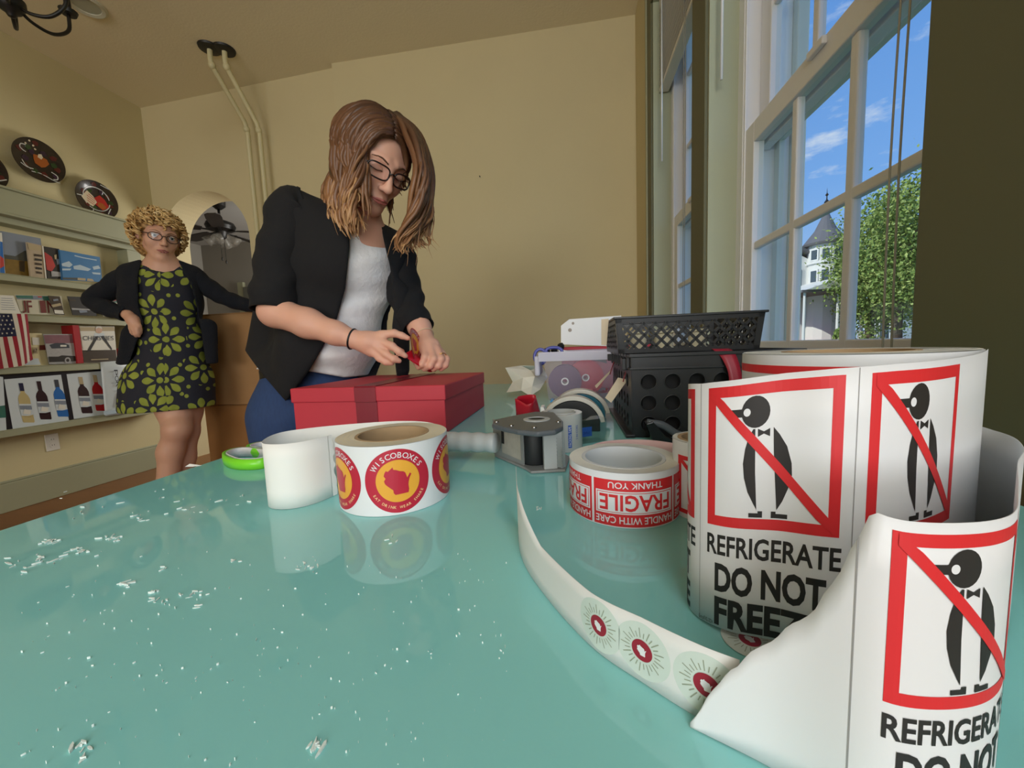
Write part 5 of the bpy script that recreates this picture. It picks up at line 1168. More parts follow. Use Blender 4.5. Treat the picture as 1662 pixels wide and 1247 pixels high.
# --- black crate and basket
m_blk = mat('black_plastic', (26, 27, 29), .38, nscale=60, namt=.1)
CX0, CX1, CY0, CY1, CZT = .108, .378, .703, .995, .909
t = thing('crate', ((CX0+CX1)/2, (CY0+CY1)/2, TZ), 'black plastic crate with rows of round holes under the window', 'crate')
def holed(fn, U0, U1, V0, V1, holes, r_, pitch_u, pitch_v):
    """sheet with round holes: every cell a square frame around a circle"""
    b = MB(); n = 20
    us = sorted({round(h[0], 5) for h in holes}); vs = sorted({round(h[1], 5) for h in holes}); hu, hv = pitch_u/2, pitch_v/2
    for u in us:
        for v in vs:
            cir = [(u+r_*math.cos(2*PI*i/n+PI/4), v+r_*math.sin(2*PI*i/n+PI/4)) for i in range(n)]; sq = []
            for i in range(n):
                a = 2*PI*i/n+PI/4; k = 1/max(abs(math.cos(a)), abs(math.sin(a))); sq.append((u+hu*math.cos(a)*k, v+hv*math.sin(a)*k))
            b.add([fn(*q) for q in cir+sq], [(i, n+i, n+(i+1) % n, (i+1) % n) for i in range(n)])
    a0_, a1_, b0_, b1_ = us[0]-hu, us[-1]+hu, vs[0]-hv, vs[-1]+hv
    for q in ((U0, V0, U1, b0_), (U0, b1_, U1, V1), (U0, b0_, a0_, b1_), (a1_, b0_, U1, b1_)):
        b.add([fn(q[0], q[1]), fn(q[2], q[1]), fn(q[2], q[3]), fn(q[0], q[3])], [(0, 1, 2, 3)])
    return b
zr = [pl(1053, y, 1, CY0)[2] for y in (620, 654, 687)]; zs = [zr[0]-.0375*k for k in range(3)]; xs = [pl(1052.5, 620, 1, CY0)[0]+.040*k for k in range(6)]
hf = [(x, z) for x in xs for z in zs]
for y, nm_ in ((CY0, 'front_panel'), (CY1, 'back_panel')): holed(lambda u, v: V3((u, y, v)), CX0, CX1, TZ+.001, CZT-.004, hf, .0128, .040, .0375).build(nm_, m_blk, t, solid=.003, offset=0, fix=True)
ys = [CY0+.046+.040*k for k in range(6)]
for x in (CX0, CX1): holed(lambda u, v: V3((x, u, v)), CY0, CY1, TZ+.001, CZT-.004, [(y, z) for y in ys for z in zs], .0128, .040, .0375).build('side_panel', m_blk, t, solid=.003, offset=0)
MB().box((CX0+.02, CY0+.016, TZ+.005), (CX1-.02, CY1-.016, CZT-.03)).build('dark_contents', mat('black_contents', (14, 14, 15), .8), t)  # added black block, stands in for dark contents behind the holes
rg = MB()
for x in xs[:6]:
    for z in zs: rg.ring([V3((x+.0136*math.cos(a), CY0-.0012, z+.0136*math.sin(a))) for a in np.linspace(0, 2*PI, 25)[:-1]], .0011, 5)
rg.build('hole_rims', m_blk, t, True)
MB().lathe([(.0055, 0), (.0075, 0), (.0075, .002), (.0055, .002)], pl(1044, 602, 1, CY0), 20, ax=(0, -1, 0), closed=True).build('grommet', m_blk, t, 'auto')
MB().box((CX0+.002, CY0+.002, TZ+.0006), (CX1-.002, CY1-.002, TZ+.004)).build('crate_floor', m_blk, t)
rm = MB()
for z0, z1, o_ in ((CZT-.028, CZT-.024, .005), (CZT-.006, CZT, .006)):
    for lo, hi in (((CX0-o_, CY0-o_, z0), (CX1+o_, CY0+.003, z1)), ((CX0-o_, CY1-.003, z0), (CX1+o_, CY1+o_, z1)), ((CX0-o_, CY0, z0), (CX0+.003, CY1, z1)), ((CX1-.003, CY0, z0), (CX1+o_, CY1, z1))): rm.box(lo, hi)
for k in range(7): rm.box((CX0-.007, CY0+.02+.04*k, CZT-.028), (CX0-.001, CY0+.024+.04*k, CZT))
rm.box((CX0-.012, CY0-.006, TZ+.0006), (CX0+.004, CY1, TZ+.006))
rm.box((CX0-.016, CY1-.03, CZT-.022), (CX0, CY1-.012, CZT-.006)); rm.box((CX0-.013, CY0+.03, CZT-.03), (CX0, CY0+.05, CZT-.008))
rm.build('rim', m_blk, t, bevel=.001)
QX0, QX1, QY0, QY1, QZ0, QZ1 = .083, .325, .712, .935, CZT+.0012, .974
t = thing('basket', ((QX0+QX1)/2, (QY0+QY1)/2, QZ0), 'shallow black lattice basket standing on top of the black crate', 'basket')
tp_ = .006
def face(fn, Wd_, Hh, name):
    b = MB(); pch, w_, th = .0196, .0023, .0016
    def seg(x0, y0, x1, y1):
        # clip to the panel
        ts = [0, 1]
        for p_0, d_, lo, hi in ((x0, x1-x0, .008, Wd_-.008), (y0, y1-y0, .006, Hh-.009)):
            if abs(d_) < 1e-9: continue
            a, c = sorted(((lo-p_0)/d_, (hi-p_0)/d_)); ts = [max(ts[0], a), min(ts[1], c)]
        if ts[1]-ts[0] <= .002: return
        A_, B_ = (x0+(x1-x0)*ts[0], y0+(y1-y0)*ts[0]), (x0+(x1-x0)*ts[1], y0+(y1-y0)*ts[1])
        nx_, ny_ = -(B_[1]-A_[1]), B_[0]-A_[0]; q = math.hypot(nx_, ny_); nx_, ny_ = nx_/q*w_, ny_/q*w_
        V = [fn(A_[0]+s*nx_, A_[1]+s*ny_, h) for h in (-th, th) for s in (-1, 1)]+[fn(B_[0]+s*nx_, B_[1]+s*ny_, h) for h in (-th, th) for s in (-1, 1)]
        b.add(V, [(0, 1, 3, 2), (4, 6, 7, 5), (0, 4, 5, 1), (2, 3, 7, 6), (0, 2, 6, 4), (1, 5, 7, 3)])
    k = -Hh
    while k < Wd_+Hh:
        seg(k, 0, k+Hh, Hh); seg(k, Hh, k+Hh, 0); k += pch
    o_ = b.build(name, m_blk, t)
    fr_ = MB()
    for u0, v0, u1, v1 in ((0, 0, Wd_, .0075), (0, Hh-.010, Wd_, Hh), (0, 0, .009, Hh), (Wd_-.009, 0, Wd_, Hh)):
        V = [fn(u, v, h) for h in (-.0018, .0018) for u, v in ((u0, v0), (u1, v0), (u1, v1), (u0, v1))]; fr_.add(V, [(3, 2, 1, 0), (4, 5, 6, 7), (0, 1, 5, 4), (1, 2, 6, 5), (2, 3, 7, 6), (3, 0, 4, 7)])
    fr_.build('panel_frame', m_blk, o_)
HB_ = QZ1-QZ0; kk = lambda v: tp_*(1-v/HB_)
face(lambda u, v, h: V3((QX0+kk(v)+u*(1-2*kk(v)/(QX1-QX0)), QY0+kk(v)+h, QZ0+v)), QX1-QX0, HB_, 'front_lattice')
face(lambda u, v, h: V3((QX0+kk(v)+u*(1-2*kk(v)/(QX1-QX0)), QY1-kk(v)+h, QZ0+v)), QX1-QX0, HB_, 'back_lattice')
face(lambda u, v, h: V3((QX0+kk(v)+h, QY0+kk(v)+u*(1-2*kk(v)/(QY1-QY0)), QZ0+v)), QY1-QY0, HB_, 'side_lattice')
face(lambda u, v, h: V3((QX1-kk(v)+h, QY0+kk(v)+u*(1-2*kk(v)/(QY1-QY0)), QZ0+v)), QY1-QY0, HB_, 'side_lattice')
MB().box((QX0+tp_, QY0+tp_, QZ0), (QX1-tp_, QY1-tp_, QZ0+.002)).build('basket_floor', m_blk, t)
rm = MB()
for lo, hi in (((QX0-.005, QY0-.005, QZ1-.003), (QX1+.005, QY0+.003, QZ1+.001)), ((QX0-.005, QY1-.003, QZ1-.003), (QX1+.005, QY1+.005, QZ1+.001)), ((QX0-.005, QY0, QZ1-.003), (QX0+.003, QY1, QZ1+.001)), ((QX1-.003, QY0, QZ1-.003), (QX1+.005, QY1, QZ1+.001))): rm.box(lo, hi)
rm.build('rim', m_blk, t, bevel=.001)
for k, (x, y, R_, lab) in enumerate([(.135, .80, .020, 'cream spool inside the lattice basket, left of centre'), (.19, .83, .022, 'cream spool in the middle of the lattice basket'), (.245, .80, .020, 'cream spool inside the lattice basket, right of centre')]):
    s_ = MB().lathe([(.006, QZ0+.0025), (R_, QZ0+.0025), (R_, QZ0+.006), (R_*.8, QZ0+.008), (R_*.8, QZ0+.034), (R_, QZ0+.036), (R_, QZ0+.04), (.006, QZ0+.04)], (x, y, 0), 28, closed=True); tag(s_.build('twine_spool', mat('cream_twine', (222, 214, 184), .8), None, 'auto'), lab, 'spool')
# paper tags on the crate
m_tag = mat('kraft_tag', (206, 190, 164), .8)
for k, (q, x, lab) in enumerate([([(991, 601), (989, 607), (968, 630.5), (965.5, 626.5)], CX0-.016, 'thin beige paper tag hanging off the far part of the crate side'), ([(1003, 613), (1019, 616.5), (992, 654), (982, 646)], CX0-.018, 'beige paper tag with a red ribbon on the near corner of the crate side'), ([(976, 518.5), (988, 517.5), (984.5, 561), (976, 560)], QX0-.008, 'beige paper tag hung on the left end of the lattice basket')]):
    V = [Wd(a, b_, [.90, .75, .76][k]) for a, b_ in q]; c = sum(V)/4; tg = thing('paper_tag', c, lab, 'tag', 'paper tags')
    n_ = nrm(np.cross(V[1]-V[0], V[3]-V[0])); MB().add([v+n_*.0004 for v in V]+[v-n_*.0004 for v in V], [(0, 1, 2, 3), (7, 6, 5, 4), (0, 4, 5, 1), (1, 5, 6, 2), (2, 6, 7, 3), (3, 7, 4, 0)]).build('card', m_tag, tg)
    if k < 2:
        e = .5*(V[0]+V[1]); MB().tube(catmull([e+V3((.0, 0, -.006)), e+V3((.004, 0, .008)), e+V3((.010, .004, .024))], 5), .003, 6, flat=.4).build('ribbon_tie', m_rib, tg, True)
# ribbon over the crate front
Lp, Rp = [(1154, 568, .73), (1156, 567, .712), (1168, 577, .700), (1177, 592, .692), (1182, 606, .688), (1184, 622, .686)], [(1182, 567, .73), (1184, 566, .712), (1192, 572, .700), (1199, 588, .692), (1203, 604, .688), (1206, 620, .686)]
a_, b_2 = catmull([pl(px, py, 1, y) for px, py, y in Lp], 5), catmull([pl(px, py, 1, y) for px, py, y in Rp], 5)
t = thing('crate_ribbon', a_[0], 'dark red ribbon hanging over the front rim of the black crate', 'ribbon')
MB().grid([[p*(1-f)+q*f for f in (0, .33, .66, 1)] for p, q in zip(a_, b_2)]).build('ribbon', mat('wine_ribbon', (150, 34, 54), .4), t, True, solid=.0005, offset=0)
# black cutter by the crate's foot
t = thing('black_cutter', T(1062, 716), 'black plastic tape cutter lying at the foot of the crate', 'cutter')
yq = T(1062, 716)[1]
MB().prism([tuple(pl(px, py, 1, yq)[[0, 2]]) for px, py in ((1047, 686), (1058, 683), (1066, 692), (1078, 706), (1092, 713), (1120, 716), (1118, 718), (1060, 717.5), (1054, 705))], lambda u, v, h: V3((u, yq+h, v)), -.012, .012).build('body', mat('black_gloss', (30, 30, 32), .2), t, bevel=.0015)
P = [pl(px, py, 1, yq-.004) for px, py in ((1050, 686), (1075, 690), (1098, 704), (1122, 712))]; MB().tube(catmull(P, 5), .0028, 6, flat=2.5).build('bent_arm', m_dg, t, True)

# ================================================================ PEOPLE
def cvec(x, y, z): return nrm(x*CR+y*CU+z*CF)
def frame_from(F, U0):
    F = nrm(F); Z = nrm(U0-F*(U0@F)); X = np.cross(F, Z); return X, F, Z     # X: the person's right-hand side seen from behind
def px_grid(X, Y, Z):
    vx, vy, vz = X-C0[0], Y-C0[1], Z-C0[2]
    d = vx*CF[0]+vy*CF[1]+vz*CF[2]
    return 831+FPX*(vx*CR[0]+vy*CR[1]+vz*CR[2])/d, 623.5-FPX*(vx*CU[0]+vy*CU[1]+vz*CU[2])/d, d
class Head:
    def __init__(s, c, fr, k): s.c = V3(c); s.X, s.Y, s.Z = fr; s.k = k; s.ax = [s.X, s.Y, s.Z]
    def p(s, x, y, z): return s.c+s.k*(x*s.X+y*s.Y+z*s.Z)
    def loc(s, V): q = (V-s.c)/s.k; return np.stack([q@s.X, q@s.Y, q@s.Z], 1)
    def sculpt(s, S, lids=True, age=0, ears=True):
        s.S = S; k = s.k; E = lambda x, y, z, rx, ry, rz, kk=.02, op='u': S.ell(s.p(x, y, z), (rx*k, ry*k, rz*k), s.ax, kk*k, op)
        C = lambda a, b, ra, rb, kk=.01, op='u': S.cone(s.p(*a), s.p(*b), ra*k, rb*k, kk*k, op)
        E(0, -.006, .026, .072, .081, .075, .01); E(0, .022, -.010, .059, .062, .078, .02); E(0, .038, -.056, .042, .044, .046, .025)
        for q in (-1, 1):
            C((q*.045, -.004, -.045), (q*.017, .058, -.094), .018, .0145, .02); E(q*.037, .052, -.026, .023, .024, .025, .02)
            C((q*.012, .081, .020), (q*.046, .064, .021), .009, .008, .014)
            E(q*.031, .093, .001, .018, .014, .012, .014, 's')
            E(q*.0315, .0695, .001, .0145, .0135, .0125, .004)
            if lids: C((q*.0195, .0835, -.0005), (q*.0445, .0765, -.001), .0028, .0026, .004)
            E(q*.0105, .0935, -.037, .0068, .0085, .0062, .006); _ = ears and (E(q*.074, -.008, -.008, .008, .019, .030, .006), E(q*.079, -.012, -.006, .006, .014, .022, .004))
        E(0, .070, -.097, .017, .015, .015, .02)
        C((0, .083, .012), (0, .106, -.031), .0068, .0100, .012); E(0, .1045, -.034, .0095, .0085, .0080, .008)
        for q in (-1, 1): E(q*.006, .1005, -.0415, .0032, .004, .0025, .003, 's')
        E(0, .079, -.066, .025, .011, .014, .014); C((-.025, .0845, -.0665), (.025, .0845, -.0665), .0018, .0018, .004, 's')
        C((-.017, .0885, -.0625), (0, .0935, -.0605), .0034, .0042, .004); C((.017, .0885, -.0625), (0, .0935, -.0605), .0034, .0042, .004); C((-.014, .0885, -.0715), (.014, .0885, -.0715), .0046, .0046, .004)
        if age:
            for q in (-1, 1): C((q*.022, .089, -.040), (q*.034, .075, -.064), .0016, .0016, .006, 's')
    def surf(s, x, z, off=0):
        """point on the sculpted face in front of (x, z)"""
        S = s.S
        for y in np.arange(.125, .03, -.0008):
            q = s.p(x, y, z); i = np.round((q-S.lo)/S.h).astype(int)
            f = S.f[i[0], i[1], i[2]]
            if f < .0004: return s.p(x, y-(.0004-f)*0+off, z)
        return s.p(x, .08, z)
    def lips(s, m, parent):
        b = MB()
        for P, R in (([(-.0235, 0, -.0662), (-.012, 0, -.0636), (0, 0, -.0622), (.012, 0, -.0636), (.0235, 0, -.0662)], [.0010, .0028, .0030, .0028, .0010]), ([(-.0230, 0, -.0672), (-.011, 0, -.0702), (0, 0, -.0712), (.011, 0, -.0702), (.0230, 0, -.0672)], [.0010, .0032, .0037, .0032, .0010])):
            b.tube([s.surf(q[0], q[2], -.0004) for q in catmull(P, 4)], [float(np.interp(i/16, [0, .25, .5, .75, 1], R))*s.k for i in range(17)], 8)
        return b.build('lips', m, parent, True)
    def brows(s, m, parent):
        for q in (-1, 1):
            P = catmull([(q*.013, .0905, .0180), (q*.030, .0885, .0240), (q*.049, .0745, .0195)], 6)
            MB().tube([s.surf(v[0], v[2], .0003) for v in P], [s.k*r_ for r_ in np.interp(np.linspace(0, 1, len(P)), [0, .4, 1], [.0026, .0030, .0010])], 6, flat=.6).build('eyebrow', m, parent, True)
    def eyes(s, parent, iris, down=0, lid=None):
        mw, mi, mb = mat('eye_white', (226, 220, 212), .2), iris, mat('pupil', (10, 9, 9), .1)
        for q in (-1, 1):
            c = s.p(q*.0315, .0715, .001); o = MB().ell(c, (.0130*s.k,)*3, s.ax, 20, 12).build('eyeball', mw, parent, True)
            d = nrm(s.Y*1+s.Z*-down); xx = nrm(np.cross(d, s.Z)); zz_ = np.cross(xx, d)
            MB().ell(c+d*.0118*s.k, (.0058*s.k, .0030*s.k, .0058*s.k), [xx, d, zz_], 18, 8).build('iris', mi, o, True); MB().ell(c+d*.0143*s.k, (.0026*s.k, .0012*s.k, .0026*s.k), [xx, d, zz_], 12, 6).build('pupil', mb, o, True)
    def lashes(s, m, parent, z=-.004):
        for q in (-1, 1):
            P = catmull([(q*.0185, .0850, z+.001), (q*.031, .0868, z-.0015), (q*.0455, .0775, z+.0005)], 5); MB().tube([s.surf(v[0], v[2], .0004) if z < 0 else s.p(*v) for v in P], .0011*s.k, 5).build('eyelash', m, parent, True)
    def glasses(s, m, ml, parent, w_=.0255, h_=.0165, pw=3.2, r=.0017, z0=-.001, y0=.099):
        g = None
        for q in (-1, 1):
            n = 36; R = []
            for i in range(n):
                a = 2*PI*i/n; cx, sx = math.cos(a), math.sin(a); e = (abs(cx)**pw+abs(sx)**pw)**(-1/pw); x = q*.0325+w_*cx*e; R.append(s.p(x, y0-.32*max(0, abs(x)-.03)-.08*abs(x), z0+h_*sx*e-.0))
            o = MB().ring(R, r*s.k, 8).build('lens_rim', m, parent, True)
            MB().add(R, [tuple(range(n))]).build('lens', ml, o)
            e = q*(.0325+w_); MB().tube([s.p(*v) for v in catmull([(e, y0-.32*(abs(e)-.03)-.08*abs(e), z0+h_*.45), (q*.070, .068, z0+.008), (q*.077, .01, z0+.010), (q*.078, -.012, z0+.002)], 5)], r*1.15*s.k, 6).build('temple', m, parent, True)
        MB().tube([s.p(*v) for v in catmull([(-.0325+w_-.001, y0-.001, z0+.004), (0, y0+.003, z0+.007), (.0325-w_+.001, y0-.001, z0+.004)], 5)], r*s.k, 6).build('bridge', m, parent, True)
def fingers(S, chains, k=.004):
    for ch in chains: S.limb(ch, k)
def bounds(P, m): P = np.array(P); return P.min(0)-m, P.max(0)+m

# ---------------------------------------------------------------- the younger woman, bending over the gift box
m_skin = mat('skin', (222, 170, 146), .5, nscale=14, namt=.05, sss=.15); m_lip = mat('lip_rose', (190, 112, 104), .4); m_brow = mat('brow_brown', (92, 62, 42), .8)
m_blazer = mat('black_blazer_cloth', (15, 15, 18), .9, bump=.15, bscale=500); m_tee = mat('white_tshirt', (232, 232, 234), .85, bump=.25, bscale=70, nscale=60, namt=.02)
m_jean = mat('blue_denim', (38, 62, 104), .85, nscale=180, namt=.25, stretch=(1, 1, .3)); m_belt = mat('black_belt', (20, 18, 18), .4)
Y = lambda px, py, d: Wd(px, py, d)
Rsh, Lsh = Y(478, 348, 1.07), Y(640, 410, 1.20)
lat = nrm((Lsh-Rsh)*[1, 1, 0]); fro = V3((lat[1], -lat[0], 0)); TAX = [lat, fro, V3((0, 0, 1))]
Hy = Head(Y(606, 262, 1.035), frame_from(cvec(.62, -.62, -.48), cvec(0, 1, 0)), 1.06)
wom = thing('person', (*Y(520, 640, 1.21)[:2], 0), 'woman with long brown hair in black blazer and white t-shirt bending over the gift box', 'person')
C1, C2, C3 = Y(560, 440, 1.16), Y(543, 545, 1.185), Y(508, 642, 1.21)
elb, wri = Y(447, 506, 1.03), Y(575, 551, 1.0)
elbL, wriL = Y(668, 508, 1.15), Y(690, 549, 1.095)
lo, hi = bounds([Rsh, Lsh, Hy.c, C3, elb, wri, wriL, Y(725, 600, 1.07)], .13)
S = SDF(lo, hi, .0030)
Hy.sculpt(S, ears=False)
nb = Y(588, 392, 1.115)
S.cone(Hy.p(0, -.030, -.05), nb, .049, .055, .012); S.cone(Hy.p(0, -.012, -.07), nb+fro*.012, .034, .044, .012)
S.cone(nb, Rsh, .055, .045, .04); S.cone(nb, Lsh, .055, .045, .04); S.ell(C1, (.14, .10, .16), TAX, .05); S.ell(C2, (.12, .10, .13), TAX, .05); S.ell(C3, (.115, .09, .10), TAX, .05)
S.limb([(Rsh, .042), (elb, .039), (Y(500, 525, 1.01), .0365), (Y(545, 541, 1.0), .0285), (wri, .0225)], .02)
S.limb([(Lsh, .036), (elbL, .031), (Y(681, 532, 1.115), .030), (wriL, .0225)], .02)
# right hand: palm, four fingers reaching for the sticker, thumb behind
S.limb([(wri, .022), (Y(597, 555, 1.0), .0245), (Y(611, 559, 1.0), .0215)], .012); S.cone(Y(590, 560, 1.0), Y(603, 572, 1.0), .019, .013, .012); S.cone(Y(592, 550, 1.0), Y(621, 545, 1.0), .017, .0125, .01)
fingers(S, [[(Y(619, 544, .998), .0122), (Y(640, 541, .998), .0098), (Y(652, 545, 1.0), .0086), (Y(662, 549, 1.002), .0070)],
            [(Y(617, 554, .993), .0118), (Y(636, 562, .985), .0098), (Y(648, 571, .985), .0087), (Y(658, 578, .99), .0070)],
            [(Y(611, 563, .992), .0112), (Y(626, 575, .985), .0094), (Y(639, 583, .985), .0084), (Y(648, 586, .99), .0068)],
            [(Y(604, 570, .994), .0104), (Y(616, 582, .99), .0086), (Y(626, 588, .99), .0077), (Y(636, 590, .993), .0064)],
            [(Y(596, 548, 1.015), .014), (Y(617, 555, 1.04), .0115), (Y(636, 563, 1.045), .0098), (Y(652, 571, 1.03), .0080)]], .006)
# left hand: curled over the ribbon, fingertips down on the lid
S.limb([(wriL, .021), (Y(694, 561, 1.08), .0235), (Y(699, 568, 1.07), .021)], .012); S.cone(Y(688, 558, 1.08), Y(688, 570, 1.06), .016, .012, .01); S.cone(Y(705, 560, 1.08), Y(712, 571, 1.075), .016, .012, .01)
fingers(S, [[(Y(689, 566, 1.06), .0118), (Y(690, 580, 1.035), .0098), (Y(685, 591, 1.035), .0086), (Y(679, 597, 1.045), .0070)],
            [(Y(700, 567, 1.06), .0118), (Y(704, 583, 1.035), .0098), (Y(698, 594, 1.035), .0086), (Y(689, 600, 1.05), .0070)],
            [(Y(710, 568, 1.065), .0112), (Y(716, 583, 1.045), .0094), (Y(712, 594, 1.045), .0082), (Y(703, 600, 1.055), .0068)],
            [(Y(716, 572, 1.075), .0104), (Y(725, 583, 1.06), .0088), (Y(723, 593, 1.055), .0078), (Y(716, 600, 1.06), .0064)],
            [(Y(683, 562, 1.09), .0135), (Y(677, 574, 1.085), .0112), (Y(675, 586, 1.07), .0096), (Y(678, 595, 1.058), .0076)]], .006)
S.build('body', m_skin, wom, 2)
Hy.lips(m_lip, wom); Hy.brows(m_brow, wom); Hy.lashes(mat('lash_brown', (48, 34, 28), .8), wom)
m_gframe = mat('dark_tortoise_frame', (34, 22, 22), .25); m_lens = glass('lens_glass', (.93, .93, .95))
Hy.glasses(m_gframe, m_lens, wom, .0255, .0160, 3.4, .0019, -.004, .101)
# t-shirt
def cloth(seed, f, a, ax=None):
    return lambda V: V+np.outer(wav(V*(V3(ax) if ax else 1), seed, f, a), fro)
S = SDF(*bounds([Rsh, Lsh, C1, C2, C3], .20), .0055)
S.ell(C1, (.148, .115, .17), TAX, .05); S.ell(C1+fro*.035+V3((0, 0, .005)), (.115, .085, .075), TAX, .05); S.ell(C2, (.136, .122, .15), TAX, .05); S.ell(C2+fro*.03+V3((0, 0, -.03)), (.10, .10, .07), TAX, .04); S.ell(C3+V3((0, 0, .03)), (.165, .125, .12), TAX, .05)
S.cone(nb+V3((0, 0, -.02)), Rsh, .058, .05, .04); S.cone(nb+V3((0, 0, -.02)), Lsh, .058, .05, .04)
nk = Y(600, 366, 1.0)
def fn(X, Yy, Z):
    px, py, d = px_grid(X, Yy, Z); s_ = d/FPX
    hem = np.interp(px, [480, 503, 560, 617, 660], [600, 603, 613, 607, 600])
    neck = np.interp(px, [540, 575, 588, 603, 618, 640], [340, 366, 373, 374, 366, 345])
    return np.maximum((py-hem)*s_, (neck-py)*s_)
S.clip(fn); S.build('tshirt', m_tee, wom, 2, warp=lambda V: V+np.outer(wav(V*[.4, .4, 2.2], 4, 26, .0035), fro))
# trousers with belt
hipR, hipL = C3-lat*.085+V3((0, 0, -.06)), C3+lat*.085+V3((0, 0, -.06))
S = SDF(*bounds([C3+V3((0, 0, .1)), V3((C3[0], C3[1], .0))], .27), .009)
S.ell(C3, (.148, .128, .15), TAX, .06)
for h_, q in ((hipR, -1), (hipL, 1)):
    kn = V3((h_[0], h_[1], .47))+lat*q*.01+fro*.02; an = V3((h_[0], h_[1], .07))+lat*q*.015-fro*.01
    S.limb([(h_, .098), (kn, .066), (an, .052)], .04)
def fn(X, Yy, Z):
    px, py, d = px_grid(X, Yy, Z); return np.maximum((np.interp(px, [400, 500, 560, 617, 700], [592, 600, 609, 604, 600])-py)*d/FPX, .03-Z+0*px)
S.clip(fn); S.build('jeans', m_jean, wom, 2, warp=lambda V: V+np.outer(wav(V, 9, 22, .003), fro))
bt = MB(); P = []
for a in np.linspace(0, 2*PI, 41)[:-1]:
    q = C3+lat*.136*math.cos(a)+fro*.114*math.sin(a); P.append(V3((q[0], q[1], C3[2]+.070)))
bt.grid([[p+V3((0, 0, z)) for p in P] for z in (-.016, .016)], closed=True); bt.build('belt', m_belt, wom, True, solid=.004)
for h_, q in ((hipR, -1), (hipL, 1)):
    c = V3((h_[0], h_[1], 0))+lat*q*.015
    sh = SDF(*bounds([c, c+fro*.2], .12), .007).limb([(c+V3((0, 0, .045)), .045), (c+fro*.08+V3((0, 0, .038)), .040), (c+fro*.17+V3((0, 0, .028)), .032)], .03)
    sh.clip(lambda X, Yy, Z: .001-Z+0*X+0*Yy); sh.build('shoe', m_belt, wom, 1)
# blazer body: open in front, cut away at the hem
S = SDF(*bounds([Rsh, Lsh, C1, C2, C3, Y(405, 575, 1.2)], .16), .0055)
S.ell(C1, (.168, .135, .185), TAX, .05); S.ell(C1+fro*.035, (.135, .105, .095), TAX, .05); S.ell(C2, (.158, .142, .16), TAX, .05); S.ell(C3+V3((0, 0, .05)), (.180, .145, .12), TAX, .05)
S.cone(nb+V3((0, 0, -.02)), Rsh, .07, .066, .05); S.cone(nb+V3((0, 0, -.02)), Lsh, .07, .060, .05)
S.cone(Y(452, 490, 1.2), Y(431, 580, 1.2), .062, .054, .06); S.limb([(Y(515, 500, 1.10), .05), (Y(490, 570, 1.075), .04), (Y(468, 640, 1.07), .026)], .06); S.cone(Y(648, 480, 1.14), Y(648, 600, 1.13), .035, .03, .05)
def fn(X, Yy, Z):
    px, py, d = px_grid(X, Yy, Z); s_ = d/FPX
    xl = np.interp(py, [330, 345, 400, 470, 520, 560, 600, 652], [566, 566, 567, 560, 546, 526, 503, 464]); xr = np.interp(py, [330, 370, 430, 500, 530, 600, 652], [604, 619, 632, 640, 637, 643, 650])
    op = np.minimum(np.minimum(px-xl, xr-px)*s_, ((X-C2[0])*fro[0]+(Yy-C2[1])*fro[1])+.0)
    hem = np.interp(px, [390, 398, 430, 465, 505, 640, 700], [562, 570, 612, 653, 640, 640, 640]); up = np.interp(px, [480, 560, 575, 600, 625, 650], [300, 322, 345, 356, 352, 330])
    return np.maximum(np.maximum(op, (py-hem)*s_), np.where(px > 540, (up-py)*s_, -1))
S.clip(fn); S.build('blazer', m_blazer, wom, 2, warp=lambda V: V+np.outer(wav(V*[1, 1, .8], 2, 24, .0045), fro))
def sleeve(name, P, R, m_, parent, seed, n=28, amp=.006, fold=9):
    C = catmull(P, 8); k = len(C); Rr = np.interp(np.linspace(0, 1, k), np.linspace(0, 1, len(R)), R); b = MB(); b.tube(C, list(Rr), n, caps=False)
    r = random.Random(seed); V = np.array(b.v)
    for i in range(k):
        for j in range(n):
            o = V[i*n+j]-C[i]; a = 2*PI*j/n; f = math.sin(i*fold/k*2*PI*.5+2.0*math.sin(a+seed)+seed)*math.sin(a*1.0+i*.25)
            V[i*n+j] += nrm(o)*(amp*f*min(1, i/4))
    b.v = [tuple(v) for v in V]; return b.build(name, m_, parent, True, solid=.003)
sleeve('sleeve', [Rsh+V3((0, 0, .004))-fro*.0+lat*.03+V3((0, 0, .01)), Rsh, Y(462, 400, 1.055), Y(450, 455, 1.04), Y(446, 505, 1.03)], [.058, .068, .063, .060, .058], m_blazer, wom, 1)
sleeve('sleeve', [Lsh-lat*.02+V3((0, 0, .02)), Lsh, Y(652, 455, 1.19), Y(663, 498, 1.16), Y(679, 533, 1.12)], [.052, .060, .055, .050, .046], m_blazer, wom, 4)
# hair: a cap and wavy locks along guides
m_hair = mat_attr('brown_hair', [(0, (64, 40, 26)), (.5, (112, 74, 46)), (.8, (150, 106, 68)), (1, (188, 146, 100))], .42)
S = SDF(*bounds([Hy.c], .19), .0045)
S.ell(Hy.p(0, -.006, .026), (.079, .086, .081), Hy.ax, .02); S.ell(Hy.p(0, -.022, -.045), (.077, .060, .10), Hy.ax, .03)
S.ell(Hy.p(0, .095, -.03), (.060, .085, .092), Hy.ax, .03, 's'); S.ell(Hy.p(-.062, -.02, -.02), (.024, .055, .07), Hy.ax, .02); S.ell(Hy.p(.062, -.02, -.02), (.024, .055, .07), Hy.ax, .02)
def cap_attr(V): q = Hy.loc(V); return np.clip(.25+.22*np.sin(q[:, 0]*260+9*np.sin(q[:, 2]*40))+.1*np.sin(q[:, 0]*700), 0, 1)
S.build('hair_cap', m_hair, wom, 1, attr=cap_attr)
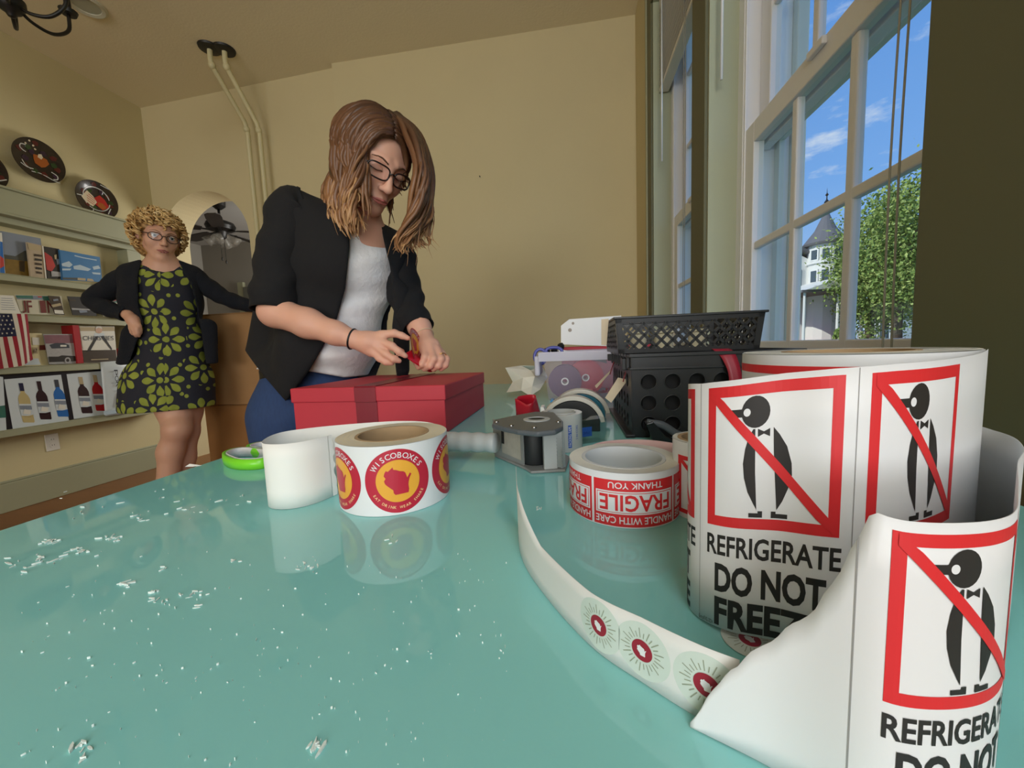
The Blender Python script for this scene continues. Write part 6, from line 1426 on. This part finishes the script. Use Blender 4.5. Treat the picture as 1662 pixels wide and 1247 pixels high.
G = [[(630, 184, 1.08), (590, 214, 1.10), (557, 262, 1.12), (531, 308, 1.12), (534, 340, 1.10), (546, 360, 1.07)],
     [(628, 180, 1.06), (588, 210, 1.04), (557, 262, 1.035), (538, 310, 1.03), (543, 348, 1.01), (562, 382, .99)],
     [(632, 180, 1.03), (602, 206, .985), (576, 256, .962), (564, 306, .96), (564, 348, .965), (577, 388, .965)],
     [(637, 183, 1.01), (612, 204, .955), (591, 246, .935), (579, 292, .94), (575, 335, .95), (588, 378, .955)]]
G2 = [[(637, 184, 1.01), (661, 208, .955), (679, 246, .935), (683, 296, .935), (672, 345, .95), (648, 388, .965), (649, 414, .97)],
      [(641, 183, 1.03), (670, 213, .985), (682, 256, .965), (685, 305, .965), (677, 352, .975), (662, 388, .98), (655, 416, .98)],
      [(643, 182, 1.05), (677, 218, 1.03), (691, 264, 1.02), (694, 312, 1.02), (697, 352, 1.03), (684, 384, 1.03), (694, 402, 1.03)],
      [(640, 182, 1.09), (678, 228, 1.11), (686, 290, 1.13), (672, 348, 1.13), (652, 392, 1.12), (642, 412, 1.12)]]
r = random.Random(12)
hb = MB()
def locks(G, per, seed):
    rr = random.Random(seed)
    D = [catmull([Y(*q) for q in g], 8) for g in G]; D = [np.array([np.array(g)[int(round(i*(len(g)-1)/31))] for i in range(32)]) for g in D]
    for a, b_ in zip(D[:-1], D[1:]):
        for k in range(per):
            f = (k+rr.random())/per; P = a*(1-f)+b_*f; L_ = rr.uniform(.78, 1.0); n = 26; idx = np.linspace(0, 31*L_, n)
            P = np.stack([np.interp(idx, np.arange(32), P[:, i]) for i in range(3)], 1)
            t = np.linspace(0, 1, n); ph = rr.uniform(0, 6); fr = rr.uniform(1.6, 2.6); am = rr.uniform(.006, .016)
            o1 = np.outer(am*t**1.3*np.sin(fr*2*PI*t+ph), CR)+np.outer(am*t**1.3*np.cos(fr*2*PI*t+ph), CF)
            o2 = np.outer(rr.gauss(0, .0045)*np.minimum(1, t*4), CF)+np.outer(rr.gauss(0, .004)*np.minimum(1, t*4), CR)
            R = rr.uniform(.0026, .0058)*np.interp(t, [0, .12, .6, .9, 1], [.5, 1, 1, .6, .12]); sh = rr.gauss(0, .13)
            hb.tube(P+o1+o2, list(R), 6, t=np.clip(.12+t**1.6*.85+sh, 0, 1), flat=1.6)
locks(G, 62, 3); locks(G2, 54, 5)
for sd in (-1, 1):      # strands combed over the crown from the parting to the sides
    for k in range(150):
        y0 = r.uniform(-.072, .070); fy = math.sqrt(max(.02, 1-((y0+.004)/.090)**2)); P = []; t = []
        phm = math.radians(r.uniform(96, 122)); dr = r.uniform(-.010, .008); am, ph = r.uniform(.001, .004), r.uniform(0, 6); rr_ = r.uniform(1.0, 1.05); hang = r.uniform(.06, .15)
        for i in range(16):
            f = i/15; a = phm*f; P.append(Hy.p(.010+sd*(.084*fy*rr_*math.sin(a)+am*math.sin(ph+f*9)), y0+dr*f, .026+.087*fy*rr_*math.cos(a)))
        e = P[-1]
        if pr(e)[0] > 635: hang *= .25
        for i in range(1, 9): P.append(e+V3((0, 0, -hang*i/8))+CR*(am*1.6*math.sin(ph+9+i*.8)))
        n = len(P); t = np.clip(np.linspace(.08, .62, n)+r.gauss(0, .1), 0, 1); hb.tube(P, list(r.uniform(.0026, .0046)*np.interp(np.linspace(0, 1, n), [0, .1, .8, 1], [.5, 1, 1, .2])), 6, t=list(t), flat=1.7)
for k in range(26):     # loose wisps
    g = r.choice(G2[1:3]+[G[0], G[1]]); P = np.array(catmull([Y(*q) for q in g], 6)); n = len(P); t = np.linspace(0, 1, n); a, b_ = r.gauss(0, .02), r.gauss(0, .015)
    P = P+np.outer(t**2*a, CR)+np.outer(t**2*b_, CU)+np.outer(.008*np.sin(t*9+k), CR); hb.tube(P, list(.0012*np.interp(t, [0, .8, 1], [1, 1, .2])), 4, t=np.clip(.2+t*.8, 0, 1))
hb.build('hair', m_hair, wom, True, attr=True)
# hair tie, bracelet, ring
def band(c, ax_, R, rr, name, m_, fl=1):
    ax_ = nrm(ax_); x = nrm(np.cross(ax_, (0, 0, 1))); y = np.cross(ax_, x); return MB().ring([c+R*(math.cos(a)*x*fl+math.sin(a)*y) for a in np.linspace(0, 2*PI, 33)[:-1]], rr, 8).build(name, m_, wom, True)
band(Y(572, 550.5, 1.0), Y(597, 555, 1.0)-Y(545, 541, 1.0), .0262, .0024, 'hair_tie', m_blk)
band(Y(688.5, 545, 1.10), Y(694, 561, 1.08)-Y(681, 532, 1.115), .0275, .0013, 'bracelet', mat('cream_cord', (216, 190, 160), .6))
band(Y(717.5, 578, 1.052), Y(716, 583, 1.045)-Y(710, 568, 1.065), .0108, .0014, 'ring', mat('gold_ring', (214, 178, 110), .25, metal=1))
# the sticker and the ribbon she holds
sc_ = Y(672.5, 559, 1.035); sn = cvec(.97, .10, -.08); sx_ = nrm(np.cross(sn, cvec(.38, -.92, 0))); sy_ = np.cross(sn, sx_)
if sy_[2] < 0: sy_ = -sy_
t = thing('held_sticker', sc_, 'round crimson and gold sticker held upright between the fingertips of both hands', 'sticker')
def stk_fn(u, v, h): return sc_+sx_*u+sy_*v+sn*(h+3.2*u*u+.0)
p = Print(); round_sticker(p, 0, 0, .0435); p.build('printed_face', m_stk_t, t, stk_fn, step=.004, eps=.0002)
p = Print(); p.disc(0, 0, .0435, 0, 0, 56); p.build('backing', [mat('sticker_back', (226, 96, 112), .5)], t, stk_fn, step=.004, eps=-.0003)
a_ = [Y(655, 575, 1.0), Y(664, 584, 1.005), Y(676, 592, 1.02), Y(688, 600, 1.05), Y(697, 604.5, 1.075)]; b_2 = [Y(668, 568, 1.03), Y(676, 575, 1.035), Y(688, 586, 1.045), Y(698, 596, 1.07), Y(708, 603, 1.10)]
t = thing('held_ribbon', a_[-1], 'bright red ribbon end pulled up from the gift box by the woman', 'ribbon')
aa, bb = catmull(a_, 6), catmull(b_2, 6); MB().grid([[x*(1-f)+y*f for f in (0, .33, .67, 1)] for x, y in zip(aa, bb)]).build('ribbon', m_rib2, t, True, solid=.0006, offset=0)

# ---------------------------------------------------------------- the older woman by the shelves
m_skin2 = mat('skin_older', (206, 158, 132), .5, nscale=12, namt=.07, sss=.12); m_card_k = mat('navy_cardigan', (9, 14, 24), .95, bump=.4, bscale=260)
O = Wd
lat2 = nrm(.92*CR+.39*CF); lat2[2] = 0; lat2 = nrm(lat2); fr2 = V3((lat2[1], -lat2[0], 0)); TA2 = [lat2, fr2, V3((0, 0, 1))]
old = thing('person', (*O(275, 640, 2.07)[:2], 0), 'older woman with curly blond hair, dark cardigan and flowered dress by the shelves', 'person')
Ho = Head(O(258, 385, 2.03), frame_from(cvec(.79, -.22, -.58), cvec(-.02, 1, 0)), 1.06)
R2, L2 = O(214, 447, 2.02), O(311, 449, 2.12)
D1, D2, D3, D4 = O(264, 487, 2.07), O(280, 555, 2.075), O(277, 612, 2.08), O(274, 655, 2.08)
n2 = O(266, 432, 2.06)
kneeR, calfR = O(288, 696, 2.02), O(277, 733, 2.03); ankR = O(259, 785, 2.03); ankR[2] = .09
kneeL, calfL = O(303, 700, 2.13), O(298, 742, 2.13); ankL = O(291, 780, 2.14); ankL[2] = .09
elR, wrR = O(153, 488, 2.03), O(209, 512, 1.95); elL, wrL = O(366, 484, 2.19), O(432, 500, 2.24)
S = SDF(*bounds([Ho.p(0, 0, .13), R2, L2, elR, wrL, ankR-V3((0, 0, .09)), ankL, O(450, 508, 2.28)], .11), .0052)
Ho.sculpt(S, lids=False, age=1)
S.cone(Ho.p(0, -.034, -.05), n2, .046, .052, .012); S.cone(Ho.p(0, -.01, -.07), n2+fr2*.015, .030, .038, .012); S.cone(n2, R2, .055, .046, .04); S.cone(n2, L2, .055, .046, .04)
S.ell(D1, (.145, .09, .16), TA2, .05); S.ell(D2, (.12, .09, .13), TA2, .05); S.ell(D3, (.16, .11, .13), TA2, .05)
S.limb([(D3-lat2*.03+V3((0, 0, -.1)), .085), (O(285, 668, 2.05), .074), (kneeR, .058), (calfR, .054), (.5*(calfR+ankR), .046), (ankR, .036)], .03); S.ball(kneeR+fr2*.02, .045, .03)
S.limb([(D3+lat2*.06+V3((0, 0, -.1)), .085), (O(302, 668, 2.12), .070), (kneeL, .055), (calfL, .052), (.5*(calfL+ankL), .045), (ankL, .036)], .03)
S.limb([(R2, .036), (elR, .027), (wrR, .022)], .02); S.limb([(L2, .036), (elL, .026), (wrL, .022)], .02)
for a_, sgn in ((ankR, -1), (ankL, 1)): S.limb([(a_+V3((0, 0, -.045)), .036), (a_+fr2*.10+V3((0, 0, -.06)), .028)], .02)
S.limb([(wrR, .024), (O(216, 520, 1.94), .026), (O(220, 526, 1.94), .022)], .015)
fingers(S, [[(O(221, 522, 1.935), .0115), (O(226, 529, 1.935), .0098), (O(228, 536, 1.94), .0085), (O(229, 541, 1.945), .0072)], [(O(218, 526, 1.93), .0115), (O(222, 534, 1.925), .0098), (O(224, 541, 1.93), .0085), (O(226, 546, 1.94), .0072)], [(O(214, 527, 1.93), .0110), (O(217, 536, 1.925), .0094), (O(219, 543, 1.93), .0082), (O(221, 547, 1.94), .0070)], [(O(211, 525, 1.935), .0100), (O(212, 533, 1.93), .0086), (O(213, 539, 1.935), .0076), (O(215, 543, 1.94), .0066)], [(O(215, 514, 1.95), .013), (O(223, 515, 1.96), .0108), (O(228, 519, 1.98), .009)]], .006)
S.limb([(wrL, .025), (O(446, 504, 2.265), .026), (O(452, 506, 2.28), .022)], .015)
fingers(S, [[(O(452+q, 504+.5*q, 2.27+.01*q), .011), (O(460+q, 506, 2.285+.012*q), .0095), (O(466+q, 509, 2.30+.012*q), .0085)] for q in (-3, -1, 1, 3)]+[[(O(444, 506, 2.24), .012), (O(452, 510, 2.235), .010), (O(458, 513, 2.24), .0088)]], .006)
S.build('body', m_skin2, old, 2)
Ho.lips(mat('lip_muted', (168, 98, 92), .45), old); Ho.brows(mat('brow_blond', (128, 96, 62), .8), old); Ho.eyes(old, mat('iris_grey', (78, 84, 82), .2), .08); Ho.lashes(mat('lash_brown', (48, 34, 28), .8), old, .0065)
Ho.glasses(mat('bronze_wire_frame', (62, 44, 34), .3), m_lens, old, .0240, .0175, 2.2, .0020, -.004, .100)
e = Ho.p(.083, -.004, -.048); q = Ho.X
MB().tube([e, e+V3((.002, 0, -.030))], .0035, 6).build('earring', mat('silver_earring', (226, 222, 210), .2, metal=1), old, True)
# dress with its flower print (flat print: daisies of pointed petals, dots between)
M = bpy.data.materials.new('flower_dress'); M.use_nodes = True; n_ = M.node_tree.nodes; l_ = M.node_tree.links; bs = n_['Principled BSDF']; bs.inputs['Roughness'].default_value = .85
uvn = n_.new('ShaderNodeUVMap'); uvn.uv_map = 'UVMap'
def mth(op, a, b=None, c=None):
    q = n_.new('ShaderNodeMath'); q.operation = op
    for i, v in enumerate((a, b, c)):
        if v is None: continue
        if isinstance(v, (int, float)): q.inputs[i].default_value = v
        else: l_.new(v, q.inputs[i])
    return q.outputs[0]
def cells(scale, rand, off):
    mp_ = n_.new('ShaderNodeMapping'); mp_.inputs['Scale'].default_value = (scale, scale, 1); mp_.inputs['Location'].default_value = (off, off*.7, 0); l_.new(uvn.outputs[0], mp_.inputs[0])
    v = n_.new('ShaderNodeTexVoronoi'); v.voronoi_dimensions = '2D'; v.inputs['Scale'].default_value = 1; v.inputs['Randomness'].default_value = rand; l_.new(mp_.outputs[0], v.inputs['Vector'])
    d = n_.new('ShaderNodeVectorMath'); d.operation = 'SUBTRACT'; l_.new(mp_.outputs[0], d.inputs[0]); l_.new(v.outputs['Position'], d.inputs[1]); s_ = n_.new('ShaderNodeSeparateXYZ'); l_.new(d.outputs[0], s_.inputs[0])
    return v.outputs['Distance'], s_.outputs['X'], s_.outputs['Y']
dist, dx_, dy_ = cells(5.6, .42, .3)
ang = mth('ARCTAN2', dy_, dx_); pet = mth('COSINE', mth('MULTIPLY', ang, 8.0))
tt_ = mth('DIVIDE', mth('SUBTRACT', dist, .15), .33)
wdt = mth('MULTIPLY', mth('SINE', mth('MULTIPLY', mth('MINIMUM', mth('MAXIMUM', tt_, 0), 1), PI)), 1.75)
petal = mth('MULTIPLY', mth('GREATER_THAN', mth('ADD', pet, wdt), 1.0), mth('MULTIPLY', mth('GREATER_THAN', tt_, 0), mth('LESS_THAN', tt_, 1)))
core = mth('LESS_THAN', dist, .085)
d2, _, _ = cells(17, .8, 1.7); dots = mth('MULTIPLY', mth('LESS_THAN', d2, .17), mth('GREATER_THAN', dist, .52))
mask = mth('MINIMUM', mth('ADD', mth('ADD', petal, core), dots), 1)
mc = n_.new('ShaderNodeMix'); mc.data_type = 'RGBA'; l_.new(mask, mc.inputs[0]); mc.inputs[6].default_value = srgb(30, 32, 44)
nz = n_.new('ShaderNodeTexNoise'); nz.inputs['Scale'].default_value = 18; l_.new(uvn.outputs[0], nz.inputs['Vector'])
m3 = n_.new('ShaderNodeMix'); m3.data_type = 'RGBA'; l_.new(nz.outputs['Fac'], m3.inputs[0]); m3.inputs[6].default_value = srgb(104, 118, 30); m3.inputs[7].default_value = srgb(164, 172, 72); l_.new(m3.outputs[2], mc.inputs[7]); l_.new(mc.outputs[2], bs.inputs['Base Color'])
S = SDF(*bounds([R2, L2, D1, D2, D3, D4], .26), .0065)
S.ell(D1, (.158, .108, .17), TA2, .05); S.ell(D1+fr2*.035+V3((0, 0, -.02)), (.12, .075, .07), TA2, .05); S.ell(D2, (.140, .108, .15), TA2, .06); S.ell(D3, (.185, .135, .15), TA2, .07); S.ell(D4+V3((0, 0, -.02)), (.205, .165, .24), TA2, .08)
S.cone(n2+V3((0, 0, -.02)), R2, .058, .05, .04); S.cone(n2+V3((0, 0, -.02)), L2, .058, .05, .04)
def fn(X, Yy, Z):
    px, py, d = px_grid(X, Yy, Z); s_ = d/FPX
    neck = np.interp(px, [222, 232, 248, 266, 282, 291, 300], [415, 427, 438, 442, 439, 428, 415]); zh = O(274, 669, 1.93)[2]
    return np.maximum((neck-py)*s_, zh-Z+0*px)
S.clip(fn)
def duv(V):
    q = V-D2; a = q@lat2; f = q@fr2; return np.stack([a*1.15+np.sign(a)*.0+(.10-f)*np.sign(a)*.25, q[:, 2]], 1)
S.build('dress', M, old, 2, uv=duv, warp=lambda V: V+np.outer(wav(V*[1, 1, .3], 6, 20, .005)*np.clip((D2[2]-V[:, 2])*3, 0, 1), fr2))
S = SDF(*bounds([R2, L2, D1, D2, D3], .24), .0065)
S.ell(D1, (.178, .132, .18), TA2, .05); S.ell(D1+fr2*.035, (.14, .10, .08), TA2, .05); S.ell(D2, (.168, .128, .17), TA2, .06); S.ell(D3, (.200, .145, .17), TA2, .07)
S.cone(n2+V3((0, 0, -.02)), R2, .066, .062, .05); S.cone(n2+V3((0, 0, -.02)), L2, .066, .062, .05); S.cone(O(216, 545, 2.0), O(203, 590, 2.0), .045, .035, .05); S.cone(O(338, 530, 2.1), O(342, 585, 2.1), .04, .035, .05)
def fn(X, Yy, Z):
    px, py, d = px_grid(X, Yy, Z); s_ = d/FPX
    xl = np.interp(py, [410, 424, 445, 495, 525, 550, 592], [232, 230, 224, 225, 234, 224, 208]); xr = np.interp(py, [410, 424, 464, 510, 560, 592], [288, 290, 311, 322, 330, 335])
    op = np.minimum(np.minimum(px-xl, xr-px)*s_, (X-D2[0])*fr2[0]+(Yy-D2[1])*fr2[1]+.02)
    hem = np.interp(px, [180, 195, 215, 330, 352], [590, 593, 591, 592, 590]); up = np.interp(px, [226, 234, 262, 284, 296], [418, 428, 434, 428, 420])
    return np.maximum(np.maximum(op, (py-hem)*s_), np.where((px > 226) & (px < 296), (up-py)*s_, -1))
S.clip(fn); S.build('cardigan', m_card_k, old, 2, warp=lambda V: V+np.outer(wav(V*[1, 1, .5], 8, 24, .004), fr2))
sleeve('sleeve', [R2+lat2*.04+V3((0, 0, .015)), R2, O(180, 468, 2.02), elR, O(178, 502, 1.99), O(206, 511, 1.955)], [.05, .058, .052, .048, .040, .034], m_card_k, old, 2, 22, .004, 12)
sleeve('sleeve', [L2-lat2*.04+V3((0, 0, .015)), L2, O(340, 468, 2.16), elL, O(400, 495, 2.22), O(430, 500, 2.24)], [.05, .058, .050, .044, .038, .034], m_card_k, old, 3, 22, .004, 12)
for a_ in (ankR, ankL):
    c = V3((a_[0], a_[1], 0)); sh = SDF(*bounds([c, c+fr2*.18], .1), .006).limb([(c+V3((0, 0, .035)), .038), (c+fr2*.07+V3((0, 0, .03)), .034), (c+fr2*.15+V3((0, 0, .022)), .026)], .03)
    sh.clip(lambda X, Yy, Z: .001-Z+0*X+0*Yy); sh.build('shoe', m_belt, old, 1)
# short curly hair
m_hair2 = mat_attr('blond_hair', [(0, (118, 84, 46)), (.4, (178, 138, 82)), (.8, (216, 182, 122)), (1, (232, 206, 156))], .5)
S = SDF(*bounds([Ho.c], .2), .006)
S.ell(Ho.p(0, -.022, .034), (.093, .098, .086), Ho.ax, .02); S.ell(Ho.p(0, -.045, -.035), (.098, .078, .085), Ho.ax, .03); S.ell(Ho.p(0, .085, -.04), (.072, .085, .085), Ho.ax, .02, 's')
S.build('hair_cap', m_hair2, old, 1, attr=lambda V: np.clip(.25+.3*np.sin(V[:, 0]*210)*np.sin(V[:, 2]*190), 0, 1))
r = random.Random(21); hb = MB(); cnt_ = 0
while cnt_ < 460:
    v = nrm([r.gauss(0, 1), r.gauss(0, 1), r.gauss(0, 1)]); x, y, z = v[0]*.106, v[1]*.112-.022, v[2]*.112+.018
    if z < -.10 or (y > .035 and z < .050 and abs(x) < .082) or (z < -.045 and y > -.01 and abs(x) < .07): continue
    if z < -.02 and abs(x) > .05 and y > .0 and r.random() < .7: continue
    cnt_ += 1
    c = Ho.p(x, y, z); nl = nrm(V3(x)*0+Ho.X*v[0]+Ho.Y*v[1]+Ho.Z*v[2]); dn_ = nrm(-Ho.Z-nl*(-Ho.Z@nl)+.25*V3((r.gauss(0, 1), r.gauss(0, 1), r.gauss(0, 1)))); sd = np.cross(nl, dn_)
    turns = r.uniform(.9, 1.7); rad = r.uniform(.008, .015); ln = r.uniform(.020, .042); ph = r.uniform(0, 6); P = []
    for i in range(14):
        f = i/13; P.append(c+dn_*(f-.4)*ln+rad*(math.cos(ph+turns*2*PI*f)*nl*.8+math.sin(ph+turns*2*PI*f)*sd))
    t0 = r.uniform(.25, .9)-(.3 if z < -.05 else 0)
    hb.tube(P, [float(q) for q in np.interp(np.linspace(0, 1, 14), [0, .2, .8, 1], [.0016, .0042, .0040, .001])], 6, t=[min(1, max(0, t0+.12*math.sin(i*.5))) for i in range(14)])
hb.build('hair', m_hair2, old, True, attr=True)
